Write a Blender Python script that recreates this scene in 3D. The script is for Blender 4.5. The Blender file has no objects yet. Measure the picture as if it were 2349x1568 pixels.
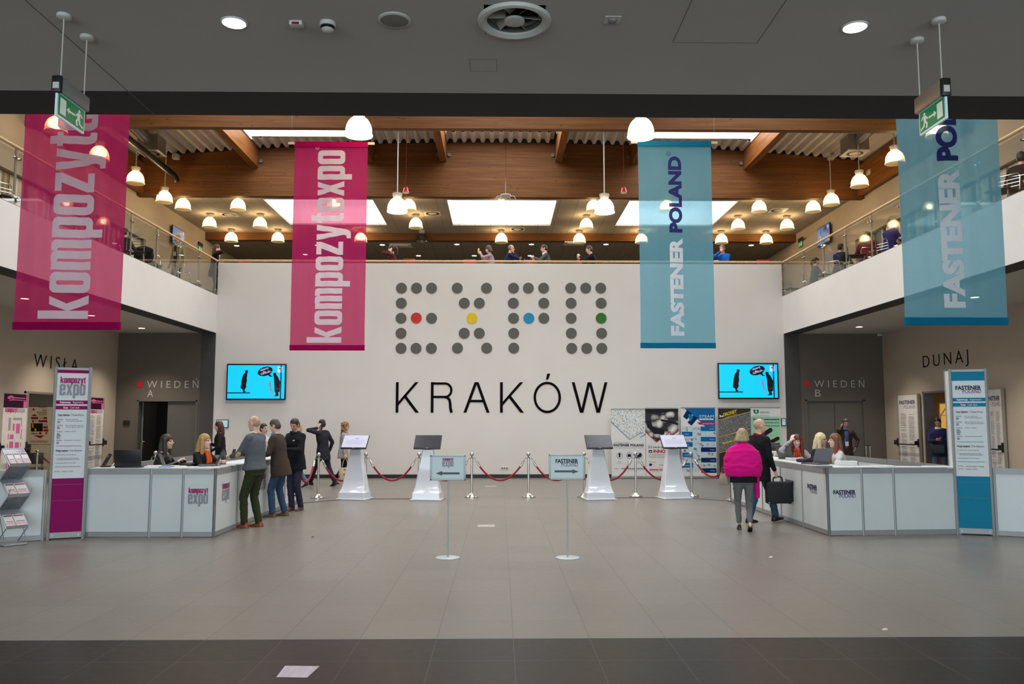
import bpy, bmesh, math, random
from mathutils import Vector, Matrix, Euler, noise
R = math.radians
SC = bpy.context.scene
COL = SC.collection
random.seed(7)

# ---------------------------------------------------------------- camera
EYE = 1.70
FPX, CXP, CYP = 1896.0, 1174.5, 784.0
PITCH, YAW = R(5.45), R(0.86)
cam_data = bpy.data.cameras.new('camera')
cam_data.sensor_fit = 'HORIZONTAL'
cam_data.sensor_width = 36.0
cam_data.lens = 36.0 * FPX / 2349.0
cam_data.clip_start = 0.05
cam_data.clip_end = 300
cam = bpy.data.objects.new('camera', cam_data)
COL.objects.link(cam)
cam.location = (0, 0, EYE)
cam.rotation_euler = (R(90) + PITCH, 0, -YAW)
SC.camera = cam

# ---------------------------------------------------------------- exposure, world, big lights
SC.view_settings.view_transform = 'Standard'
SC.view_settings.look = 'None'
SC.view_settings.gamma = 1.0
SC.view_settings.use_curve_mapping = False
SC.view_settings.exposure = 0.0
SC.cycles.max_bounces = 8
SC.cycles.diffuse_bounces = 4
SC.cycles.glossy_bounces = 3
SC.cycles.transmission_bounces = 4
SC.cycles.transparent_max_bounces = 12
SC.cycles.caustics_reflective = False
SC.cycles.caustics_refractive = False
SC.cycles.sample_clamp_indirect = 4.0

world = bpy.data.worlds.new('overcast_sky')
SC.world = world
world.use_nodes = True
world.node_tree.nodes['Background'].inputs[0].default_value = (0.75, 0.85, 1.0, 1)
world.node_tree.nodes['Background'].inputs[1].default_value = 0.35


def area_light(name, loc, rot, sx, sy, power, color, spread=180):
    l = bpy.data.lights.new(name, 'AREA')
    l.shape = 'RECTANGLE'
    l.size, l.size_y = sx, sy
    l.energy = power
    l.color = color
    l.spread = R(spread)
    o = bpy.data.objects.new(name, l)
    COL.objects.link(o)
    o.location = loc
    o.rotation_euler = rot
    return o


DAY = (0.93, 0.97, 1.0)
# daylight falling through the roof skylights of the hall (one lamp in each shaft)
for sy in (10.8, 17.0, 23.3):
    for sx in (-6.1, 0.05, 6.2):
        area_light('skylight_daylight', (sx, sy, 10.9), (0, 0, 0), 3.3, 2.6, 190, DAY)
for sx in (-6.1, 0.08, 6.2):
    area_light('skylight_daylight', (sx, 29.0, 9.9), (0, 0, 0), 3.3, 3.2, 120, DAY)
# daylight through the glazed entrance behind the camera
area_light('entrance_daylight', (0, -8.0, 3.0), (R(90), 0, 0), 24.0, 6.0, 2300, (0.76, 0.92, 1.0))

# ---------------------------------------------------------------- helpers
def ray(px, py):
    x = (px - CXP) / FPX
    y = -(py - CYP) / FPX
    c, s = math.cos(PITCH), math.sin(PITCH)
    d = (x, c - y * s, s + y * c)
    cy, sy = math.cos(YAW), math.sin(YAW)
    return (d[0] * cy + d[1] * sy, -d[0] * sy + d[1] * cy, d[2])


def at_depth(px, py, Y):
    d = ray(px, py); t = Y / d[1]
    return Vector((t * d[0], Y, EYE + t * d[2]))


def at_height(px, py, Z):
    d = ray(px, py); t = (Z - EYE) / d[2]
    return Vector((t * d[0], t * d[1], Z))


def at_side(px, py, X):
    d = ray(px, py); t = X / d[0]
    return Vector((X, t * d[1], EYE + t * d[2]))


def lin(r, g, b):
    f = lambda c: (c / 255 / 12.92) if c / 255 <= 0.04045 else ((c / 255 + 0.055) / 1.055) ** 2.4
    return (f(r), f(g), f(b), 1)


MATS = {}


def mat(name, col, rough=0.5, metal=0.0, var=0.06, scale=8.0, bump=0.0, bscale=60.0, spec=0.5, stretch=None,
        emit=None, estr=0.0, coat=0.0):
    if name in MATS:
        return MATS[name]
    m = bpy.data.materials.new(name)
    m.use_nodes = True
    nt = m.node_tree
    b = nt.nodes['Principled BSDF']
    b.inputs['Roughness'].default_value = rough
    b.inputs['Metallic'].default_value = metal
    b.inputs['Specular IOR Level'].default_value = 0.12 if name.startswith(('print', 'poster')) else spec
    if coat:
        b.inputs['Coat Weight'].default_value = coat
        b.inputs['Coat Roughness'].default_value = 0.08
    tc = nt.nodes.new('ShaderNodeTexCoord')
    mp = nt.nodes.new('ShaderNodeMapping')
    nt.links.new(tc.outputs['Object'], mp.inputs['Vector'])
    if stretch:
        mp.inputs['Scale'].default_value = stretch
    n = nt.nodes.new('ShaderNodeTexNoise')
    n.inputs['Scale'].default_value = scale
    n.inputs['Detail'].default_value = 4
    nt.links.new(mp.outputs[0], n.inputs['Vector'])
    r = nt.nodes.new('ShaderNodeValToRGB')
    r.color_ramp.elements[0].position = 0.25
    r.color_ramp.elements[1].position = 0.75
    r.color_ramp.elements[0].color = tuple(max(0, c * (1 - var)) for c in col[:3]) + (1,)
    r.color_ramp.elements[1].color = tuple(min(1, c * (1 + var)) for c in col[:3]) + (1,)
    nt.links.new(n.outputs['Fac'], r.inputs['Fac'])
    nt.links.new(r.outputs[0], b.inputs['Base Color'])
    if bump:
        n2 = nt.nodes.new('ShaderNodeTexNoise')
        n2.inputs['Scale'].default_value = bscale
        n2.inputs['Detail'].default_value = 3
        nt.links.new(mp.outputs[0], n2.inputs['Vector'])
        bp = nt.nodes.new('ShaderNodeBump')
        bp.inputs['Strength'].default_value = bump
        bp.inputs['Distance'].default_value = 0.01
        nt.links.new(n2.outputs['Fac'], bp.inputs['Height'])
        nt.links.new(bp.outputs[0], b.inputs['Normal'])
    if emit:
        b.inputs['Emission Color'].default_value = emit
        b.inputs['Emission Strength'].default_value = estr
    MATS[name] = m
    return m


def wood_mat(name, c1, c2, axis=(0.35, 6, 9), knots=True, rough=0.42):
    m = bpy.data.materials.new(name)
    m.use_nodes = True
    nt = m.node_tree
    b = nt.nodes['Principled BSDF']
    b.inputs['Roughness'].default_value = rough
    b.inputs['Specular IOR Level'].default_value = 0.2
    tc = nt.nodes.new('ShaderNodeTexCoord')
    mp = nt.nodes.new('ShaderNodeMapping')
    mp.inputs['Scale'].default_value = axis
    nt.links.new(tc.outputs['Object'], mp.inputs['Vector'])
    n = nt.nodes.new('ShaderNodeTexNoise')
    n.inputs['Scale'].default_value = 2.2
    n.inputs['Detail'].default_value = 7
    n.inputs['Roughness'].default_value = 0.62
    nt.links.new(mp.outputs[0], n.inputs['Vector'])
    r = nt.nodes.new('ShaderNodeValToRGB')
    r.color_ramp.elements[0].position = 0.3
    r.color_ramp.elements[1].position = 0.7
    r.color_ramp.elements[0].color = c1
    r.color_ramp.elements[1].color = c2
    nt.links.new(n.outputs['Fac'], r.inputs['Fac'])
    out = r.outputs[0]
    if knots:
        mp2 = nt.nodes.new('ShaderNodeMapping')
        mp2.inputs['Scale'].default_value = (1.6, 1, 5.5)
        nt.links.new(tc.outputs['Object'], mp2.inputs['Vector'])
        v = nt.nodes.new('ShaderNodeTexVoronoi')
        v.inputs['Scale'].default_value = 1.5
        nt.links.new(mp2.outputs[0], v.inputs['Vector'])
        r2 = nt.nodes.new('ShaderNodeValToRGB')
        r2.color_ramp.elements[0].position = 0.05
        r2.color_ramp.elements[1].position = 0.13
        r2.color_ramp.elements[0].color = (0.22, 0.18, 0.15, 1)
        r2.color_ramp.elements[1].color = (1, 1, 1, 1)
        nt.links.new(v.outputs['Distance'], r2.inputs['Fac'])
        mx = nt.nodes.new('ShaderNodeMixRGB')
        mx.blend_type = 'MULTIPLY'
        mx.inputs[0].default_value = 0.85
        nt.links.new(out, mx.inputs[1])
        nt.links.new(r2.outputs[0], mx.inputs[2])
        # laminations of the glued beam
        mp3 = nt.nodes.new('ShaderNodeMapping')
        mp3.inputs['Scale'].default_value = (0.0, 0.0, 1.0)
        nt.links.new(tc.outputs['Object'], mp3.inputs['Vector'])
        w = nt.nodes.new('ShaderNodeTexWhiteNoise')
        sn = nt.nodes.new('ShaderNodeVectorMath')
        sn.operation = 'SNAP'
        sn.inputs[1].default_value = (9, 9, 0.12)
        nt.links.new(mp3.outputs[0], sn.inputs[0])
        nt.links.new(sn.outputs[0], w.inputs['Vector'])
        r3 = nt.nodes.new('ShaderNodeValToRGB')
        r3.color_ramp.elements[0].color = (0.82, 0.82, 0.82, 1)
        r3.color_ramp.elements[1].color = (1.0, 1.0, 1.0, 1)
        nt.links.new(w.outputs['Value'], r3.inputs['Fac'])
        mx2 = nt.nodes.new('ShaderNodeMixRGB')
        mx2.blend_type = 'MULTIPLY'
        mx2.inputs[0].default_value = 1
        nt.links.new(mx.outputs[0], mx2.inputs[1])
        nt.links.new(r3.outputs[0], mx2.inputs[2])
        out = mx2.outputs[0]
    nt.links.new(out, b.inputs['Base Color'])
    MATS[name] = m
    return m


def emit_mat(name, col, strength):
    m = bpy.data.materials.new(name)
    m.use_nodes = True
    nt = m.node_tree
    b = nt.nodes['Principled BSDF']
    b.inputs['Base Color'].default_value = col
    b.inputs['Emission Color'].default_value = col
    b.inputs['Emission Strength'].default_value = strength
    b.inputs['Roughness'].default_value = 0.4
    MATS[name] = m
    return m


def glass_mat(name, tint=(0.9, 0.96, 0.94, 1), refl=0.1, dirt=0.0):
    """clear pane: mostly see-through, a little mirror, a little milk"""
    m = bpy.data.materials.new(name)
    m.use_nodes = True
    nt = m.node_tree
    nt.nodes.remove(nt.nodes['Principled BSDF'])
    out = nt.nodes['Material Output']
    tr = nt.nodes.new('ShaderNodeBsdfTransparent')
    tr.inputs[0].default_value = tint
    gl = nt.nodes.new('ShaderNodeBsdfGlossy')
    gl.inputs['Roughness'].default_value = 0.01
    gl.inputs['Color'].default_value = (0.9, 0.95, 0.95, 1)
    # mirror share of a pane, the same from either side (Schlick)
    ge = nt.nodes.new('ShaderNodeNewGeometry')
    dt = nt.nodes.new('ShaderNodeVectorMath'); dt.operation = 'DOT_PRODUCT'
    nt.links.new(ge.outputs['Normal'], dt.inputs[0]); nt.links.new(ge.outputs['Incoming'], dt.inputs[1])
    ab = nt.nodes.new('ShaderNodeMath'); ab.operation = 'ABSOLUTE'
    nt.links.new(dt.outputs['Value'], ab.inputs[0])
    om = nt.nodes.new('ShaderNodeMath'); om.operation = 'SUBTRACT'; om.inputs[0].default_value = 1.0
    nt.links.new(ab.outputs[0], om.inputs[1])
    pw = nt.nodes.new('ShaderNodeMath'); pw.operation = 'POWER'; pw.inputs[1].default_value = 5.0
    nt.links.new(om.outputs[0], pw.inputs[0])
    ml = nt.nodes.new('ShaderNodeMath')
    ml.operation = 'MULTIPLY_ADD'
    ml.inputs[1].default_value = 0.7
    ml.inputs[2].default_value = refl
    nt.links.new(pw.outputs[0], ml.inputs[0])
    mx = nt.nodes.new('ShaderNodeMixShader')
    nt.links.new(ml.outputs[0], mx.inputs[0])
    nt.links.new(tr.outputs[0], mx.inputs[1])
    nt.links.new(gl.outputs[0], mx.inputs[2])
    nt.links.new(mx.outputs[0], out.inputs['Surface'])
    MATS[name] = m
    return m


def cloth_mat(name, col, see=0.3, transl=0.4, vein=0.05):
    """thin woven banner cloth: diffuse + translucent + see-through"""
    m = bpy.data.materials.new(name)
    m.use_nodes = True
    nt = m.node_tree
    nt.nodes.remove(nt.nodes['Principled BSDF'])
    out = nt.nodes['Material Output']
    tc = nt.nodes.new('ShaderNodeTexCoord')
    n = nt.nodes.new('ShaderNodeTexNoise')
    n.inputs['Scale'].default_value = 40
    nt.links.new(tc.outputs['Object'], n.inputs['Vector'])
    r = nt.nodes.new('ShaderNodeValToRGB')
    r.color_ramp.elements[0].color = tuple(c * (1 - vein) for c in col[:3]) + (1,)
    r.color_ramp.elements[1].color = tuple(min(1, c * (1 + vein)) for c in col[:3]) + (1,)
    nt.links.new(n.outputs['Fac'], r.inputs['Fac'])
    d = nt.nodes.new('ShaderNodeBsdfDiffuse')
    t = nt.nodes.new('ShaderNodeBsdfTranslucent')
    nt.links.new(r.outputs[0], d.inputs[0])
    nt.links.new(r.outputs[0], t.inputs[0])
    mx = nt.nodes.new('ShaderNodeMixShader')
    mx.inputs[0].default_value = transl
    nt.links.new(d.outputs[0], mx.inputs[1])
    nt.links.new(t.outputs[0], mx.inputs[2])
    tr = nt.nodes.new('ShaderNodeBsdfTransparent')
    tr.inputs[0].default_value = tuple(min(1, 0.35 + c) for c in col[:3]) + (1,)
    mx2 = nt.nodes.new('ShaderNodeMixShader')
    mx2.inputs[0].default_value = see
    nt.links.new(mx.outputs[0], mx2.inputs[1])
    nt.links.new(tr.outputs[0], mx2.inputs[2])
    nt.links.new(mx2.outputs[0], out.inputs['Surface'])
    MATS[name] = m
    return m


class MB:
    """collects shapes and links them as one mesh object"""

    def __init__(self, T=None):
        self.v, self.f, self.mi = [], [], []
        self.T = T or Matrix.Identity(4)
        self.cur = 0

    def add(self, vs, fs):
        o = len(self.v)
        self.v += [self.T @ Vector(p) for p in vs]
        self.f += [tuple(i + o for i in f) for f in fs]
        self.mi += [self.cur] * len(fs)
        return self

    def box(self, x0, y0, z0, x1, y1, z1):
        vs = [(x0, y0, z0), (x1, y0, z0), (x1, y1, z0), (x0, y1, z0), (x0, y0, z1), (x1, y0, z1), (x1, y1, z1), (x0, y1, z1)]
        return self.add(vs, [(0, 3, 2, 1), (4, 5, 6, 7), (0, 1, 5, 4), (1, 2, 6, 5), (2, 3, 7, 6), (3, 0, 4, 7)])

    def obox(self, c, s, M=None):
        """box of size s centred on c, turned by matrix M"""
        M = M or Matrix.Identity(3)
        vs = []
        for dz in (-.5, .5):
            for dx, dy in ((-.5, -.5), (.5, -.5), (.5, .5), (-.5, .5)):
                vs.append(Vector(c) + M @ Vector((dx * s[0], dy * s[1], dz * s[2])))
        return self.add(vs, [(0, 3, 2, 1), (4, 5, 6, 7), (0, 1, 5, 4), (1, 2, 6, 5), (2, 3, 7, 6), (3, 0, 4, 7)])

    def rbox(self, c, s, r, M=None, seg=3):
        """box with rounded edges"""
        bm = bmesh.new()
        bmesh.ops.create_cube(bm, size=1)
        for v in bm.verts:
            v.co = Vector((v.co.x * s[0], v.co.y * s[1], v.co.z * s[2]))
        bmesh.ops.bevel(bm, geom=list(bm.edges), offset=r, segments=seg, affect='EDGES', profile=0.5)
        M = M or Matrix.Identity(3)
        self.bm(bm, Matrix.Translation(c) @ M.to_4x4())
        return self

    def bm(self, bm, M=None):
        M = M or Matrix.Identity(4)
        bm.verts.index_update()
        self.add([M @ v.co for v in bm.verts], [tuple(v.index for v in f.verts) for f in bm.faces])
        bm.free()
        return self

    def tube(self, pts, r, seg=10, caps=True, closed=False):
        """round bar along points; r a number or a list"""
        pts = [Vector(p) for p in pts]
        n = len(pts)
        rs = r if isinstance(r, (list, tuple)) else [r] * n
        vs, fs = [], []
        up = None
        for i, p in enumerate(pts):
            a = pts[i - 1] if (i > 0 or closed) else p
            b = pts[(i + 1) % n] if (i < n - 1 or closed) else p
            d = (b - a)
            if d.length < 1e-9:
                d = Vector((0, 0, 1))
            d.normalize()
            if up is None:
                ref = Vector((0, 0, 1)) if abs(d.z) < 0.9 else Vector((1, 0, 0))
                x = d.cross(ref).normalized()
            else:
                x = (up - d * up.dot(d))
                x = x.normalized() if x.length > 1e-6 else d.orthogonal().normalized()
            up = x
            y = d.cross(x)
            for k in range(seg):
                t = 2 * math.pi * k / seg
                vs.append(p + x * (rs[i] * math.cos(t)) + y * (rs[i] * math.sin(t)))
        m = n if closed else n - 1
        for i in range(m):
            j = (i + 1) % n
            for k in range(seg):
                k2 = (k + 1) % seg
                fs.append((i * seg + k, i * seg + k2, j * seg + k2, j * seg + k))
        if caps and not closed:
            fs.append(tuple(range(seg - 1, -1, -1)))
            fs.append(tuple(range((n - 1) * seg, n * seg)))
        return self.add(vs, fs)

    def cyl(self, p0, p1, r0, r1=None, seg=16):
        return self.tube([p0, p1], [r0, r0 if r1 is None else r1], seg)

    def lathe(self, prof, c=(0, 0, 0), seg=24, M=None, close=True):
        """profile of (radius, height) turned round the vertical through c"""
        M = M or Matrix.Identity(3)
        vs, fs = [], []
        n = len(prof)
        for r, h in prof:
            for k in range(seg):
                t = 2 * math.pi * k / seg
                vs.append(Vector(c) + M @ Vector((max(r, 1e-4) * math.cos(t), max(r, 1e-4) * math.sin(t), h)))
        for i in range(n - 1):
            for k in range(seg):
                k2 = (k + 1) % seg
                fs.append((i * seg + k, i * seg + k2, (i + 1) * seg + k2, (i + 1) * seg + k))
        if close:
            fs.append(tuple(range(seg - 1, -1, -1)))
            fs.append(tuple(range((n - 1) * seg, n * seg)))
        return self.add(vs, fs)

    def ball(self, c, r, seg=12, rings=8, M=None):
        rr = r if isinstance(r, (tuple, list)) else (r, r, r)
        M = M or Matrix.Identity(3)
        vs, fs = [], []
        for i in range(rings + 1):
            ph = math.pi * i / rings
            for k in range(seg):
                t = 2 * math.pi * k / seg
                s = max(math.sin(ph), 1e-3)
                vs.append(Vector(c) + M @ Vector((rr[0] * s * math.cos(t), rr[1] * s * math.sin(t), -rr[2] * math.cos(ph))))
        for i in range(rings):
            for k in range(seg):
                k2 = (k + 1) % seg
                fs.append((i * seg + k, i * seg + k2, (i + 1) * seg + k2, (i + 1) * seg + k))
        fs.append(tuple(range(seg - 1, -1, -1)))
        fs.append(tuple(range(rings * seg, (rings + 1) * seg)))
        return self.add(vs, fs)

    def prism(self, poly, o, u, v, depth):
        """flat outline (list of 2D points) in the frame o,u,v pushed back along -n by depth"""
        o, u, v = Vector(o), Vector(u), Vector(v)
        n = u.cross(v).normalized()
        k = len(poly)
        a = [o + u * p[0] + v * p[1] for p in poly]
        vs = a + [p - n * depth for p in a]
        fs = [tuple(range(k)), tuple(range(2 * k - 1, k - 1, -1))]
        for i in range(k):
            j = (i + 1) % k
            fs.append((i, i + k, j + k, j))
        return self.add(vs, fs)

    def flat(self, data, o, u, v, lift=0.0):
        """2D triangles (verts, faces) laid into the frame o,u,v"""
        o, u, v = Vector(o), Vector(u), Vector(v)
        n = u.cross(v).normalized()
        return self.add([o + u * p[0] + v * p[1] + n * lift for p in data[0]], data[1])

    def build(self, name, mats, parent=None, smooth=False, label=None, kind=None):
        me = bpy.data.meshes.new(name)
        me.from_pydata([tuple(p) for p in self.v], [], self.f)
        ms = mats if isinstance(mats, (list, tuple)) else [mats]
        for m in ms:
            me.materials.append(m)
        if len(ms) > 1:
            me.polygons.foreach_set('material_index', self.mi)
        if smooth:
            bm = bmesh.new()
            bm.from_mesh(me)
            bmesh.ops.recalc_face_normals(bm, faces=bm.faces)
            for e in bm.edges:
                if len(e.link_faces) == 2 and e.calc_face_angle(0) > R(40):
                    e.smooth = False
            for f in bm.faces:
                f.smooth = True
            bm.to_mesh(me)
            bm.free()
        o = bpy.data.objects.new(name, me)
        COL.objects.link(o)
        if parent is not None:
            o.parent = parent
        if label:
            o['label'] = label
        if kind:
            o['kind'] = kind
        return o


def tag(o, label, cat, group=None):
    o['label'] = label
    o['category'] = cat
    if group:
        o['group'] = group
    return o


def thing(name, label, cat, loc=(0, 0, 0), rz=0.0, group=None):
    o = bpy.data.objects.new(name, None)
    o.empty_display_size = 0.1
    COL.objects.link(o)
    o.location = loc
    o.rotation_euler = (0, 0, rz)
    return tag(o, label, cat, group)


def struct(name, mb, m, smooth=False):
    return mb.build(name, m, None, smooth, kind='structure')


def dup(root, loc, rz=None, label=None, group=None):
    """copy of a thing with copies of its parts and sub-parts"""
    r = root.copy()
    COL.objects.link(r)
    r.location = loc
    if rz is not None:
        r.rotation_euler = (0, 0, rz)
    if label:
        r['label'] = label
    if group:
        r['group'] = group
    for ch in list(root.children):
        c = ch.copy()
        COL.objects.link(c)
        c.parent = r
        for g in list(ch.children):
            d = g.copy()
            COL.objects.link(d)
            d.parent = c
    return r


def lerp(a, b, t):
    return a + (b - a) * t


# ------------------------------------------------------------ lettering
_tc = {}


def text2d(s, bold=0.0, track=1.0):
    """triangles of a line of text, height of a capital = 1, left edge at 0; returns (verts, faces, width)"""
    key = (s, bold, track)
    if key in _tc:
        return _tc[key]
    cu = bpy.data.curves.new('t', 'FONT')
    cu.body = s
    cu.size = 1.0
    cu.offset = bold
    cu.space_character = track
    cu.resolution_u = 4
    cu.fill_mode = 'FRONT' if hasattr(cu, 'fill_mode') else cu.fill_mode
    o = bpy.data.objects.new('t', cu)
    COL.objects.link(o)
    dg = bpy.context.evaluated_depsgraph_get()
    me = bpy.data.meshes.new_from_object(o.evaluated_get(dg))
    vs = [(v.co.x, v.co.y) for v in me.vertices]
    fs = [tuple(p.vertices) for p in me.polygons]
    bpy.data.objects.remove(o)
    bpy.data.curves.remove(cu)
    bpy.data.meshes.remove(me)
    cap = CAPH
    x0 = min((v[0] for v in vs), default=0)
    vs = [((x - x0) / cap, y / cap) for x, y in vs]
    w = max((v[0] for v in vs), default=0)
    _tc[key] = (vs, fs, w)
    return _tc[key]


CAPH = 1.0
_v = text2d('H')[0]
CAPH = max(p[1] for p in _v)
_tc.clear()


def fit_text(s, x0, y0, w=None, h=None, bold=0.0, track=1.0):
    """line of text placed with its left baseline at x0,y0, stretched to width w and capital height h"""
    vs, fs, tw = text2d(s, bold, track)
    if h is None:
        h = w / tw
    sx = (w / tw) if w else h
    return ([(x0 + x * sx, y0 + y * h) for x, y in vs], fs)


def shape2d(outer, holes=()):
    """filled outline with holes -> triangles"""
    cu = bpy.data.curves.new('s', 'CURVE')
    cu.dimensions = '2D'
    cu.fill_mode = 'BOTH'
    for poly in [outer] + list(holes):
        sp = cu.splines.new('POLY')
        sp.points.add(len(poly) - 1)
        for i, p in enumerate(poly):
            sp.points[i].co = (p[0], p[1], 0, 1)
        sp.use_cyclic_u = True
    o = bpy.data.objects.new('s', cu)
    COL.objects.link(o)
    dg = bpy.context.evaluated_depsgraph_get()
    me = bpy.data.meshes.new_from_object(o.evaluated_get(dg))
    out = ([(v.co.x, v.co.y) for v in me.vertices], [tuple(p.vertices) for p in me.polygons])
    bpy.data.objects.remove(o)
    bpy.data.curves.remove(cu)
    bpy.data.meshes.remove(me)
    return out


def rrect(x0, y0, x1, y1, r, seg=6, corners=(1, 1, 1, 1)):
    """rounded rectangle; corners: lower left, lower right, upper right, upper left"""
    pts = []
    for i, (cx, cy, a) in enumerate(((x0 + r, y0 + r, 180), (x1 - r, y0 + r, 270), (x1 - r, y1 - r, 0), (x0 + r, y1 - r, 90))):
        if corners[i]:
            for k in range(seg + 1):
                t = R(a + 90 * k / seg)
                pts.append((cx + r * math.cos(t), cy + r * math.sin(t)))
        else:
            pts.append(((x0, y0), (x1, y0), (x1, y1), (x0, y1))[i])
    return pts


def circle2d(cx, cy, r, seg=28, ry=None):
    ry = r if ry is None else ry
    return [(cx + r * math.cos(2 * math.pi * k / seg), cy + ry * math.sin(2 * math.pi * k / seg)) for k in range(seg)]


def merge2d(*parts):
    vs, fs = [], []
    for p in parts:
        o = len(vs)
        vs += list(p[0])
        fs += [tuple(i + o for i in f) for f in p[1]]
    return (vs, fs)


def move2d(d, dx=0, dy=0, sx=1, sy=1):
    return ([(x * sx + dx, y * sy + dy) for x, y in d[0]], d[1])


def poly2d(pts):
    return (list(pts), [tuple(range(len(pts)))])


# heavy condensed lower-case letters of the pink fair's wordmark: x-height 1, ascender 1.28, stem .24
def _heavy():
    G = {}
    S, W, r = 0.235, 0.60, 0.17
    ring = lambda x0, w: shape2d(rrect(x0, -0.015, x0 + w, 1.015, r), [rrect(x0 + S, 0.16, x0 + w - S, 0.84, 0.06)])
    G['o'] = (ring(0, W), W)
    G['k'] = (merge2d(poly2d([(0, 0), (S, 0), (S, 1.28), (0, 1.28)]),
                      poly2d([(S, 0.56), (0.42, 1), (0.66, 1), (0.44, 0.56), (0.68, 0), (0.43, 0), (S, 0.50)])), 0.68)
    def arch(x):
        pts = [(x + .085, 0), (x + .085 + S, 0)]
        pts += [(x + .085 + S - .14 + .14 * math.cos(R(t)), .875 + .14 * math.sin(R(t))) for t in range(0, 91, 15)]
        return shape2d(pts + [(x + 0.0005, 1.015), (x + 0.0005, 0.84), (x + .06, 0.84), (x + .085, 0.80)])

    m = merge2d(poly2d([(0, 0), (S, 0), (S, 1), (0, 1)]), arch(S), arch(2 * S + .085))
    G['m'] = (m, 3 * S + 0.17)
    rp = rrect(0, -0.015, W, 1.015, r)
    G['p'] = (shape2d([(0, -0.28), (S, -0.28), (S, -0.015)] + rp[7:21] + [(0, 1.015)], [rrect(S, 0.16, W - S, 0.84, 0.06)]), W)
    G['z'] = (poly2d([(0, 0), (0.56, 0), (0.56, 0.18), (0.27, 0.18), (0.56, 0.82), (0.56, 1), (0.02, 1), (0.02, 0.82), (0.28, 0.82), (0, 0.18)]), 0.56)
    G['z'] = (shape2d(G['z'][0][0]), 0.56)
    G['y'] = (shape2d([(0, 1), (0.24, 1), (0.335, 0.36), (0.42, 1), (0.66, 1), (0.46, -0.12), (0.40, -0.24), (0.30, -0.28), (0.08, -0.28), (0.08, -0.12), (0.18, -0.12), (0.22, -0.06), (0.22, 0.02)]), 0.66)
    G['t'] = (shape2d([(0.08, 0.12), (0.12, 0.03), (0.22, -0.015), (0.42, -0.015), (0.42, 0.15), (0.33, 0.17), (0.32, 0.24), (0.32, 0.84), (0.42, 0.84), (0.42, 1.0), (0.32, 1.0), (0.32, 1.2), (0.08, 1.2), (0.08, 1.0), (0, 1.0), (0, 0.84), (0.08, 0.84)]), 0.42)
    o = rrect(0, -0.015, W, 1.015, r)            # 7 points per corner: lower left, lower right, upper right, upper left
    e = [(W, 0.44)] + o[14:] + o[:14] + [(W, 0.32), (W - S, 0.32), (W - S, 0.15), (S, 0.15), (S, 0.44)]
    G['e'] = (shape2d(e, [rrect(S, 0.58, W - S, 0.85, 0.05)]), W)
    G['x'] = (shape2d([(0, 0), (0.24, 0), (0.32, 0.30), (0.40, 0), (0.64, 0), (0.45, 0.52), (0.62, 1), (0.39, 1), (0.32, 0.74), (0.25, 1), (0.02, 1), (0.19, 0.52)]), 0.64)
    return G


HEAVY = _heavy()


def heavy_text(s, gap=0.07):
    """wordmark in the heavy condensed letters, x-height 1; returns (verts, faces, width)"""
    out, x = [], 0.0
    for ch in s:
        g, w = HEAVY[ch]
        out.append(move2d(g, dx=x))
        x += w + gap
    d = merge2d(*out)
    return (d[0], d[1], x - gap)


def fit_heavy(s, x0, y0, w, h, gap=0.07):
    vs, fs, tw = heavy_text(s, gap)
    return ([(x0 + x * w / tw, y0 + y * h) for x, y in vs], fs)

# ---------------------------------------------------------------- the setting
XL, XR = -11.5, 11.7        # side walls
GL, GR = -8.58, 8.68        # balcony edges (fascia planes)
YB = 25.0                   # white end wall
SOF, UP = 4.35, 5.50        # soffit of the balconies, floor upstairs
ZC, ZB = 9.10, 8.86         # tiled ceiling upstairs, underside of the wooden beams

M_white = mat('painted_white_plaster', lin(226, 220, 214), 0.75, var=0.02, scale=1.5, bump=0.04, bscale=180)
M_beige = mat('painted_beige_plaster', lin(172, 158, 142), 0.8, var=0.03, scale=1.5, bump=0.04, bscale=180)
M_dark = mat('painted_dark_grey_plaster', lin(92, 83, 75), 0.75, var=0.04, scale=2)
M_dark2 = mat('painted_charcoal_plaster', lin(66, 63, 61), 0.75, var=0.04, scale=2)
M_soffit = mat('grey_white_ceiling_paint', lin(186, 181, 175), 0.85, var=0.02, scale=2)
M_band = mat('dark_ceiling_band', lin(46, 42, 39), 0.8, var=0.03, scale=3)
M_black = mat('black_plastic', lin(22, 22, 24), 0.4, var=0.1)
M_alu = mat('brushed_aluminium', lin(158, 159, 158), 0.5, metal=0.35, var=0.04, scale=30)
M_steel = mat('polished_steel', lin(205, 200, 192), 0.16, metal=1.0, var=0.03, scale=20)
M_bolt = mat('grey_bolt', lin(96, 90, 82), 0.6)
M_wood = wood_mat('glued_spruce_beam', lin(92, 55, 24), lin(120, 77, 38), rough=0.6)
M_woodY = wood_mat('spruce_purlin', lin(104, 60, 28), lin(146, 94, 48), axis=(9, 0.35, 6), knots=False)
M_rail = wood_mat('oak_handrail', lin(196, 158, 110), lin(222, 188, 142), axis=(6, 0.6, 6), knots=False)


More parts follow.
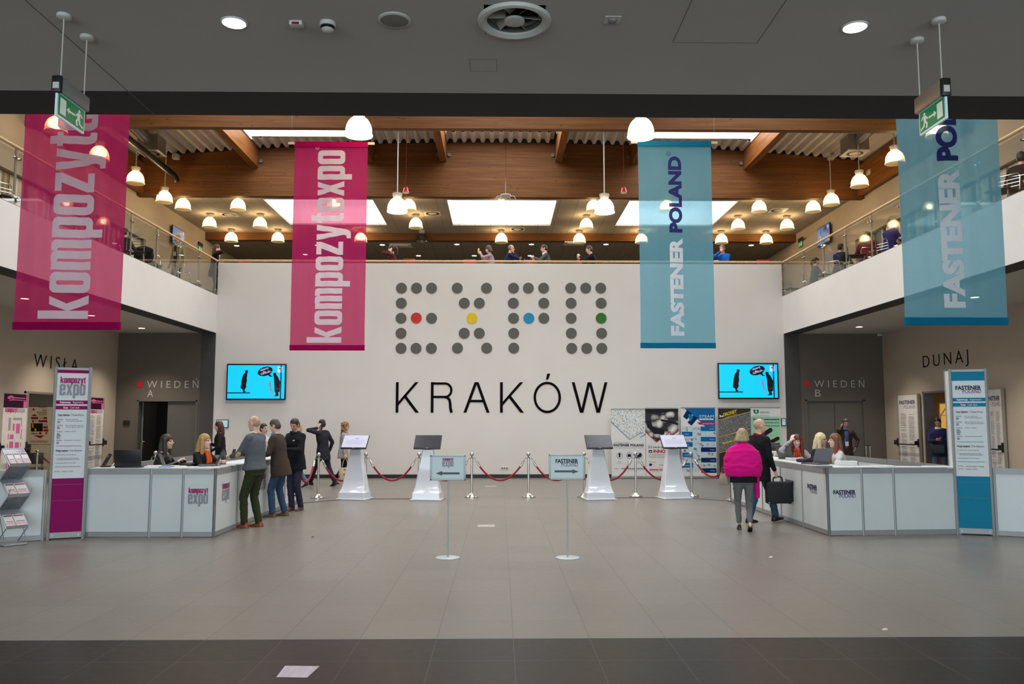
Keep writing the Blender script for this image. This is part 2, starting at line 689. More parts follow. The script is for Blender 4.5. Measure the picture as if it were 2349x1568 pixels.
def floor_material():
    m = bpy.data.materials.new('floor_tiles')
    m.use_nodes = True
    nt = m.node_tree
    b = nt.nodes['Principled BSDF']
    geo = nt.nodes.new('ShaderNodeNewGeometry')
    sep = nt.nodes.new('ShaderNodeSeparateXYZ')
    nt.links.new(geo.outputs['Position'], sep.inputs[0])

    def joint(sock, period, phase, width):
        a = nt.nodes.new('ShaderNodeMath'); a.operation = 'SUBTRACT'; a.inputs[1].default_value = phase
        nt.links.new(sock, a.inputs[0])
        p = nt.nodes.new('ShaderNodeMath'); p.operation = 'PINGPONG'; p.inputs[1].default_value = period / 2
        nt.links.new(a.outputs[0], p.inputs[0])
        c = nt.nodes.new('ShaderNodeMath'); c.operation = 'LESS_THAN'; c.inputs[1].default_value = width
        nt.links.new(p.outputs[0], c.inputs[0])
        return c.outputs[0]
    jx = joint(sep.outputs[0], 0.6, 0.11, 0.0028)
    jy = joint(sep.outputs[1], 0.6, 6.68, 0.0024)
    # each tile its own shade
    sn = nt.nodes.new('ShaderNodeVectorMath'); sn.operation = 'SNAP'; sn.inputs[1].default_value = (0.6, 0.6, 10)
    of = nt.nodes.new('ShaderNodeVectorMath'); of.operation = 'ADD'; of.inputs[1].default_value = (-0.11, -0.08, 0)
    nt.links.new(geo.outputs['Position'], of.inputs[0])
    nt.links.new(of.outputs[0], sn.inputs[0])
    wn = nt.nodes.new('ShaderNodeTexWhiteNoise')
    nt.links.new(sn.outputs[0], wn.inputs['Vector'])
    nz = nt.nodes.new('ShaderNodeTexNoise'); nz.inputs['Scale'].default_value = 14; nz.inputs['Detail'].default_value = 5
    nt.links.new(geo.outputs['Position'], nz.inputs['Vector'])
    av = nt.nodes.new('ShaderNodeMath'); av.operation = 'MULTIPLY_ADD'; av.inputs[1].default_value = 0.45
    nt.links.new(nz.outputs['Fac'], av.inputs[0])
    hv = nt.nodes.new('ShaderNodeMath'); hv.operation = 'MULTIPLY'; hv.inputs[1].default_value = 0.55
    nt.links.new(wn.outputs['Value'], hv.inputs[0])
    nt.links.new(hv.outputs[0], av.inputs[2])
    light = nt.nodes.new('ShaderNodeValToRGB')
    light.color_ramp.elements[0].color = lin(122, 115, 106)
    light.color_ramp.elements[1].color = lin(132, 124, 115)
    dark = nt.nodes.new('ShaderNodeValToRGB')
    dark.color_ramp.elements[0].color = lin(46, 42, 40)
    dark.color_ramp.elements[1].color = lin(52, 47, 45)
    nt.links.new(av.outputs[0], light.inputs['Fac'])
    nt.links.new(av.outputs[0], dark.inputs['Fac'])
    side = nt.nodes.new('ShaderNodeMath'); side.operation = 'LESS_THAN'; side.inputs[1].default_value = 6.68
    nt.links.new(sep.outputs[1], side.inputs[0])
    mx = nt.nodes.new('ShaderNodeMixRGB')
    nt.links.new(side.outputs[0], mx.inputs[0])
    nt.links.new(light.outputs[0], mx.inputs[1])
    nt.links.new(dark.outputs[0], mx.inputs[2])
    # joints: lengthwise ones dark, crosswise ones faint
    g1 = nt.nodes.new('ShaderNodeMixRGB'); g1.inputs[2].default_value = lin(88, 82, 76)
    k1 = nt.nodes.new('ShaderNodeMath'); k1.operation = 'MULTIPLY'; k1.inputs[1].default_value = 0.95
    nt.links.new(jx, k1.inputs[0])
    nt.links.new(k1.outputs[0], g1.inputs[0])
    nt.links.new(mx.outputs[0], g1.inputs[1])
    g2 = nt.nodes.new('ShaderNodeMixRGB'); g2.inputs[2].default_value = lin(104, 98, 90)
    k2 = nt.nodes.new('ShaderNodeMath'); k2.operation = 'MULTIPLY'; k2.inputs[1].default_value = 0.8
    nt.links.new(jy, k2.inputs[0])
    nt.links.new(k2.outputs[0], g2.inputs[0])
    nt.links.new(g1.outputs[0], g2.inputs[1])
    nt.links.new(g2.outputs[0], b.inputs['Base Color'])
    rr = nt.nodes.new('ShaderNodeMapRange')
    rr.inputs['To Min'].default_value = 0.26
    rr.inputs['To Max'].default_value = 0.36
    nt.links.new(nz.outputs['Fac'], rr.inputs[0])
    nt.links.new(rr.outputs[0], b.inputs['Roughness'])
    sp = nt.nodes.new('ShaderNodeMapRange')
    sp.inputs['To Min'].default_value = 0.20
    sp.inputs['To Max'].default_value = 0.07
    nt.links.new(side.outputs[0], sp.inputs[0])
    nt.links.new(sp.outputs[0], b.inputs['Specular IOR Level'])
    return m


def ceiling_tile_material(name, c):
    """suspended ceiling: long mineral tiles in a metal grid"""
    m = bpy.data.materials.new(name)
    m.use_nodes = True
    nt = m.node_tree
    b = nt.nodes['Principled BSDF']
    b.inputs['Roughness'].default_value = 0.85
    geo = nt.nodes.new('ShaderNodeNewGeometry')
    sep = nt.nodes.new('ShaderNodeSeparateXYZ')
    nt.links.new(geo.outputs['Position'], sep.inputs[0])
    js = []
    for k, (per, ph, w) in enumerate(((0.6, 0.25, 0.008), (1.2, 0.2, 0.010))):
        a = nt.nodes.new('ShaderNodeMath'); a.operation = 'SUBTRACT'; a.inputs[1].default_value = ph
        nt.links.new(sep.outputs[k], a.inputs[0])
        p = nt.nodes.new('ShaderNodeMath'); p.operation = 'PINGPONG'; p.inputs[1].default_value = per / 2
        nt.links.new(a.outputs[0], p.inputs[0])
        l = nt.nodes.new('ShaderNodeMath'); l.operation = 'LESS_THAN'; l.inputs[1].default_value = w
        nt.links.new(p.outputs[0], l.inputs[0])
        js.append(l.outputs[0])
    mxm = nt.nodes.new('ShaderNodeMath'); mxm.operation = 'MAXIMUM'
    nt.links.new(js[0], mxm.inputs[0]); nt.links.new(js[1], mxm.inputs[1])
    nz = nt.nodes.new('ShaderNodeTexNoise'); nz.inputs['Scale'].default_value = 30
    nt.links.new(geo.outputs['Position'], nz.inputs['Vector'])
    r = nt.nodes.new('ShaderNodeValToRGB')
    r.color_ramp.elements[0].color = tuple(v * 0.96 for v in c[:3]) + (1,)
    r.color_ramp.elements[1].color = tuple(min(1, v * 1.04) for v in c[:3]) + (1,)
    nt.links.new(nz.outputs['Fac'], r.inputs['Fac'])
    g = nt.nodes.new('ShaderNodeMixRGB')
    g.inputs[2].default_value = tuple(v * 0.45 for v in c[:3]) + (1,)
    nt.links.new(mxm.outputs[0], g.inputs[0])
    nt.links.new(r.outputs[0], g.inputs[1])
    nt.links.new(g.outputs[0], b.inputs['Base Color'])
    return m


def pierced(x0, x1, y0, y1, z0, z1, holes):
    """slab with rectangular holes"""
    xs = sorted({x0, x1} | {h[0] for h in holes} | {h[1] for h in holes})
    ys = sorted({y0, y1} | {h[2] for h in holes} | {h[3] for h in holes})
    mb = MB()
    for i in range(len(xs) - 1):
        j = 0
        while j < len(ys) - 1:
            cx = (xs[i] + xs[i + 1]) / 2
            blocked = lambda jj: any(h[0] < cx < h[1] and h[2] < (ys[jj] + ys[jj + 1]) / 2 < h[3] for h in holes)
            if blocked(j):
                j += 1
                continue
            k = j
            while k + 1 < len(ys) - 1 and not blocked(k + 1):
                k += 1
            mb.box(xs[i], ys[j], z0, xs[i + 1], ys[k + 1], z1)
            j = k + 1
    return mb


def wall_with_openings(axis, pos, thick, a0, a1, z0, z1, openings):
    """upright wall along 'x' or 'y' with rectangular openings (a0,a1,z0,z1)"""
    as_ = sorted({a0, a1} | {o[0] for o in openings} | {o[1] for o in openings})
    zs = sorted({z0, z1} | {o[2] for o in openings} | {o[3] for o in openings})
    mb = MB()
    for i in range(len(as_) - 1):
        for j in range(len(zs) - 1):
            ca, cz = (as_[i] + as_[i + 1]) / 2, (zs[j] + zs[j + 1]) / 2
            if any(o[0] < ca < o[1] and o[2] < cz < o[3] for o in openings):
                continue
            if axis == 'x':
                mb.box(as_[i], pos, zs[j], as_[i + 1], pos + thick, zs[j + 1])
            else:
                mb.box(pos, as_[i], zs[j], pos + thick, as_[i + 1], zs[j + 1])
    return mb


M_floor = floor_material()
M_tileceil = ceiling_tile_material('mineral_tile_ceiling', lin(160, 150, 136))
M_tileceil_shaded = ceiling_tile_material('mineral_tile_ceiling_shaded', lin(150, 140, 124))  # same tiles, colour darkened because the rear ceiling is unlit
M_roof = mat('corrugated_roof_sheet', lin(222, 213, 202), 0.55, metal=0.1, var=0.03, scale=2)
M_baseb = mat('dark_skirting', lin(40, 37, 36), 0.5)
M_carpet = mat('upper_floor_covering', lin(96, 88, 80), 0.8)

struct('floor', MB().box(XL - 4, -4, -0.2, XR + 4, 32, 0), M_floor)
# white end wall, rising as the parapet of the upper floor
struct('wall_end', MB().box(GL, YB, 0, GR, YB + 0.22, 6.50), M_white)
struct('baseboard_end', MB().box(GL, YB - 0.02, 0, GR, YB, 0.11), M_baseb)
# dark walls under the balconies, either side, with their door openings
DL0, DL1 = at_depth(315, 920, YB).x, at_depth(453, 920, YB).x
DR0, DR1 = at_depth(1847, 915, YB).x, at_depth(1983, 915, YB).x
struct('wall_dark_left', wall_with_openings('x', YB, 0.2, XL, -8.98, 0, SOF, [(DL0 + .04, DL1 - .04, 0, 2.28)]), M_dark)
struct('wall_dark_right', wall_with_openings('x', YB, 0.2, 9.12, XR, 0, SOF, [(DR0 + .04, DR1 - .04, 0, 2.30)]), M_dark)
struct('trim_pilaster_left', MB().box(-8.98, YB - 0.03, 0, GL, YB + 0.2, SOF), M_dark2)
struct('trim_pilaster_right', MB().box(GR, YB - 0.03, 0, 9.12, YB + 0.2, SOF), M_dark2)
# side walls, with the door openings to the two halls and the upper windows
HD_L = (20.2, 23.15)
HD_R = (19.9, 22.7)
struct('wall_left', wall_with_openings('y', XL - 0.25, 0.25, -4, YB + 11.6, 0, 8.6, [(HD_L[0], HD_L[1], 0, 2.42), (12.0, 26.6, 5.62, 7.55)]), M_beige)
struct('wall_right', wall_with_openings('y', XR, 0.25, -4, YB + 11.6, 0, 8.6, [(HD_R[0], HD_R[1], 0, 2.50), (12.0, 26.6, 5.62, 7.62)]), M_beige)
struct('wall_upper_left', MB().box(XL - 0.35, 6, 8.6, XL - 0.1, 36.6, 11.0), M_beige)
struct('wall_upper_right', MB().box(XR + 0.1, 6, 8.6, XR + 0.35, 36.6, 11.0), M_beige)
struct('wall_rear', MB().box(XL - 0.3, 36.4, UP - .1, XR + 0.3, 36.6, 9.2), mat('rear_wall_paint', lin(150, 138, 112), 0.8))
# floor upstairs behind the end wall
struct('floor_upper', MB().box(XL, YB + 0.22, UP - 0.3, XR, 36.4, UP - 0.03), M_carpet)
# balconies: slab, white fascia, dark soffit strip, painted ceiling below
for s, g, w in (('left', GL, XL), ('right', GR, XR)):
    k = -1 if s == 'left' else 1
    a, b = sorted((w, g + k * 0.25))
    struct('floor_balcony_' + s, MB().box(a, 2.0, UP - 0.35, b, YB + 0.22, UP - 0.03), M_carpet)
    a, b = sorted((w, g + k * 0.46))
    struct('ceiling_balcony_' + s, MB().box(a, 7.02, SOF, b, YB, SOF + 0.12), M_soffit)
    a, b = sorted((g, g + k * 0.25))
    struct('trim_fascia_' + s, MB().box(a, 2.0, SOF, b, YB, UP), M_white)
    a, b = sorted((g + k * 0.005, g + k * 0.46))
    struct('trim_soffit_' + s, MB().box(a, 7.02, SOF - 0.012, b, YB - .03, SOF + 0.02), M_band)
# low ceiling in the foreground and its dark edge
fan_c = at_height(1180, 46, SOF)
struct('ceiling_front', pierced(XL, XR, -4, 6.5, SOF, SOF + 0.2, [(fan_c.x - .2, fan_c.x + .2, fan_c.y - .2, fan_c.y + .2)]), M_soffit)
struct('trim_ceiling_edge', MB().box(XL, 6.5, SOF, XR, 7.02, SOF + 1.15), M_band)
# thin joint and flush panels in the low ceiling
mj = MB()
a, b = at_height(58, 0, SOF), at_height(370, 273, SOF)
mj.box(a.x - .003, -3.5, SOF - .0015, a.x + .003, 7.02, SOF + .002)
M_joint = mat('ceiling_joint_shadow', lin(104, 100, 96), 0.8)
struct('trim_ceiling_joint', mj, M_joint)
# entrance glazing behind the photographer
mg = MB()
for i in range(11):
    x = -11 + i * 2.2
    mg.box(x - .03, -3.2, 0, x + .03, -3.1, SOF)
for z in (0.03, 2.4, SOF - .04):
    mg.box(-11, -3.2, z - .03, 11, -3.1, z + .03)
struct('window_1', mg, mat('entrance_frame', lin(70, 72, 74), 0.4, metal=0.5))
# tiled ceiling upstairs with three skylight shafts
SKX = [(-7.95, -4.28), (-1.78, 1.92), (4.39, 8.08)]
holes = [(x0, x1, 27.3, 30.9) for x0, x1 in SKX]
struct('ceiling_upper', pierced(XL - .2, XR + .2, 26.25, 32.2, ZC, ZC + .06, holes), M_tileceil)
struct('ceiling_rear', MB().box(XL - .2, 32.5, 8.80, XR + .2, 36.4, 8.86), M_tileceil_shaded)
M_shaft = mat('skylight_shaft_white', lin(240, 240, 238), 0.8, var=0.01)
M_sky = emit_mat('overcast_skylight', (0.90, 0.95, 1.0, 1), 2.6)
NWIN = 1
for x0, x1 in SKX:
    NWIN += 1
    sh = MB()
    for a in ((x0 - .06, x0), (x1, x1 + .06)):
        sh.box(a[0], 27.3, ZC + .06, a[1], 30.9, 10.2)
    for a in ((27.24, 27.3), (30.9, 30.96)):
        sh.box(x0 - .06, a[0], ZC + .06, x1 + .06, a[1], 10.2)
    w = struct('window_%d' % NWIN, sh, M_shaft)
    MB().box(x0 - .06, 27.24, 10.2, x1 + .06, 30.96, 10.24).build('skylight_pane', M_sky, w)


def roof_z(x):
    return 10.66 - 0.0040 * (x - .05) ** 2


RSK = [(-7.75, -4.3), (-1.72, 1.8), (4.45, 7.9)]   # skylights in the sheet roof, repeated in every bay
BAYS = [(7.0, 13.5), (13.7, 19.75), (19.95, 26.0)]
SKY_Y = [(9.0, 12.6), (15.2, 18.8), (21.5, 25.1)]


def sheet(x0, x1, y0, y1, mb):
    """trapezoid sheet, ribs along the depth, following the arch"""
    pitch = 0.30
    pts = []
    i0 = math.floor(x0 / pitch)
    x = i0 * pitch
    prof = ((0.0, 0.0), (0.09, 0.0), (0.15, 0.13), (0.24, 0.13))
    while x < x1 + pitch:
        for dx, dz in prof:
            if x0 <= x + dx <= x1:
                pts.append((x + dx, roof_z(x + dx) + dz))
        x += pitch
    vs, fs = [], []
    for px, pz in pts:
        vs += [(px, y0, pz), (px, y1, pz)]
    for i in range(len(pts) - 1):
        fs.append((2 * i, 2 * i + 1, 2 * i + 3, 2 * i + 2))
    # thickness: a second skin a hand above
    o = len(vs)
    for px, pz in pts:
        vs += [(px, y0, pz + .03), (px, y1, pz + .03)]
    for i in range(len(pts) - 1):
        fs.append((o + 2 * i, o + 2 * i + 2, o + 2 * i + 3, o + 2 * i + 1))
    mb.add(vs, fs)


for k, ((y0, y1), (s0, s1)) in enumerate(zip(BAYS, SKY_Y)):
    mb = MB()
    xs = [XL - .3]
    for a, b in RSK:
        sheet(xs[-1], a, y0, y1, mb)
        sheet(a, b, y0, s0, mb)
        sheet(a, b, s1, y1, mb)
        xs.append(b)
    sheet(xs[-1], XR + .3, y0, y1, mb)
    struct('ceiling_roof_sheet_%d' % (k + 1), mb, M_roof)
    for a, b in RSK:
        NWIN += 1
        sh = MB()
        z = min(roof_z(a), roof_z(b)) - .02
        for q in ((a - .02, a + .04), (b - .04, b + .02)):
            sh.box(q[0], s0, z, q[1], s1, 11.4)
        for q in ((s0, s0 + .05), (s1 - .05, s1)):
            sh.box(a, q[0], z + .1, b, q[1], 11.4)
        w = struct('window_%d' % NWIN, sh, M_shaft)
        MB().box(a - .02, s0, 11.4, b + .02, s1, 11.44).build('skylight_pane', M_sky, w)
# roof deck above everything
struct('ceiling_roof_deck', MB().box(XL - .4, 2, 11.6, XR + .4, 36, 11.8), M_dark2)
struct('wall_roof_gable', MB().box(XL - .4, 26.25, ZC + .05, XR + .4, 26.4, 11.6), M_dark2)


# glued beams across the hall: arched top, straight underside
def arched_beam(name, y0, y1, zb, top=None):
    mb = MB()
    N = 40
    vs = []
    for i in range(N + 1):
        x = lerp(XL - .1, XR + .1, i / N)
        zt = (roof_z(x) - 0.01) if top is None else top
        vs += [(x, y0, zb), (x, y1, zb), (x, y1, zt), (x, y0, zt)]
    fs = []
    for i in range(N):
        a, b = 4 * i, 4 * i + 4
        for q in range(4):
            q2 = (q + 1) % 4
            fs.append((a + q, b + q, b + q2, a + q2))
    fs += [(0, 1, 2, 3), (4 * N + 3, 4 * N + 2, 4 * N + 1, 4 * N)]
    mb.add(vs, fs)
    return mb


tag(arched_beam('b', 13.5, 13.7, ZB).build('wooden_beam', M_wood), 'broad brown glued wooden beam nearest the photographer, behind the dark ceiling edge', 'beam', 'glued wooden beams across the hall')
tag(arched_beam('b', 19.75, 19.95, ZB).build('wooden_beam', M_wood), 'brown glued wooden beam just below the dark ceiling edge, in front of the corrugated roof', 'beam', 'glued wooden beams across the hall')
b2 = thing('wooden_beam', 'deepest brown glued wooden beam with arched top, at the far end of the corrugated roof', 'beam', (0, 0, 0), 0, 'glued wooden beams across the hall')
arched_beam('b', 26.0, 26.25, ZB).build('beam_body', M_wood, b2)
tag(arched_beam('b', 32.2, 32.5, 8.80, 9.12).build('wooden_beam', M_wood), 'shallow brown wooden beam far back over the upstairs cafe', 'beam', 'glued wooden beams across the hall')
# purlins beside the skylights, running from beam to beam
pl = [-7.86, -4.2, -1.83, 1.9, 4.35, 8.0]
wh = ['at the left edge of the left roof skylight', 'at the right edge of the left roof skylight', 'at the left edge of the middle roof skylight',
      'at the right edge of the middle roof skylight', 'at the left edge of the right roof skylight', 'at the right edge of the right roof skylight']
for i, x in enumerate(pl):
    t = thing('wooden_purlin', 'wooden purlin ' + wh[i], 'beam', (x, 0, roof_z(x)), 0, 'purlins beside the roof skylights')
    MB().box(-.11, 19.95, -.62, .11, 26.0, -.02).build('purlin_body', M_woodY, t)
    for s in (-1, 1):
        MB().cyl((s * .2, 25.93, -.42), (s * .2, 26.0, -.42), .06, seg=12).build('bolt', M_bolt, t)
for s, x in (('left', XL + .001), ('right', XR - .001)):
    k = 1 if s == 'left' else -1
    a, b = sorted((x, x + k * .12))
    tag(MB().box(a, 19.95, 8.92, b, 26.0, 9.9).build('wooden_purlin', M_woodY), 'dark wooden edge beam along the top of the %s side wall' % s, 'beam', 'edge beams on the side walls')

# ---------------------------------------------------------------- pendant lamps
def shade_mat(name, col, see, estr):
    m = bpy.data.materials.new(name)
    m.use_nodes = True
    nt = m.node_tree
    nt.nodes.remove(nt.nodes['Principled BSDF'])
    out = nt.nodes['Material Output']
    tc = nt.nodes.new('ShaderNodeTexCoord')
    n = nt.nodes.new('ShaderNodeTexNoise'); n.inputs['Scale'].default_value = 60
    nt.links.new(tc.outputs['Object'], n.inputs['Vector'])
    d = nt.nodes.new('ShaderNodeBsdfTranslucent'); d.inputs[0].default_value = col
    e = nt.nodes.new('ShaderNodeEmission'); e.inputs[0].default_value = col
    k = nt.nodes.new('ShaderNodeMath'); k.operation = 'MULTIPLY_ADD'; k.inputs[1].default_value = estr * .3; k.inputs[2].default_value = estr * .85
    nt.links.new(n.outputs['Fac'], k.inputs[0])
    nt.links.new(k.outputs[0], e.inputs[1])
    a = nt.nodes.new('ShaderNodeAddShader')
    nt.links.new(d.outputs[0], a.inputs[0]); nt.links.new(e.outputs[0], a.inputs[1])
    t = nt.nodes.new('ShaderNodeBsdfTransparent'); t.inputs[0].default_value = (1, .97, .9, 1)
    mx = nt.nodes.new('ShaderNodeMixShader'); mx.inputs[0].default_value = see
    nt.links.new(a.outputs[0], mx.inputs[1]); nt.links.new(t.outputs[0], mx.inputs[2])
    nt.links.new(mx.outputs[0], out.inputs['Surface'])
    MATS[name] = m
    return m


M_shade = shade_mat('ribbed_lamp_glass', (1.0, 0.70, 0.28, 1), 0.42, 0.50)
M_shade_b = shade_mat('ribbed_lamp_glass_bright', (1.0, 0.90, 0.70, 1), 0.35, 2.4)
M_skirt = shade_mat('ribbed_lamp_rim', (0.95, 0.74, 0.42, 1), 0.50, 0.28)
M_bulb = shade_mat('glowing_bulb', (1.0, 0.90, 0.66, 1), 0.55, 9.0)
M_frost = glass_mat('frosted_lamp_glass', (0.62, 0.60, 0.56, 1), 0.12)
M_cap = mat('lamp_cap_grey', lin(176, 172, 166), 0.45, metal=0.3)

DOME = [(0.236, 0.085), (0.230, 0.14), (0.214, 0.20), (0.188, 0.255), (0.150, 0.305), (0.105, 0.340), (0.085, 0.352)]


def make_pendant(kind, rod, label, group):
    t = thing('pendant_lamp', label, 'lamp', (0, 0, 0), 0, group)
    rib = MB()
    vs, fs, seg = [], [], 40
    for r, h in DOME:
        for k in range(seg):
            q = 2 * math.pi * k / seg
            rr = r * (1 + (0.012 if k % 2 else -0.012))
            vs.append((rr * math.cos(q), rr * math.sin(q), h))
    for i in range(len(DOME) - 1):
        for k in range(seg):
            k2 = (k + 1) % seg
            fs.append((i * seg + k, i * seg + k2, (i + 1) * seg + k2, (i + 1) * seg + k))
    rib.add(vs, fs)
    rib.build('lamp_shade', {'lit': M_shade, 'bright': M_shade_b, 'off': M_frost}[kind], t, True)
    MB().lathe([(0.250, 0.0), (0.254, 0.012), (0.243, 0.03), (0.236, 0.085)], seg=40, close=False).build('shade_rim', {'lit': M_skirt, 'bright': M_shade_b, 'off': M_frost}[kind], t, True)
    if kind != 'off':
        MB().lathe([(0.02, .10), (0.165, .12), (0.175, .17), (0.16, .235), (0.115, .29), (0.05, .325)], seg=20).build('bulb', M_bulb, t, True)
    MB().lathe([(0.085, .345), (0.105, .37), (0.125, .47), (0.118, .475)], seg=24).build('lamp_cap', M_cap, t, True)
    if rod < 0.3:
        MB().cyl((0, 0, .47), (0, 0, rod + .46), .05, seg=14).cyl((0, 0, rod + .455), (0, 0, rod + .475), .17, seg=20).build('ceiling_mount', M_cap, t, True)
    else:
        MB().cyl((0, 0, .47), (0, 0, .47 + rod), .014, seg=8).build('rod', mat('lamp_rod_white', lin(205, 200, 195), .5), t)
    if kind != 'off':
        l = bpy.data.lights.new('lamp_light', 'POINT')
        l.energy = 165 if kind == 'bright' else 46
        l.color = (1.0, 0.83, 0.58)
        l.shadow_soft_size = 0.09
        o = bpy.data.objects.new('lamp_light', l)
        COL.objects.link(o)
        o.parent = t
        o.location = (0, 0, 0.20)
    return t


# four big ones over the middle of the hall
bright = None
for (x, y, w) in ((-2.56, 14.6, 'bright dome lamp cut off by the dark ceiling edge, beside the inner pink banner'),
                  (2.57, 14.6, 'bright dome lamp cut off by the dark ceiling edge, beside the inner blue banner'),
                  (-2.54, 20.1, 'bright dome lamp on a long white rod, left of the middle skylight'),
                  (2.60, 20.1, 'bright dome lamp on a long white rod, right of the middle skylight')):
    if bright is None:
        bright = make_pendant('bright', roof_z(2.5) + .12 - 6.84 - .47, w, 'bright dome lamps over the hall')
        bright.location = (x, y, 6.84)
    else:
        dup(bright, (x, y, 6.84), label=w)
side = None
for sd, X in (('left', -10.42), ('right', 10.42)):
    for i, y in enumerate((19.0, 21.1, 23.25, 25.3)):
        w = ('%s, ' % ['nearest', 'second nearest', 'third', 'deepest'][i]) + 'of the dome lamps on rods along the %s balcony' % sd
        w = 'yellow lit dome lamp, ' + w
        if side is None:
            side = make_pendant('lit', roof_z(10.4) + .12 - 8.45 - .47, w, 'dome lamps on rods over the balconies')
            side.location = (X, y, 8.45)
        else:
            dup(side, (X, y, 8.45), label=w)
cafe = None
rows = ((26.75, 'front row'), (29.25, 'middle row'), (31.65, 'back row'))
cols = {26.75: (-10.4, -8.6, -5.45, -3.0, 0.05, 3.1, 5.53, 8.6, 10.4), 29.25: (-10.4, -8.6, -3.02, 3.12, 8.62, 10.4),
        31.65: (-10.4, -8.6, -5.4, 0.06, 3.1, 5.53, 8.66, 10.42)}
pos = ['far left', 'second from the left', 'third from the left', 'fourth from the left', 'fifth from the left', 'sixth from the left', 'seventh from the left', 'eighth from the left', 'far right']
for y, rw in rows:
    for i, x in enumerate(cols[y]):
        pw = pos[i] if i < len(cols[y]) - 1 else 'far right'
        w = 'lit dome lamp under the tiled ceiling, %s in the %s' % (pw, rw)
        if cafe is None:
            cafe = make_pendant('lit', 0.04, w, 'dome lamps under the tiled ceiling upstairs')
            cafe.location = (x, y, 8.6)
        else:
            dup(cafe, (x, y, 8.6), label=w)
make_pendant('off', 0.04, 'unlit grey glass dome lamp in the back row upstairs, among lit ones', 'dome lamps under the tiled ceiling upstairs').location = (-3.03, 31.65, 8.6)

# round downlights
M_disc = emit_mat('downlight_glow', (1.0, 0.94, 0.82, 1), 9.0)
M_ringw = mat('downlight_ring_white', lin(214, 210, 204), 0.5)


def downlight(p, r, label, group, power=0):
    t = thing('downlight', label, 'ceiling light', p, 0, group)
    MB().lathe([(r * 1.12, 0.0), (r * 1.12, -0.006), (r, -0.009), (r * .98, 0.0)], seg=32).build('ring', M_ringw, t, True)
    MB().cyl((0, 0, -0.004), (0, 0, -0.0105), r * .96, seg=32).build('lamp_glass', M_disc, t)
    if power:
        l = bpy.data.lights.new('downlight_beam', 'SPOT')
        l.energy = power; l.color = (1, .9, .74); l.spot_size = R(100); l.spot_blend = 0.8; l.shadow_soft_size = 0.06
        o = bpy.data.objects.new('downlight_beam', l)
        COL.objects.link(o)
        o.parent = t
        o.location = (0, 0, -0.03)
    return t


downlight(at_height(537, 51, SOF), .077, 'round glowing downlight in the low ceiling, left of the fan outlet', 'downlights in the low ceiling', 30)
downlight(at_height(1961, 61, SOF), .077, 'round glowing downlight in the low ceiling, near the right exit sign', 'downlights in the low ceiling', 30)
for px, py, w in ((325, 752, 'in the balcony soffit above the dark left doorway'), (57, 684, 'in the left balcony soffit, seen through the pink banner'),
                  (210, 723, 'in the left balcony soffit, at the pink banner\'s lower right corner'),
                  (1971, 749, 'in the balcony soffit above the dark right doorway'), (2236, 681, 'in the right balcony soffit, seen through the blue banner'),
                  ):
    downlight(at_height(px, py, SOF), .085, 'small round downlight ' + w, 'downlights under the balconies', 380)
dl = ((543, 563, 'near the left end'), (728, 562, 'behind the pink banner'), (877, 561, 'just right of the pink banner'), (1048, 560, 'left of the middle'), (1219, 560, 'right of the middle'),
      (1390, 560, 'left of the inner blue banner'), (1723, 562, 'near the right end'))
for px, py, w in dl:
    downlight(at_height(px, py, 8.80), .10, 'tiny downlight in the rear ceiling upstairs, front row, ' + w, 'downlights in the dark rear ceiling', 0)
for px, py, w in ((700, 583, 'behind the inner pink banner'), (960, 586, 'left of the middle'), (1088, 586, 'by the middle'), (1216, 586, 'right of the middle')):
    downlight(at_height(px, py, 8.80), .10, 'tiny downlight in the rear ceiling upstairs, rear row, ' + w, 'downlights in the dark rear ceiling', 0)

# ---------------------------------------------------------------- fittings of the low ceiling
M_fit = mat('off_white_fitting', lin(196, 192, 184), 0.55)
M_grill = mat('grey_speaker_grille', lin(126, 122, 116), 0.7, var=0.12, scale=160)
t = thing('fan_outlet', 'round recessed fan outlet with blades in the middle of the low ceiling', 'ceiling fan', fan_c)
MB().lathe([(.172, .06), (.185, -.012), (.215, -.028), (.238, -.022), (.245, 0.0)], seg=48, close=False).build('ring', M_fit, t, True)
MB().lathe([(.176, .0), (.176, .2)], seg=40, close=False).build('duct', mat('duct_grey', lin(96, 92, 88), .6), t, True)
MB().box(-.2, -.2, .17, .2, .2, .19).build('duct_cover', M_dark2, t)
MB().lathe([(.068, 0.0), (.068, -.016), (.05, -.02)], seg=32).build('hub', M_fit, t, True)
for k in range(6):
    a = R(60 * k + 20)
    mb = MB()
    c, s = math.cos(a), math.sin(a)
    u, v = Vector((c, s, 0)), Vector((-s, c, 0))
    pts = [u * .06 + v * -.02, u * .17 + v * -.055, u * .17 + v * .045, u * .06 + v * .02]
    zz = [.012, .004, .085, .045]
    top = [p + Vector((0, 0, z)) for p, z in zip(pts, zz)]
    mb.add(top + [p + Vector((0, 0, .006)) for p in top], [(0, 1, 2, 3), (7, 6, 5, 4), (0, 4, 5, 1), (1, 5, 6, 2), (2, 6, 7, 3), (3, 7, 4, 0)])
    mb.build('blade', M_fit, t)
p = at_height(905, 45, SOF)
t = thing('ceiling_speaker', 'round grey-grilled speaker flush in the low ceiling, left of the fan outlet', 'speaker', p)
MB().lathe([(.108, 0), (.108, -.006), (.092, -.012), (.09, 0)], seg=40).build('ring', M_fit, t, True)
MB().lathe([(.091, -.002), (.088, -.012), (.04, -.015), (.0, -.016)], seg=32).build('grille', M_grill, t, True)
p = at_height(752, 52, SOF)
t = thing('smoke_detector', 'white round smoke detector on the low ceiling', 'smoke detector', p)
MB().lathe([(.052, 0), (.055, -.02), (.05, -.028)], seg=32).build('base', M_fit, t, True)
MB().lathe([(.047, -.030), (.047, -.036)], seg=32).lathe([(.043, -.041), (.042, -.047)], seg=32).build('slot_ring', M_black, t, True)
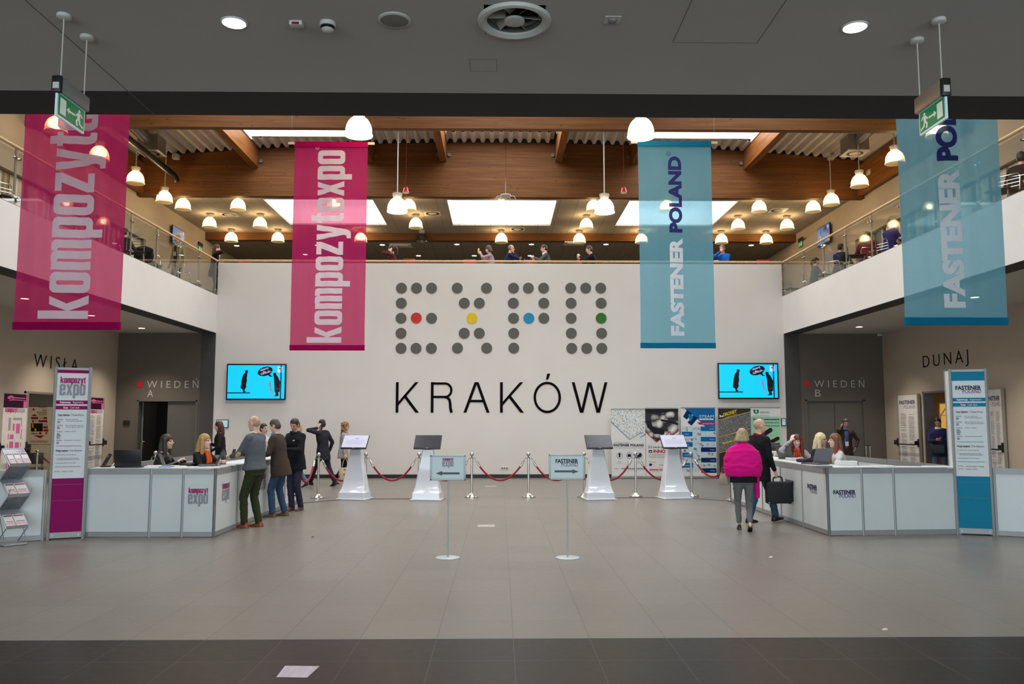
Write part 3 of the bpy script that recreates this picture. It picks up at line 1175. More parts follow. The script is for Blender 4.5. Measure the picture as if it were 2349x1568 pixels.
MB().lathe([(.042, -.047), (.034, -.058), (.018, -.066), (.004, -.067)], seg=32).build('cap', M_fit, t, True)
p = at_height(680, 50, SOF)
t = thing('alarm_indicator', 'small white box with a dark red lens on the low ceiling', 'indicator light', p)
MB().rbox((0, 0, -.016), (.088, .06, .032), .008).build('housing', M_fit, t, True)
MB().rbox((0, -.026, -.022), (.05, .016, .016), .005).build('lens', mat('dark_red_lens', lin(110, 10, 18), .2), t, True)
p = at_height(1405, 45, SOF)
t = thing('emergency_light', 'small square plate with a domed lens on the low ceiling, right of the fan', 'emergency light', p)
MB().box(-.055, -.05, -.004, .055, .05, 0).build('plate', M_fit, t)
MB().lathe([(.03, -.004), (.026, -.016), (.008, -.024)], seg=24).build('lens', M_grill, t, True)


def outline(name, pts, z, w, label):
    mb = MB()
    for i in range(len(pts)):
        a, b = pts[i], pts[(i + 1) % len(pts)]
        d = (b - a).normalized()
        n = Vector((-d.y, d.x, 0)) * w
        q = [a - n, b - n, b + n, a + n]
        mb.add([Vector((v.x, v.y, z)) for v in q] + [Vector((v.x, v.y, z + .003)) for v in q], [(0, 1, 2, 3), (7, 6, 5, 4), (0, 4, 5, 1), (1, 5, 6, 2), (2, 6, 7, 3), (3, 7, 4, 0)])
    return tag(mb.build(name, M_joint), label, 'ceiling panel')


a, b = at_height(1543, 97, SOF), at_height(1734, 102, SOF)
dd = 0.62
outline('flush_hatch', [a, Vector((b.x, a.y, SOF)), Vector((b.x, a.y - dd, SOF)), Vector((a.x, a.y - dd, SOF))], SOF - .0012, .0022, 'large flush square access panel in the low ceiling, right of the fan')
a, b = at_height(1079, 163, SOF), at_height(1140, 163, SOF)
outline('flush_hatch', [a, Vector((b.x, a.y, SOF)), Vector((b.x, a.y - .21, SOF)), Vector((a.x, a.y - .21, SOF))], SOF - .0012, .0012, 'small flush rectangular access panel in the low ceiling, behind the fan')

# exit signs
M_green = mat('exit_sign_green', lin(0, 118, 74), 0.35, emit=lin(0, 120, 74), estr=0.35)
M_signw = mat('exit_sign_white', lin(206, 214, 204), 0.35, emit=lin(206, 214, 200), estr=0.30)
M_acry = mat('sign_plate_edge', lin(190, 205, 214), 0.2, emit=lin(190, 210, 220), estr=0.25)


def exit_sign(X, far_y, near_y, zt, zm, zb, face, label):
    """sign plate lying along the depth; face +1 looks to +x"""
    t = thing('exit_sign', label, 'exit sign', (X, 0, zt), 0, 'exit signs under the low ceiling')
    hz = zm - zt
    bz = zb - zt
    MB().rbox((0, (far_y + near_y) / 2 + .012, hz / 2), (.06, far_y - near_y - .024, -hz), .012).build('housing', M_alu if X < 0 else mat('warm_aluminium', lin(190, 172, 150), .4, metal=.5), t, True)
    MB().rbox((0, near_y + .012, hz / 2 - .005), (.064, .03, -hz + .012), .01).build('end_cap', M_black, t, True)
    MB().box(-.02, near_y - .0045, hz * .85, .02, near_y - .003, hz * .45).build('type_label', M_fit, t)
    MB().box(-.007, near_y + .01, bz, .007, far_y - .02, hz + .004).build('plate', M_acry, t)
    L = far_y - near_y - .03
    Hh = hz - bz
    u = Vector((0, 1 if face > 0 else -1, 0))
    o = Vector((face * .0075, (near_y + .01) if face > 0 else (far_y - .02), bz))
    sgn = MB()
    m_ = .012
    sgn.prism([(m_, m_), (L - m_, m_), (L - m_, Hh - m_ * .4), (m_, Hh - m_ * .4)], o + Vector((face * .001, 0, 0)), u, (0, 0, 1), .001)
    sgn.build('green_panel', M_green, t)
    pic = MB()
    o2 = o + Vector((face * .002, 0, 0))
    fx = (lambda q: q) if face > 0 else (lambda q: L - q)

    def P(poly):
        q = [(fx(a * L), b * Hh) for a, b in poly]
        pic.prism(q if face > 0 else q[::-1], o2, u, (0, 0, 1), .001)
    P([(.10, .18), (.30, .18), (.30, .84), (.10, .84)])
    P([(.33, .52), (.42, .66), (.42, .56), (.62, .56), (.62, .48), (.42, .48), (.42, .38)])
    P(circle2d(.78, .80, .035, 12, .065))
    P([(.72, .72), (.80, .72), (.82, .60), (.80, .45), (.72, .45), (.72, .58)])
    P([(.64, .55), (.67, .50), (.72, .60), (.72, .68)])
    P([(.80, .72), (.88, .58), (.92, .60), (.84, .74)])
    P([(.72, .46), (.78, .46), (.72, .32), (.74, .14), (.69, .14), (.66, .33)])
    P([(.76, .46), (.81, .46), (.84, .30), (.94, .22), (.93, .15), (.79, .25)])
    pic.build('running_figure_sign', M_signw, t)
    for y in (near_y + .05, far_y - .03):
        MB().cyl((0, y, -.004), (0, y, SOF - zt - .02), .0045, seg=8).build('hanging_rod', M_fit, t)
        MB().lathe([(.045, SOF - zt), (.045, SOF - zt - .022), (.03, SOF - zt - .03)], (0, y, 0), 24).build('ceiling_cup', M_fit, t, True)
    return t


for X, pts, face, w in ((-2.86, ((130, 172), (130, 209), (127, 264)), 1, 'hanging green exit sign on the left with arrow pointing left'),
                        (2.91, ((2170, 178), (2172, 216), (2174, 270)), -1, 'hanging green exit sign on the right with arrow pointing right')):
    far = at_side(*((197, 240) if X < 0 else (2106, 250)), X).y
    q = [at_side(a, b, X) for a, b in pts]
    exit_sign(X, far, q[0].y, q[0].z, q[1].z, q[2].z, face, w)

# ---------------------------------------------------------------- fittings under the roof
M_duct = mat('galvanised_duct', lin(150, 148, 142), 0.4, metal=0.6)
M_diff = mat('diffuser_white', lin(214, 206, 194), 0.55)
for sd, px in (('left', 347), ('right', 1961)):
    c = at_height(px, 352, 9.55)
    t = thing('air_diffuser', 'square box air diffuser with round grille under the roof on the %s' % sd, 'air vent', c, 0, 'box diffusers under the roof')
    MB().box(-.30, -.30, 0.02, .30, .30, .50).build('plenum_box', M_duct, t)
    MB().box(-.33, -.33, 0, .33, .33, .02).build('face_plate', M_diff, t)
    g = MB()
    for k in range(24):
        a = 2 * math.pi * k / 24
        M = Matrix.Rotation(a, 3, 'Z')
        g.obox(M @ Vector((.20, 0, -.004)), (.075, .02, .008), M)
    g.build('grille', M_black, t)
    k = 1 if px < 1000 else -1
    r = MB()
    pts = [(0, -.3, .28), (-.02 * k, -.7, .34), (-.06 * k, -1.3, .42), (-.1 * k, -2.2, .46)]
    fine = []
    for i in range(len(pts) - 1):
        for q in range(8):
            fine.append(Vector(pts[i]).lerp(Vector(pts[i + 1]), q / 8))
    r.tube(fine, [.135 + (.012 if i % 2 else 0) for i in range(len(fine))], 18)
    r.build('flexible_duct', mat('foil_duct', lin(170, 170, 172), .25, metal=.8), t, True)
    MB().cyl((0, 0, .5), (0, 0, roof_z(c.x) + .12 - c.z), .008, seg=6).build('hanger', M_steel, t)
p = at_depth(402, 404, 25.5)
tag(MB().tube([(p.x, 19.95, p.z + .1), (p.x, 25.3, p.z), (p.x, 25.5, p.z - .03), (p.x, 25.6, p.z - .12)], .10, 14).build('drain_pipe', M_black, None, True), 'thick black pipe running back under the roof on the left', 'pipe')

M_redcord = mat('red_cord', lin(150, 16, 24), .5)
M_redcase = mat('red_plastic', lin(186, 22, 34), .35)
for px, w in ((931, 'left of the middle'), (1431, 'right of the middle')):
    c = at_depth(px, 442, 21.2)
    t = thing('alarm_sounder', 'small red bell-shaped sounder on a red cord, ' + w, 'alarm sounder', c, 0, 'hanging alarm sounders')
    MB().lathe([(.09, 0), (.095, .012), (.07, .05), (.06, .12), (.035, .15)], seg=24).build('bell', M_redcase, t, True)
    MB().lathe([(.084, -.006), (.084, .0)], seg=24).build('lens', M_fit, t)
    MB().tube([(0, 0, .14), (-.04, 0, .30), (0, 0, .32), (0, 0, roof_z(c.x) - c.z + .12)], .007, 6).build('cord', M_redcord, t)
c = at_depth(366, 448, 25.2)
t = thing('alarm_sounder', 'small white saucer-shaped sounder on a red cord over the left balcony', 'alarm sounder', c, 0, 'hanging alarm sounders')
MB().lathe([(.09, 0), (.095, .01), (.05, .045), (.045, .09), (.02, .1)], seg=24).build('bell', M_fit, t, True)
MB().tube([(0, 0, .09), (0, 0, roof_z(c.x) - c.z + .12)], .007, 6).build('cord', M_redcord, t)
c = at_depth(1160, 449, 21.3)
t = thing('access_point', 'white spider-armed wireless unit hanging on a thin wire at mid hall', 'antenna', c)
MB().lathe([(.03, .05), (.13, .03), (.15, .0), (.12, -.03), (.03, -.04)], seg=28).build('body', M_fit, t, True)
for k in range(6):
    a = R(60 * k)
    c_, s_ = math.cos(a), math.sin(a)
    MB().tube([(c_ * .12, s_ * .12, .0), (c_ * .22, s_ * .22, -.01), (c_ * .27, s_ * .27, -.09)], [.014, .014, .01], 8).build('antenna', M_fit, t, True)
MB().cyl((0, 0, .04), (0, 0, roof_z(.2) - c.z + .12), .004, seg=6).build('wire', M_steel, t)
for px, py, X, w in ((403, 359, None, 'left'), (1906, 360, None, 'right')):
    c = at_depth(px, py, 25.86)
    t = thing('junction_box', 'small white box on the deep wooden beam, %s side' % w, 'box', c, 0, 'boxes on the deep wooden beam')
    MB().rbox((0, .02, 0), (.20, .18, .17), .02).build('housing', M_fit, t, True)
    MB().box(-.05, -.075, -.03, .05, -.069, .03).build('cover', M_cap, t)
c = at_side(2002, 395, XR - .001)
tag(MB(Matrix.Translation(c)).rbox((-.08, 0, 0), (.16, .24, .16), .02).build('wall_box', M_fit, None, True), 'off-white box on the right upper wall by the beam end', 'box')
for px, py, w in ((525, 492, 'left'), (992, 489, 'left of the middle'), (1187, 525, 'behind the middle skylight'), (1785, 482, 'right')):
    c = at_height(px, py, ZC)
    t = thing('ceiling_vent', 'round swirl air vent in the tiled ceiling upstairs, ' + w, 'air vent', c, 0, 'air vents in the tiled ceiling')
    MB().box(-.29, -.29, -.012, .29, .29, 0).build('face_plate', M_diff, t)
    g = MB()
    for k in range(24):
        a = 2 * math.pi * k / 24
        M = Matrix.Rotation(a, 3, 'Z')
        g.obox(M @ Vector((.20, 0, -.015)), (.08, .032, .006), M)
    g.build('grille', M_black, t)
for px, py, w in ((920, 562, 'left'), (1318, 557, 'right')):
    c = at_height(px, py, 8.80)
    tag(MB(Matrix.Translation(c)).box(-.42, -.3, -.04, .42, .3, 0).box(-.3, -.2, -.06, .3, .2, -.04).build('ceiling_cassette', M_diff), 'square air conditioning cassette in the dark rear ceiling, %s one' % w, 'air vent', 'cassettes in the rear ceiling')

# ---------------------------------------------------------------- hanging banners
M_pink = cloth_mat('pink_banner_cloth', lin(188, 46, 106), 0.30, 0.75)
M_pinkh = cloth_mat('pink_banner_hem', lin(176, 20, 92), 0.06, 0.35)
M_blue = cloth_mat('blue_banner_cloth', lin(110, 168, 188), 0.30, 0.75)
M_blueh = cloth_mat('blue_banner_hem', lin(30, 130, 168), 0.06, 0.35)
M_pwhite = cloth_mat('banner_print_white', lin(236, 230, 234), 0.07, 0.30)
M_pgrey = cloth_mat('banner_print_grey', lin(206, 200, 206), 0.07, 0.30)
M_pnavy = cloth_mat('banner_print_navy', lin(52, 48, 110), 0.07, 0.25)
M_stick = mat('bare_wood_stick', lin(214, 186, 150), .6)


def banner(xl, xr, y, zb, zt, kind, label, seed, lay):
    """cloth hung from a stick; lay gives the print positions as (baseline x, start z, end z ...)"""
    w, h = xr - xl, zt - zb
    cx = (xl + xr) / 2
    t = thing('hanging_banner', label, 'banner', (cx, y, zb), 0, 'fabric banners hanging in the hall')
    ph = random.Random(seed)
    a = [(ph.uniform(.006, .016), ph.uniform(4, 12), ph.uniform(0, 6), ph.uniform(-.4, .4)) for _ in range(4)] + [(ph.uniform(.003, .007), ph.uniform(16, 30), ph.uniform(0, 6), ph.uniform(-.6, .6)) for _ in range(4)]

    def wave(x, z):
        k = min(1, .25 + z / (h * .3)) * min(1, (h - z) / (h * .22))
        return sum(A * math.sin(f * x + p + s * z) for A, f, p, s in a) * k
    NX, NZ = 60, 40
    vs, fs = [], []
    for j in range(NZ + 1):
        for i in range(NX + 1):
            x, z = -w / 2 + w * i / NX, h * j / NZ
            vs.append((x, wave(x, z), z))
    for j in range(NZ):
        for i in range(NX):
            q = j * (NX + 1) + i
            fs.append((q, q + 1, q + NX + 2, q + NX + 1))
    mp, mh = (M_pink, M_pinkh) if kind == 'pink' else (M_blue, M_blueh)
    MB().add(vs, fs).build('cloth', mp, t, True)
    for nm, z0, z1 in (('top_hem', h - .09, h + .012), ('bottom_hem', -.012, .09)):
        vs, fs = [], []
        for i in range(NX + 1):
            x = -w / 2 - .004 + (w + .008) * i / NX
            for (dy, z) in ((-.018, z0), (-.020, z1), (.018, z1), (.016, z0)):
                vs.append((x, wave(x, min(max(z, 0), h)) + dy, z))
        for i in range(NX):
            for q in range(4):
                q2 = (q + 1) % 4
                fs.append((4 * i + q, 4 * i + 4 + q, 4 * i + 4 + q2, 4 * i + q2))
        MB().add(vs, fs).build(nm, mh, t, True)
    MB().box(-w / 2 - .13, -.014, h - .04, w / 2 + .13, .008, h + .008).build('stick', M_stick, t)
    for s in (-1, 1):
        top = roof_z(cx) - zb + .12
        MB().cyl((s * (w / 2 + .07), -.004, h), (s * (w / 2 + .07), -.004, top), .003, seg=6).build('string', M_steel, t)
    for d, m, nm in lay(cx, zb):
        bm = bmesh.new()
        bv = [bm.verts.new((x, 0, z)) for x, z in d[0]]
        for f in d[1]:
            try:
                bm.faces.new([bv[i] for i in f])
            except ValueError:
                pass
        n = 26
        for i in range(1, n):
            x = -w / 2 + w * i / n
            bmesh.ops.bisect_plane(bm, geom=bm.verts[:] + bm.edges[:] + bm.faces[:], plane_co=(x, 0, 0), plane_no=(1, 0, 0))
        for v in bm.verts:
            v.co.y = wave(v.co.x, v.co.z) - .009
        MB().bm(bm).build(nm, m, t, True)
    return t


def turned(d, bx, z0, dx=0):
    """reading upwards: text x becomes height, text y goes to the left"""
    return ([(bx - y, z0 + x) for x, y in d[0]], [tuple(f) for f in d[1]])


def registered(r):
    """the small registered mark: ring with an R"""
    return merge2d(shape2d(circle2d(0, 0, r), [circle2d(0, 0, r * .8)]), fit_text('R', -r * .35, -r * .42, h=r * .85))


def pink_lay(Y, p_k0, p_end, xb, xx):
    """p_k0/p_end pixel rows where the word starts and ends, xb baseline column, xx x-height column"""
    def lay(cx, zb):
        k = at_depth(xb, p_k0, Y); e = at_depth(xb, p_end, Y)
        xh = k.x - at_depth(xx, p_k0, Y).x
        L = e.z - k.z
        d1 = heavy_text('kompozyt'); d2 = heavy_text('expo')
        tot = d1[2] + .07 + d2[2]
        s = L / tot
        a = ([(x * s, y * xh) for x, y in d1[0]], d1[1])
        b = ([((x + d1[2] + .07) * s, y * xh) for x, y in d2[0]], d2[1])
        bx, z0 = k.x - cx, k.z - zb
        rm = registered(.035)
        rm = ([(x + L + .045, y + xh * 1.05) for x, y in rm[0]], rm[1])
        return [(turned(a, bx, z0), M_pwhite, 'lettering'), (turned(b, bx, z0), M_pgrey, 'lettering'), (turned(rm, bx, z0), M_pgrey, 'registered_mark')]
    return lay


def blue_lay(Y, f0, f1, q0, q1, xb, xc):
    def lay(cx, zb):
        A, B, C_, D = (at_depth(xb, v, Y) for v in (f0, f1, q0, q1))
        ch = A.x - at_depth(xc, f0, Y).x
        bx = A.x - cx
        a = fit_text('FASTENER', 0, 0, B.z - A.z, ch, bold=.05)
        b = fit_text('POLAND', 0, 0, D.z - C_.z, ch, bold=.05)
        rm = registered(.04)
        rm = ([(x + (D.z - C_.z) + .05, y + ch * 1.0) for x, y in rm[0]], rm[1])
        return [(turned(a, bx, A.z - zb), M_pwhite, 'lettering'), (turned(b, bx, C_.z - zb), M_pnavy, 'lettering'),
                (turned(rm, bx, C_.z - zb), M_pnavy, 'registered_mark')]
    return lay


YM, YN = 15.6, 11.1
zt_m = at_depth(759, 327, YM).z
banner(at_depth(671, 560, YM).x, at_depth(840, 560, YM).x, YM, at_depth(750, 802, YM).z, zt_m, 'pink',
       'smaller inner pink banner, fully in view, hanging before the white wall', 3, pink_lay(YM, 786, 345, 783, 721))
banner(at_depth(1466, 560, YM).x, at_depth(1636, 560, YM).x, YM, at_depth(1559, 797, YM).z, at_depth(1543, 325, YM).z, 'blue',
       'smaller inner blue banner, fully in view, hanging before the white wall', 5, blue_lay(YM, 770, 546, 534, 359, 1568, 1541))
zt_n = zt_m + .1
banner(at_depth(43, 530, YN).x, at_depth(285, 530, YN).x, YN, at_depth(160, 754, YN).z, zt_n, 'pink',
       'large near pink banner at the left, its top cut off by the ceiling', 11, pink_lay(YN, 731, 100, 202, 112))
banner(at_depth(2066, 530, YN).x, at_depth(2299, 530, YN).x, YN, at_depth(2195, 743, YN).z, zt_n, 'blue',
       'large near blue banner at the right, its top cut off by the ceiling', 17, blue_lay(YN, 706, 388, 370, 128, 2211, 2169))

# ---------------------------------------------------------------- counters
M_panel = mat('counter_panel_white', lin(216, 220, 220), 0.45, var=0.015, scale=4)
M_top = mat('counter_top_white', lin(226, 226, 224), 0.35, var=0.02)
M_purple = mat('print_magenta', lin(166, 12, 104), 0.5, var=0.03)
M_purpled = mat('print_dark_magenta', lin(142, 0, 92), 0.5, var=0.03)
M_logogrey = mat('print_grey', lin(150, 150, 158), 0.5)
M_teal = mat('print_teal', lin(12, 126, 160), 0.5, var=0.03)
M_navy = mat('print_navy', lin(34, 26, 62), 0.5)
M_navy2 = mat('print_slate_violet', lin(128, 116, 156), 0.5)
M_ink = mat('print_ink', lin(48, 46, 48), 0.6)
M_inkl = mat('print_light_ink', lin(126, 122, 124), 0.6)
M_inkw = mat('print_white', lin(232, 232, 232), 0.5)
M_paper = mat('white_paper', lin(228, 226, 224), 0.7, var=0.02)
M_redp = mat('print_red', lin(196, 30, 42), 0.5)


def logo_kompozyt(w):
    """two-line wordmark of width w, lower left corner at 0,0 (without the descender)"""
    e = fit_heavy('expo', 0, 0, w, w * 0.475, 0.06)
    k = fit_heavy('kompozyt', w * .02, w * .525, w * .97, w * 0.215, 0.05)
    return [(k, M_purple), (e, M_logogrey)]


def logo_fastener(w):
    f = fit_text('FASTENER', 0, w * .155, w, w * .165, bold=.03)
    p = fit_text('POLAND', w * .27, 0, w * .73, w * .155, bold=.012)
    return [(f, M_navy), (p, M_navy2)]


def put_logo(logo, o, u, parent, lift=0.002, name='logo'):
    """one mesh per colour, on a plane facing u x z"""
    for k, (d, m) in enumerate(reversed(logo)):
        MB().flat(d, o, u, (0, 0, 1), lift + .0015 * k).build(name, m, parent)


def counter(name, label, loops, logos, post_extra=()):
    """loops: list of (closed?, [corner/post points]) ; one panel between two neighbouring posts"""
    t = thing(name, label, 'reception counter', (loops[0][0][0], loops[0][0][1], 0), 0)
    ox, oy = loops[0][0]
    L = lambda p: Vector((p[0] - ox, p[1] - oy, 0))
    for pts in loops:
        for i in range(len(pts) - 1):
            a, b = L(pts[i]), L(pts[i + 1])
            d = (b - a).normalized()
            n = Vector((-d.y, d.x, 0))
            M = Matrix((d, n, Vector((0, 0, 1)))).transposed()
            ln = (b - a).length
            MB().obox((a + b) / 2 + Vector((0, 0, .5)), (ln - .03, .012, .84), M).build('panel', M_panel, t)
            MB().obox((a + b) / 2 + Vector((0, 0, .955)), (ln - .03, .034, .085), M).build('top_rail', M_alu, t)
            MB().obox((a + b) / 2 + Vector((0, 0, .045)), (ln - .03, .030, .07), M).build('bottom_rail', M_alu, t)
        for p in pts:
            q = L(p)
            MB().tube([q, q + Vector((0, 0, 1.0))], .0225, 8).build('post', M_alu, t)
    for (o, u, lg) in logos:
        put_logo(lg, Vector((o[0] - ox, o[1] - oy, o[2])), u, t)
    return t, L


CL = -4.2
wing = [(-8.6, 11.0), (-7.54, 11.57), (-6.53, 12.12)]
ring = [(-6.10, 12.46), (-5.15, 12.44), (-4.67, 12.43), (CL, 12.42)]
right = [(CL, 12.42), (CL, 13.42), (CL, 14.42), (CL, 15.42), (CL, 16.40), (CL, 17.36)]
back = [(CL, 17.36), (-5.22, 17.36), (-6.24, 17.36), (-6.24, 16.4), (-6.24, 15.4), (-6.24, 14.4), (-6.24, 13.4), (-6.24, 12.6)]
u0 = Vector((1, 0, 0))
lx = at_depth(430, 1100, 12.42)
tL, L_ = counter('registration_counter', 'white panelled registration counter at the left with grey and magenta logo', [ring, right, back],
                 [((at_depth(431, 1155, 12.42).x, 12.415, at_depth(431, 1155, 12.42).z), u0, logo_kompozyt(.295)),
                  ((CL + .007, 12.72, at_depth(431, 1155, 12.42).z + .01), Vector((0, 1, 0)), logo_kompozyt(.34)),
                  ((CL + .007, 14.72, at_depth(431, 1155, 12.42).z + .01), Vector((0, 1, 0)), logo_kompozyt(.34))])
MB().box(-6.10 + 6.10, .02, .985, CL + 6.10 - .02, .52, 1.003).box(CL - .5 + 6.1, .52, .985, CL + 6.1 - .02, 4.86, 1.003).build('countertop', M_top, tL)
tW, _ = counter('counter_wing', 'white angled counter panels at the far left, behind the leaflet rack', [wing], [])
ringr = [(4.9, 12.42), (5.43, 12.46), (5.93, 12.50), (6.95, 12.58)]
rightr = [(4.9, 12.42), (4.9, 13.44), (4.9, 14.47), (4.9, 15.5), (4.9, 16.55), (4.9, 17.62)]
backr = [(4.9, 17.62), (5.95, 17.62), (7.08, 17.62), (7.10, 16.4), (7.12, 15.2), (7.12, 14.1), (7.12, 13.0)]
zf = at_depth(1911, 1141, 12.43).z
ur = Vector((1.03, .08, 0)).normalized()
tR, _ = counter('registration_counter', 'white panelled registration counter at the right with dark navy logos', [ringr, rightr, backr],
                [((at_depth(1911, 1141, 12.43).x, 12.411, zf), ur, logo_fastener(.345)),
                 ((4.893, 13.22, zf + .02), Vector((0, -1, 0)), logo_fastener(.40)), ((4.893, 14.22, zf + .02), Vector((0, -1, 0)), logo_fastener(.40))])
MB().box(.02, .13, .985, 2.08, .60, 1.003).box(.02, .60, .985, .5, 5.16, 1.003).build('countertop', M_top, tR)
wingr = [(7.40, 12.40), (8.4, 11.85), (9.4, 11.3)]
tV, _ = counter('counter_wing', 'white angled counter panel at the far right, beside the blue totem', [wingr], [])

# ---------------------------------------------------------------- totems
def lines2d(x, y, spec, h):
    """small print: list of (dx, dy, text, width or None, bold)"""
    out = []
    for dx, dy, s, w, b in spec:
        out.append(fit_text(s, x + dx, y + dy, w, h, bold=b))
    return merge2d(*out)


def totem(a, b, label, main, logo, rows, heavy):
    a, b = Vector((a[0], a[1], 0)), Vector((b[0], b[1], 0))
    d = (b - a).normalized()
    w = (b - a).length
    t = thing('info_totem', label, 'info totem', a, math.atan2(d.y, d.x))
    H = 2.49
    for x in (0.02, w - .02):
        for y in (0.0, .42):
            MB().tube([(x, y, 0), (x, y, H)], .0225, 8).build('post', M_alu, t)
    MB().box(.04, -.012, 2.445, w - .04, .012, H - .01).build('cross_rail', M_alu, t)
    MB().box(.04, -.012, 0.02, w - .04, .012, .10).build('cross_rail', M_alu, t)
    for y0, y1, x0, x1 in ((.41, .43, .04, w - .04), (.02, .40, .012, .028), (.02, .40, w - .028, w - .012)):
        MB().box(x0, y0, .05, x1, y1, H - .02).build('side_panel', M_panel, t)
    MB().box(.04, -.006, .10, w - .04, .006, 2.445).build('front_panel', M_panel, t)
    Y = -.008
    o = Vector((.04, Y, 0))
    W = w - .08
    u, v = (1, 0, 0), (0, 0, 1)
    R_ = lambda x0, z0, x1, z1: poly2d([(x0, z0), (x1, z0), (x1, z1), (x0, z1)])
    MB().prism([(0, .10), (W, .10), (W, .87), (0, .87)], o, u, v, .002).build('colour_field', main, t)
    top0 = 2.40 if heavy else 2.31
    MB().prism([(0, top0), (W, top0), (W, 2.445), (0, 2.445)], o, u, v, .002).build('colour_field', main, t)
    ln = MB()
    for z in (.55, .78):
        ln.prism([(0, z), (W, z), (W, z + .003), (0, z + .003)], o + Vector((0, -.001, 0)), u, v, .001)
    ln.build('joint_line', M_inkl, t)
    zb = 1.945 if heavy else 1.995
    for z in (zb, zb - .078):
        MB().prism([(0, z), (W, z), (W, z + .054), (0, z + .054)], o, u, v, .002).build('colour_bar', main, t)
    tx = MB()
    tx.flat(fit_text('Rejestracja', W * .12, zb + .014, W * .34, .028, bold=.03), o, u, v, .002)
    tx.flat(fit_text('Registration', W * .53, zb + .014, W * .34, .028), o, u, v, .002)
    tx.flat(fit_text('Kasa', W * .24, zb - .064, W * .15, .028, bold=.03), o, u, v, .002)
    tx.flat(fit_text('Cash desk', W * .45, zb - .064, W * .30, .028), o, u, v, .002)
    tx.build('lettering', M_inkw, t)
    put_logo(logo[0], o + Vector((logo[1], 0, logo[2])), u, t)
    z = zb - .172
    ink, col = MB(), MB()
    ink.flat(fit_text('Ceny biletów', W * .07, z, W * .38, .028, bold=.025), o, u, v, .002)
    ink.flat(fit_text('/ Ticket Prices', W * .48, z, W * .42, .028), o, u, v, .002)
    z0 = z - .062
    for price, sub, txt in rows:
        col.flat(fit_text(price, W * .07, z0, W * .17, .019, bold=.01), o, u, v, .002)
        for k in range(sub):
            ink.prism([(W * .07, z0 - .022 - k * .017), (W * (.16 + .05 * (sub > 2) * ((k * 7) % 3) / 2), z0 - .022 - k * .017), (W * (.16 + .05 * (sub > 2) * ((k * 7) % 3) / 2), z0 - .0145 - k * .017), (W * .07, z0 - .0145 - k * .017)], o, u, v, .002)
        for k, s in enumerate(txt):
            ink.flat(fit_text(s, W * .33, z0 + .004 - k * .024, W * min(.60, .0185 * len(s)), .0145), o, u, v, .002)
        z0 -= .088 if sub < 3 else .127
    z1 = z0 + .012
    col.prism([(W * .07, z1), (W * .88, z1), (W * .88, z1 + .006), (W * .07, z1 + .006)], o, u, v, .002)
    z1 -= .076
    ink.flat(fit_text('Wstęp bezpłatny', W * .06, z1, W * .40, .028, bold=.025), o, u, v, .002)
    ink.flat(fit_text('/ Free Admission', W * .48, z1, W * .41, .028), o, u, v, .002)
    z1 -= .052
    for k, s in enumerate(('po rejestracji on-line / after on-line registration', 'z zaproszeniem po dokonaniu rejestracji na targach', '/ with invitation after registration at the trade fair', 'dla posiadaczy karty / for card holders')):
        ink.flat(fit_text(s, W * .10, z1, W * (.62 + .06 * (k % 3)), .0145), o, u, v, .002)
        if k != 2:
            col.prism([(W * .06, z1 + .003), (W * .075, z1 + .003), (W * .075, z1 + .011), (W * .06, z1 + .011)], o, u, v, .002)
        z1 -= .050 if k != 1 else .020
    col.prism([(W * .06, z1), (W * .88, z1), (W * .88, z1 + .006), (W * .06, z1 + .006)], o, u, v, .002)
    z1 -= .073
    for p, s in ((('20 PLN', 'Parking / Car Park'),) if heavy else (('20 PLN', 'Informator targowy / Catalogue'), ('20 PLN', 'Parking / Car Park'))):
        col.flat(fit_text(p, W * .06, z1, W * .16, .018), o, u, v, .002)
        ink.flat(fit_text(s, W * .30, z1, W * (.34 if len(s) < 20 else .55), .017), o, u, v, .002)
        z1 -= .042
    ink.build('small_print', M_ink, t)
    col.build('small_print', M_purple if heavy else M_teal, t)
    MB().box(.07, -.015, .05, .085, -.011, .062).box(w - .085, -.015, .05, w - .07, -.011, .062).build('screw', M_steel, t)
    return t


rows_ = [('40 PLN', 2, ['bilet bez rejestracji', '/ ticket without registration']), ('25 PLN', 2, ['bilet po dokonaniu rejestracji', '/ ticket after registration at the trade fair']),
         ('10 PLN', 5, ['studenci / students']), ('10 PLN', 2, ['bilet grupowy / group ticket'])]
totem((-6.50, 12.16), (-6.06, 12.37), 'tall magenta and white info totem with ticket prices at the left counter', M_purpled, (logo_kompozyt(.337), .036, 2.075), rows_, True)
totem((6.88, 12.56), (7.37, 12.38), 'tall blue and white info totem with ticket prices at the right counter', M_teal, (logo_fastener(.345), .045, 2.12),
      [('30 PLN', 2, rows_[0][2]), ('20 PLN', 2, rows_[1][2]), rows_[2], rows_[3]], False)

# ---------------------------------------------------------------- queue barrier
M_rope = mat('red_velvet_rope', lin(158, 14, 40), 0.75, var=0.15, scale=120, bump=0.4, bscale=300)
stan = []
names = ['leftmost of the row, behind the walking man in the suit', 'second from the left, behind the leftmost kiosk', 'third from the left, behind the second kiosk',
         'fourth from the left, right of the left-arrow sign', 'fifth from the left, left of the right-arrow sign', 'sixth from the left, partly hidden by the right-arrow sign',
         'seventh from the left, between the two right kiosks', 'eighth from the left, right of the rightmost kiosk', 'behind the far end of the right counter']
spots = [(-4.02, 18.6), (-2.99, 18.72), (-1.80, 18.72), (-.62, 18.72), (.65, 18.72), (1.90, 18.72), (3.07, 18.8), (4.33, 18.8), (5.02, 17.9)]


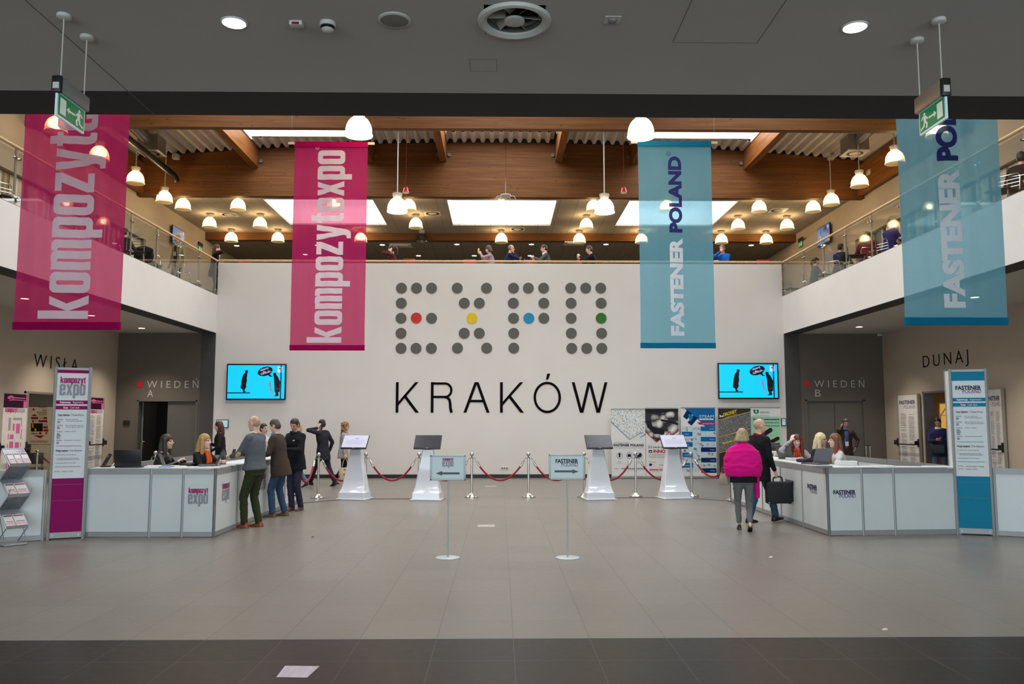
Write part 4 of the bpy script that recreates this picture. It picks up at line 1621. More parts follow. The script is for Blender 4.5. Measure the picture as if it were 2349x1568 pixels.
def make_post(label):
    t = thing('rope_post', label, 'barrier post', (0, 0, 0), 0, 'steel rope barrier posts')
    MB().lathe([(.158, 0), (.158, .022), (.150, .03), (.09, .055), (.055, .085), (.035, .10)], seg=36).build('base', M_steel, t, True)
    MB().lathe([(.026, .09), (.026, .86), (.033, .865), (.033, .875), (.018, .90), (.016, .915)], seg=20).build('pole', M_steel, t, True)
    MB().ball((0, 0, .955), .046, 18, 12).build('ball_top', M_steel, t, True)
    mb = MB()
    for s in (-1, 1):
        mb.tube([(s * .03, 0, .855), (s * .055, 0, .872), (s * .075, 0, .865), (s * .08, 0, .84)], .006, 8)
    mb.build('rope_ring', M_steel, t, True)
    return t


p0 = None
for (x, y), w in zip(spots, names):
    w = 'steel rope post, ' + w
    if p0 is None:
        p0 = make_post(w); p0.location = (x, y, 0)
    else:
        dup(p0, (x, y, 0), label=w)


def rope(a, b, sag, label, group='red barrier ropes'):
    a, b = Vector(a), Vector(b)
    d = (b - a).normalized()
    t = thing('barrier_rope', label, 'rope', (a + b) / 2, 0, group)
    c = (a + b) / 2
    pts = []
    N = 22
    for i in range(N + 1):
        q = i / N
        s = 4 * q * (1 - q)
        pts.append(a.lerp(b, q) - c - Vector((0, 0, sag * s)))
    MB().tube(pts[1:-1], .021, 10).build('rope', M_rope, t, True)
    for e, f in ((pts[0], pts[2]), (pts[-1], pts[-3])):
        MB().tube([e, e.lerp(f, .45), e.lerp(f, 1.0)], [.010, .024, .026], 12).build('end_cap', M_steel, t, True)
    return t


seq = [0, 1, 2, 3, 4, 5, 6, 7]
rl = ['between the leftmost two rope posts', 'left of the second kiosk, between two posts', 'behind the left-arrow sign', 'at mid hall, above the wall socket', 'behind the right-arrow sign',
      'left of the seventh rope post, before the screws poster', 'left of the eighth rope post, behind the rightmost kiosk']
for i in range(7):
    (x0, y0), (x1, y1) = spots[i], spots[i + 1]
    rope((x0 + .08, y0, .835), (x1 - .08, y1, .835), .46, 'sagging red rope ' + rl[i])
rope((-4.10, 18.6, .835), (-4.19, 17.42, .80), .42, 'sagging red rope from the leftmost rope post to the counter')
rope((4.41, 18.8, .835), (5.0, 17.98, .835), .36, 'sagging red rope right of the eighth post, ending behind the pink shawl')
M_rubber = mat('cable_cover_rubber', lin(64, 58, 54), .6)
for pts, w in (([(-4.12, 17.42), (-3.35, 18.28), (-1.2, 18.42)], 'left'), ([(2.5, 18.5), (4.0, 18.6), (4.88, 17.75)], 'right')):
    mb = MB()
    for i in range(len(pts) - 1):
        a, b = Vector((*pts[i], 0)), Vector((*pts[i + 1], 0))
        d = (b - a).normalized(); n = Vector((-d.y, d.x, 0))
        q = [a - n * .045, b - n * .045, b + n * .045, a + n * .045]
        r = [a - n * .02, b - n * .02, b + n * .02, a + n * .02]
        mb.add([v + Vector((0, 0, .001)) for v in q] + [v + Vector((0, 0, .012)) for v in r], [(3, 2, 1, 0), (4, 5, 6, 7), (0, 1, 5, 4), (1, 2, 6, 5), (2, 3, 7, 6), (3, 0, 4, 7)])
    tag(mb.build('cable_cover', M_rubber), 'thin dark cable strip on the floor by the %s kiosks' % w, 'cable cover', 'cable strips on the floor')

# ---------------------------------------------------------------- kiosks
M_gloss = mat('glossy_white_shell', lin(222, 224, 230), 0.12, var=0.01, coat=0.6)
M_scr_on = emit_mat('lit_kiosk_screen', lin(190, 188, 208), 0.22)
M_scr_off = mat('dark_screen', lin(62, 62, 68), 0.22, spec=0.3, var=0.02)


def kiosk(x, y, rz, on, label):
    t = thing('info_kiosk', label, 'info kiosk', (x, y, 0), rz, 'white touch screen kiosks')
    MB().rbox((0, 0.02, .015), (.68, .52, .03), .01).build('foot_plate', M_gloss, t, True)
    sec = [(.03, .31, -.215, .20), (.155, .30, -.205, .19), (.165, .285, -.195, .185), (.20, .272, -.17, .18), (.25, .262, -.135, .175), (.31, .252, -.105, .17), (.38, .243, -.085, .165), (.44, .236, -.072, .16),
           (.70, .190, -.045, .14), (.92, .152, -.025, .125), (1.09, .122, -.012, .11)]
    vs, fs = [], []
    for z, hw, yf, yb in sec:
        c = .018
        vs += [(-hw + c, yf, z), (hw - c, yf, z), (hw, yf + c, z), (hw, yb - c, z), (hw - c, yb, z), (-hw + c, yb, z), (-hw, yb - c, z), (-hw, yf + c, z)]
    for i in range(len(sec) - 1):
        for k in range(8):
            k2 = (k + 1) % 8
            fs.append((i * 8 + k, i * 8 + k2, i * 8 + 8 + k2, i * 8 + 8 + k))
    fs += [tuple(range(7, -1, -1)), tuple(range(len(sec) * 8 - 8, len(sec) * 8))]
    MB().add(vs, fs).build('column', M_gloss, t, True)
    M = Matrix.Rotation(R(52), 3, 'X')          # screen leaning back
    c = Vector((0, -.03, 1.245))
    m = MB()
    m.rbox(c + M @ Vector((0, 0, -.012)), (.59, .37, .03), .008, M)
    m.build('monitor', M_black, t, True)
    s = MB().obox(c + M @ Vector((0, .010, .0042)), (.565, .325, .003), M).build('screen', M_scr_on if on else M_scr_off, t)
    MB().obox(c + M @ Vector((0, -.168, .0045)), (.05, .010, .003), M).build('maker_badge', M_alu, t)
    if on:
        q = MB()
        o = c + M @ Vector((0, .01, .006))
        for k in range(4):
            q.obox(o + M @ Vector((.02 * (-1) ** k, .03 - .035 * k, 0)), (.46 - .05 * (k % 2), .004, .001), M)
        q.obox(o + M @ Vector((.03, .075, 0)), (.08, .012, .001), M)
        q.build('screen_text', M_inkl, s)
    MB().rbox((0, .03, 1.12), (.16, .10, .09), .01).build('tilt_bracket', M_black, t, True)
    MB().tube([(.03, -.02, 1.12), (.05, -.06, 1.09), (.09, -.06, 1.09), (.11, -.02, 1.13)], .006, 6).build('cable', M_black, t)
    return t


kiosk(-3.16, 18.33, R(-12), True, 'leftmost white kiosk with a bright lavender screen')
kiosk(-1.56, 18.2, R(-6), False, 'second white kiosk with a dark screen, left of the left-arrow sign')
kiosk(2.17, 18.25, R(8), False, 'third white kiosk with a dark screen, right of the right-arrow sign')
kiosk(3.86, 18.45, R(12), True, 'rightmost white kiosk with a bright lavender screen')

# ---------------------------------------------------------------- arrow signs on stands
M_signface = mat('sign_insert_paper', lin(206, 218, 220), 0.25, var=0.01)
M_arrow = mat('arrow_print_grey', lin(74, 78, 84), .5)
M_palegrey = mat('powder_coated_grey', lin(176, 184, 184), 0.45, metal=0.3)


def arrow_sign(px, pxs, y_t, y_b, left, label):
    b = at_height(px, 1279, 0)
    Y = b.y
    t = thing('sign_stand', label, 'sign stand', b, 0, 'arrow signs on stands')
    x0, x1 = at_depth(pxs[0], 1070, Y).x - b.x, at_depth(pxs[1], 1070, Y).x - b.x
    z1, z0 = at_depth(px, y_t, Y).z, at_depth(px, y_b, Y).z
    MB().lathe([(.152, 0), (.152, .006), (.145, .011), (.0, .013)], seg=48).build('base', M_palegrey, t, True)
    MB().cyl((0, 0, .01), (0, 0, z0 + .02), .0095, seg=12).build('pole', M_palegrey, t, True)
    f = MB()
    w = .024
    f.rbox(((x0 + x1) / 2, 0, z1 - w / 2), (x1 - x0, .022, w), .006)
    f.rbox(((x0 + x1) / 2, 0, z0 + w / 2), (x1 - x0, .022, w), .006)
    f.rbox((x0 + w / 2, 0, (z0 + z1) / 2), (w, .022, z1 - z0), .006)
    f.rbox((x1 - w / 2, 0, (z0 + z1) / 2), (w, .022, z1 - z0), .006)
    f.build('frame', M_palegrey, t, True)
    fc = MB().box(x0 + .015, -.006, z0 + .015, x1 - .015, .008, z1 - .015).build('sign_face', M_signface, t)
    W, H = x1 - x0, z1 - z0
    o = Vector((x0, -.0065, z0))
    if left:
        put_logo(logo_kompozyt(.14), o + Vector((W * .345, 0, H * .545)), u0, t)
        pl = [(.16, .285), (.34, .37), (.34, .32), (.83, .32), (.83, .24), (.34, .24), (.34, .19)]
    else:
        put_logo(logo_fastener(.285), o + Vector((W * .185, 0, H * .52)), u0, t)
        pl = [(.83, .32), (.65, .24), (.65, .29), (.16, .29), (.16, .37), (.65, .37), (.65, .41)]
    MB().prism([(a * W, c * H) for a, c in pl], o - Vector((0, .001, 0)), (1, 0, 0), (0, 0, 1), .001).build('arrow', M_arrow, t)
    return t


arrow_sign(1027, (986.5, 1068.5), 1043, 1101.5, True, 'standing sign with dark arrow pointing left, beside the second kiosk')
arrow_sign(1302, (1259, 1341.5), 1041, 1100, False, 'standing sign with dark arrow pointing right, beside the third kiosk')

# ---------------------------------------------------------------- lettering on the white wall
M_dot = mat('wall_dot_grey', lin(92, 91, 84), 0.6, var=0.02)
dots = {'grey': [(921, 660.5), (955.5, 660.5), (990, 660.5), (920.5, 695), (920, 729.5), (990, 729.5), (920, 764), (920, 798.5), (954.5, 798.5), (989.5, 798.5),
                 (1049, 660.5), (1116, 660.5), (1065, 695), (1099.5, 695), (1065, 764), (1099.5, 764), (1049.5, 798), (1116.5, 798),
                 (1178, 660.5), (1212, 660.5), (1247, 660.5), (1177.5, 695), (1247.5, 695), (1178, 729.5), (1247.5, 729.5), (1178.5, 764), (1178.5, 798),
                 (1309, 660.5), (1343.5, 660.5), (1378, 660.5), (1310, 695), (1379, 695), (1310, 729.5), (1310.5, 764), (1380, 764), (1311.5, 798.5), (1346, 798.5), (1380.5, 798.5)],
        'red': [(955, 729)], 'yellow': [(1082.5, 729.5)], 'blue': [(1213, 729.5)], 'green': [(1379, 729.5)]}
dc = {'grey': M_dot, 'red': mat('wall_dot_red', lin(200, 44, 38), .6), 'yellow': mat('wall_dot_yellow', lin(232, 196, 0), .6),
      'blue': mat('wall_dot_blue', lin(24, 140, 184), .6), 'green': mat('wall_dot_green', lin(34, 112, 20), .6)}
c0 = at_depth(1150, 729, YB)
t = thing('wall_lettering', 'large word EXPO made of grey and coloured dots on the white wall', 'wall lettering', (c0.x, YB, c0.z))
for k, ps in dots.items():
    for p in ps:
        q = at_depth(*p, YB) - c0
        o = MB().cyl((q.x, -.012, q.z), (q.x, 0, q.z), .166, seg=40).build('dot', dc[k], t)
        if k != 'grey':
            o['label'] = k + ' dot'
M_letter = mat('wall_letter_black', lin(17, 15, 15), .8, spec=.05)
c0 = at_depth(1150, 946, YB)
t = thing('wall_lettering', 'large thin black word KRAKÓW on the white wall', 'wall lettering', (c0.x, YB, c0.z))
CAPZ = at_depth(905, 876.5, YB).z - at_depth(905, 946.5, YB).z


def strokes(segs, w):
    """letter drawn from straight bars [(x0,y0,x1,y1)] of width w, square-cut at top and bottom"""
    out = []
    for x0, y0, x1, y1 in segs:
        if abs(y1 - y0) < 1e-6:
            out.append(poly2d([(x0, y0 - w / 2), (x1, y0 - w / 2), (x1, y0 + w / 2), (x0, y0 + w / 2)]))
        else:
            k = w * math.hypot(x1 - x0, y1 - y0) / abs(y1 - y0) / 2
            out.append(poly2d([(x0 - k, y0), (x0 + k, y0), (x1 + k, y1), (x1 - k, y1)]))
    return merge2d(*out)


sw = .088
Kl = strokes([(.044, 0, .044, 1), (.66, 0, .28, .575), (.66, 1, .044, .40)], sw)
Kl = merge2d(strokes([(.044, 0, .044, 1)], sw), poly2d([(.088, .36), (.63, 1), (.735, 1), (.088, .24)][::-1]), poly2d([(.31, .60), (.245, .53), (.645, 0), (.76, 0)][::-1]))


def thick_path(pts, w, closed=False):
    n = len(pts)
    L1, L2 = [], []
    for i in range(n):
        a = Vector(pts[i - 1] if (i or closed) else pts[i]); b = Vector(pts[(i + 1) % n] if (i < n - 1 or closed) else pts[i])
        d = (b - a).normalized()
        nn = Vector((-d.y, d.x)) * w / 2
        p = Vector(pts[i])
        L1.append(tuple(p + nn)); L2.append(tuple(p - nn))
    vs = L1 + L2
    fs = [(i, (i + 1) % n, n + (i + 1) % n, n + i) for i in range(n if closed else n - 1)]
    return (vs, [f[::-1] for f in fs])


arc = lambda cx, cy, rx, ry, a0, a1, k=14: [(cx + rx * math.cos(R(a0 + (a1 - a0) * i / k)), cy + ry * math.sin(R(a0 + (a1 - a0) * i / k))) for i in range(k + 1)]
Rl = merge2d(strokes([(.044, 0, .044, 1)], sw), thick_path([(.05, .956), (.46, .956)] + arc(.46, .735, .20, .221, 90, -90) + [(.05, .514)], sw * .85),
             thick_path([(.44, .514), (.54, .49), (.60, .42), (.625, .30), (.635, .14), (.66, .04), (.675, .0)], sw))
Al = merge2d(strokes([(.045, 0, .40, 1), (.79, 0, .435, 1)], sw), poly2d([(.20, .34), (.64, .34), (.61, .42), (.23, .42)]))
Ol = merge2d(thick_path(circle2d(.45, .5, .412, 48, .475), sw * .92, True), poly2d([(.41, 1.09), (.48, 1.09), (.555, 1.285), (.45, 1.285)]))
Wl = strokes([(.045, 1, .30, 0), (.555, 1, .32, 0), (.585, 1, .83, 0), (1.10, 1, .85, 0)], sw)
for nm, g, a, b in (('K', Kl, 907.5, 961), ('R', Rl, 988, 1039), ('A', Al, 1063, 1123), ('K', Kl, 1147, 1202), ('O', Ol, 1224, 1287), ('W', Wl, 1312, 1394)):
    xa, xb = at_depth(a, 946, YB).x - c0.x, at_depth(b, 946, YB).x - c0.x
    gx0, gx1 = min(p[0] for p in g[0]), max(p[0] for p in g[0])
    d = ([(xa + (x - gx0) / (gx1 - gx0) * (xb - xa), y * CAPZ) for x, y in g[0]], g[1])
    m = MB().flat(d, (0, 0, 0), (1, 0, 0), (0, 0, 1), .012)
    f = len(m.v)
    m.flat(([p for p in d[0]], [tuple(reversed(q)) for q in d[1]]), (0, 0, 0), (1, 0, 0), (0, 0, 1), .001)
    m.build('letter', M_letter, t)

# lettering on the side walls and the dark walls
def wall_word(name, label, word, o, u, w, h, m, bold=-.012, track=1.45, lift=.008):
    t = thing(name, label, 'wall lettering', o)
    x = 0
    full = text2d(word, bold, track)
    for i, ch in enumerate(word):
        pre = text2d(word[:i + 1], bold, track)
        g = text2d(ch, bold, 1.0)
        if not g[1]:
            continue
        xo = pre[2] - g[2]
        d = ([((xo + a) * w / full[2], b * h) for a, b in g[0]], g[1])
        MB().flat(d, (0, 0, 0), u, (0, 0, 1), lift).flat((d[0], [q[::-1] for q in d[1]]), (0, 0, 0), u, (0, 0, 1), lift - .005).build('letter', m, t)
    return t


a, b = at_side(77, 839, XL), at_side(178, 846, XL)
wall_word('wall_lettering', 'thin black word WISŁA on the left side wall', 'WISŁA', (XL, a.y, a.z - .02), (0, 1, 0), b.y - a.y, at_side(77, 808, XL).z - a.z, M_letter)
a, b = at_side(2118, 843, XR), at_side(2222, 831, XR)
wall_word('wall_lettering', 'thin black word DUNAJ on the right side wall', 'DUNAJ', (XR, a.y, a.z), (0, -1, 0), a.y - b.y, at_side(2118, 816, XR).z - a.z, M_letter)
M_wl = mat('pale_grey_lettering', lin(176, 170, 164), .6)
for nm, px0, px1, pxl, ltr, w in (('left', 337, 455, 338, 'A', 'left'), ('right', 1868, 1983, 1870, 'B', 'right')):
    yb = 889 if nm == 'left' else 888
    a, b = at_depth(px0, yb, YB), at_depth(px1, yb, YB)
    h = at_depth(px0, yb - 16, YB).z - a.z
    wall_word('wall_lettering', 'pale word WIEDEŃ on the dark %s wall, beside a red dot' % w, 'WIEDEŃ', a, (1, 0, 0), b.x - a.x, h, M_wl, 0.0, 1.6)
    a = at_depth(pxl, yb + 21, YB)
    wall_word('wall_lettering', 'pale single letter %s under the word on the dark %s wall' % (ltr, w), ltr, a, (1, 0, 0), .17, h, M_wl, 0.0)
    c = at_depth(321 if nm == 'left' else 1852.5, 881 if nm == 'left' else 879.5, YB)
    tag(MB().cyl((c.x, YB - .012, c.z), (c.x, YB, c.z), .098, seg=36).build('red_dot', mat('wall_dot_dark_red', lin(190, 20, 26), .6)), 'round red disc on the dark %s wall before the pale word' % w, 'wall disc', 'red discs on the dark walls')

# ---------------------------------------------------------------- screens on the walls
M_cyan = emit_mat('screen_cyan', lin(0, 178, 226), 0.95)
M_deepblue = emit_mat('screen_deep_blue', lin(22, 92, 180), 0.5)
M_sblack = mat('screen_figure_black', lin(8, 8, 10), .3)
M_sgrey = emit_mat('screen_grey', lin(140, 140, 160), .4)
M_slilac = emit_mat('screen_lilac', lin(196, 186, 232), .8)


def tv(c, u, W, H, label, cat='television', group='wall screens with the cyan picture', n_detail=True, pic=None):
    """screen with its lower left corner at c, running along u"""
    u = Vector(u)
    n = u.cross(Vector((0, 0, 1)))
    t = thing('wall_television', label, cat, c + u * W / 2 + Vector((0, 0, H / 2)), 0, group)
    M = Matrix((u, -n, Vector((0, 0, 1)))).transposed()
    fr = .028 * W / 1.8 + .012
    MB().rbox(n * .085, (W, .05, H), .008, M).build('casing', M_black, t, True)
    MB().obox(n * .03, (W * .4, .06, H * .5), M).build('wall_mount', M_black, t)
    o = n * .111 - u * (W / 2 - fr) - Vector((0, 0, H / 2 - fr * 1.1))
    w, h = W - 2 * fr, H - 2.2 * fr
    s = MB().prism([(0, 0), (w, 0), (w, h), (0, h)], o, u, (0, 0, 1), .002).build('screen', pic or M_cyan, t)
    A, B, C_ = MB(), MB(), MB()
    q = lambda pts: [(x * w, y * h) for x, y in pts]
    up = (0, 0, 1)
    o2 = o + n * .0015
    P = lambda mb, pts: mb.flat(shape2d(q(pts)), o2, u, up)
    P(A, [(.0, .155), (.40, .155), (.40, .185), (.0, .185)])
    P(A, [(.925, 0), (.945, 0), (.945, 1), (.925, 1)])
    P(A, [(.23, .34), (.235, .30), (.27, .27), (.275, .19), (.31, .185), (.31, .20), (.335, .22), (.30, .235), (.305, .27), (.335, .35), (.325, .40), (.34, .53), (.335, .62), (.345, .73), (.335, .75),
          (.35, .77), (.355, .83), (.34, .85), (.31, .85), (.30, .82), (.305, .78), (.27, .72), (.25, .60)])
    P(A, [(.83, .22), (.845, .17), (.85, .10), (.83, .09), (.82, .07), (.87, .07), (.905, .09), (.89, .19), (.92, .20), (.925, .50), (.88, .66), (.855, .70), (.85, .75), (.835, .78), (.80, .77), (.795, .73), (.80, .70), (.805, .67), (.815, .58)])
    A.flat(shape2d([(w * .655 + w * .135 * math.cos(R(a)) * math.cos(.28) - h * .135 * math.sin(R(a)) * math.sin(.28) * 1.0,
                     h * .815 + w * .135 * math.cos(R(a)) * math.sin(.28) + h * .135 * math.sin(R(a)) * math.cos(.28)) for a in range(0, 360, 12)]), o2, u, up)
    P(A, [(.70, .72), (.745, .73), (.765, .68), (.80, .655), (.745, .655), (.715, .69)])
    A.build('picture_silhouettes', M_sblack, s)
    P(B, [(.70, .52), (.715, .45), (.73, .44), (.735, .53), (.755, .53), (.765, .40), (.77, .30), (.795, .22), (.80, .10), (.79, .10), (.785, .20), (.765, .25), (.75, .08), (.74, .08), (.755, .22), (.745, .36), (.725, .42), (.705, .44), (.695, .52)])
    P(B, [(.845, .32), (.90, .31), (.895, .25), (.87, .24), (.85, .28)])
    P(B, [(.335, .80), (.353, .775), (.353, .81), (.345, .82)])
    B.build('picture_greys', M_sgrey, s)
    P(C_, [(.87, .785), (.955, .785), (.955, .955), (.87, .955)])
    if n_detail:
        ca, sa = math.cos(.34), math.sin(.34)
        for k, (s_, tw) in enumerate((('idziemy', .15), ('do', .05), ('Góreczki...', .20))):
            d = fit_text(s_, 0, 0, tw * w, .062 * h, bold=.01)
            ox, oy = ((.575, .815), (.62, .755), (.585, .70))[k]
            C_.flat(([(ox * w + x * ca - y * sa, oy * h + x * sa + y * ca) for x, y in d[0]], d[1]), o2 + n * .001, u, up)
    C_.build('picture_lights', M_slilac, s)
    D = MB()
    D.flat(shape2d([(x * 1.0, y) for x, y in circle2d(.912 * w, .90 * h, .012 * w, 16)]), o2 + n * .001, u, up)
    D.build('picture_silhouettes', M_sblack, s)
    return t


for (x0, y0, x1, y1), w in (((518, 834, 657, 917), 'above the left counter'), ((1648, 832, 1785, 915), 'above the posters')):
    a, b = at_depth(x0, y1, YB - .1), at_depth(x1, y0, YB - .1)
    tv(Vector((a.x, YB, a.z)), (1, 0, 0), b.x - a.x, b.z - a.z, 'large wall television with a cyan picture ' + w)
a, b = at_side(388, 553, XL), at_side(417, 528, XL)
tv(Vector((XL, a.y, 7.85)), (0, 1, 0), b.y - a.y, .66, 'television with a blue picture on the left upstairs wall', group=None, n_detail=False, pic=M_deepblue)
a, b = at_side(1911, 549, XR), at_side(1880, 522, XR)
tv(Vector((XR, b.y, 7.98)), (0, -1, 0), b.y - a.y, .68, 'television with a blue picture on the right upstairs wall', group=None, n_detail=False, pic=M_deepblue)
for px, py, pw, ph, w, cirq in ((510.5, 971.5, 28, 18.5, 'with a yellow disc, by the dark left wall', True), (1797, 967.5, 11, 17, 'pale, by the dark right wall', False)):
    c = at_depth(px, py, YB)
    W, H = pw * .0132, ph * .0132
    t = thing('wall_tablet', 'small wall tablet screen ' + w, 'tablet', c)
    MB().rbox((0, -.02, 0), (W, .035, H), .008).build('casing', M_black, t, True)
    MB().box(-W / 2 + .02, -.0395, -H / 2 + .02, W / 2 - .02, -.037, H / 2 - .02).build('screen', emit_mat('tablet_screen_' + w[:4].strip(), lin(150, 190, 206), .55), t)
    if cirq:
        MB().cyl((0, -.0415, .01), (0, -.0395, .01), .07, seg=24).build('yellow_disc', emit_mat('tablet_yellow', lin(226, 200, 10), .6), t)
    else:
        MB().flat(fit_text('PO', -.045, .02, .08, .045), (0, -.0405, 0), (1, 0, 0), (0, 0, 1)).build('lettering', M_inkl, t)
c = at_depth(1157.5, 1073, YB)
t = thing('wall_socket', 'cream row of three sockets low on the white wall', 'power socket', c)
MB().rbox((0, -.006, 0), (.225, .012, .085), .004).build('plate', mat('cream_plastic', lin(226, 214, 188), .5), t, True)
s = MB()
for k in (-1, 0, 1):
    s.cyl((k * .07, -.0125, 0), (k * .07, -.011, 0), .026, seg=20)
s.build('socket_hole', M_inkl, t)
c = at_depth(291, 969, YB)
tag(MB(Matrix.Translation(c)).rbox((0, -.02, 0), (.19, .035, .14), .01).build('card_reader', M_black, None, True), 'small black card reader on the dark left wall', 'card reader')
c = at_depth(2018, 763, YB - .1)
tag(MB(Matrix.Translation((c.x, c.y, SOF))).rbox((0, 0, -.04), (.16, .10, .08), .02).build('security_camera', M_cap, None, True), 'small grey camera box in the soffit corner by the dark right wall', 'camera')

# ---------------------------------------------------------------- roll-up posters along the white wall
def photo_mat(name, lo, hi, scale, kind='voronoi', contrast=(.2, .75)):
    """busy monochrome picture of small metal parts"""
    m = bpy.data.materials.new(name)
    m.use_nodes = True
    nt = m.node_tree
    b = nt.nodes['Principled BSDF']
    b.inputs['Roughness'].default_value = 0.5
    tc = nt.nodes.new('ShaderNodeTexCoord')
    n = nt.nodes.new('ShaderNodeTexNoise'); n.inputs['Scale'].default_value = scale * .4; n.inputs['Detail'].default_value = 3
    nt.links.new(tc.outputs['Object'], n.inputs['Vector'])
    mxv = nt.nodes.new('ShaderNodeMixRGB'); mxv.inputs[0].default_value = .25
    nt.links.new(tc.outputs['Object'], mxv.inputs[1]); nt.links.new(n.outputs['Color'], mxv.inputs[2])
    if kind == 'voronoi':
        v = nt.nodes.new('ShaderNodeTexVoronoi'); v.inputs['Scale'].default_value = scale; v.feature = 'F1'
        nt.links.new(mxv.outputs[0], v.inputs['Vector']); o = v.outputs['Distance']
    else:
        v = nt.nodes.new('ShaderNodeTexVoronoi'); v.inputs['Scale'].default_value = scale; v.feature = 'DISTANCE_TO_EDGE'
        nt.links.new(mxv.outputs[0], v.inputs['Vector']); o = v.outputs['Distance']
    r = nt.nodes.new('ShaderNodeValToRGB')
    r.color_ramp.elements[0].position, r.color_ramp.elements[1].position = contrast
    r.color_ramp.elements[0].color, r.color_ramp.elements[1].color = lo, hi
    nt.links.new(o, r.inputs['Fac'])
    nt.links.new(r.outputs[0], b.inputs['Base Color'])
    MATS[name] = m
    return m


M_screws = photo_mat('screw_picture', lin(40, 46, 52), lin(232, 232, 230), 26, contrast=(.12, .52))
M_bolts = photo_mat('bolt_picture', lin(236, 232, 228), lin(26, 24, 26), 5, contrast=(.2, .6))
M_nails = photo_mat('nail_picture', lin(196, 196, 196), lin(40, 38, 38), 34, 'edge', contrast=(.01, .09))
M_steamblue = mat('poster_blue', lin(20, 104, 166), .5)
M_steamdark = mat('poster_dark_blue', lin(16, 40, 92), .5)
M_pale = mat('poster_pale_blue', lin(196, 216, 226), .5)
M_charc = mat('poster_charcoal', lin(58, 54, 52), .5)
M_yellow = mat('poster_yellow', lin(222, 192, 20), .5)
M_mint = mat('poster_mint', lin(158, 206, 172), .5, var=.1, scale=1.5)
M_gteal = mat('poster_green', lin(0, 132, 84), .5)
M_rub = mat('poster_black_rod', lin(40, 32, 34), .5, var=.3, scale=6)
M_hatch = mat('poster_dark_stripe', lin(34, 36, 40), .5)
YR = 24.74


def rollup(zx0, zx1, zy0, zy1, label, dy=0.0):
    """frame of a roll-up given in the units of the close-up; returns (thing, fn to place polygons, fn for text)"""
    f = lambda X, Y: at_depth(1380 + X / 5.593, 920 + Y / 5.593, YR + dy)
    a, b = f(zx0, zy1), f(zx1, zy0)
    W, H = b.x - a.x, b.z
    t = thing('rollup_poster', label, 'roll-up poster', (a.x, YR + dy, 0), 0, 'roll-up posters along the white wall')
    MB().rbox((W / 2, .02, .045), (W + .02, .20, .09), .02).build('base_cassette', M_alu, t, True)
    MB().box(0, -.012, H - .025, W, .014, H + .005).build('top_bar', M_alu, t)
    MB().cyl((W / 2, .06, .08), (W / 2, .03, H - .01), .011, seg=8).build('support_pole', M_alu, t)
    pr = MB().box(0, -.003, .08, W, .003, H - .02).build('print', M_paper, t)
    q = lambda X, Y: ((X - zx0) / (zx1 - zx0) * W, .08 + (zy1 - Y) / (zy1 - zy0) * (H - .10))

    lay = [0]

    def poly(pts, m, nm='print_field', lift=.0008):
        lay[0] += 1
        lift = .0008 + lay[0] * .00025
        o = MB().flat(shape2d([q(*p) for p in pts]), (0, -.003, 0), (1, 0, 0), (0, 0, 1), lift).build(nm, m, t)
        return o

    def text(s, X0, Y0, X1, ch, m, bold=0.0, nm='print_text', slope=0.0):
        (x0, y0), (x1, _) = q(X0, Y0), q(X1, Y0)
        h = ch / (zy1 - zy0) * (H - .1)
        d = fit_text(s, 0, 0, x1 - x0, h, bold=bold)
        d = ([(x0 + x, y0 + y + x * slope) for x, y in d[0]], d[1])
        return MB().flat(d, (0, -.003, 0), (1, 0, 0), (0, 0, 1), .0105).build(nm, m, t)

    def band(pts, w, m):
        d = thick_path([q(*p) for p in pts], w)
        return MB().flat(d, (0, -.003, 0), (1, 0, 0), (0, 0, 1), .0095).build('print_line', m, t)
    return t, poly, text, band, q, pr


t, P, T, Bd, q, _ = rollup(130, 560, 95, 975, 'roll-up poster with grey screw picture and three round icons, leftmost of the five')
P([(130, 100), (555, 100), (555, 425), (490, 465), (500, 405), (360, 490), (130, 260)], M_screws, 'print_picture')
Bd([(130, 262), (360, 494), (500, 405), (490, 468), (555, 428)], .016, M_teal)
T('6-9.10.2015, Kraków', 160, 545, 355, 14, M_teal)
T('FASTENER POLAND', 158, 585, 535, 30, M_navy, .03)
T('7. Międzynarodowe Targi Elementów Złącznych i Technik Łączenia', 160, 610, 535, 9, M_inkl)
for cx in (230, 352, 475):
    c = q(cx, 708)
    MB().flat(shape2d(circle2d(c[0], c[1], .088), [circle2d(c[0], c[1], .080)]), (0, -.003, 0), (1, 0, 0), (0, 0, 1), .009).build('print_icon', M_navy, t)
P([(215, 730), (245, 730), (238, 712), (246, 690), (230, 672), (214, 690), (222, 712)], M_navy, 'print_icon')
P([(330, 725), (374, 725), (374, 700), (352, 682), (330, 700)], M_navy, 'print_icon')
P([(450, 740), (500, 725), (508, 690), (485, 672), (470, 690), (450, 705)], M_navy, 'print_icon')
for cx in (230, 352, 475):
    T('firm', cx - 20, 790, cx + 15, 11, M_inkl)
    T('wystawców', cx - 35, 808, cx + 35, 9, M_inkl)
T('www.fastenerpoland.pl', 250, 888, 550, 19, M_navy, .01)
T('targi', 165, 885, 200, 18, M_inkl)

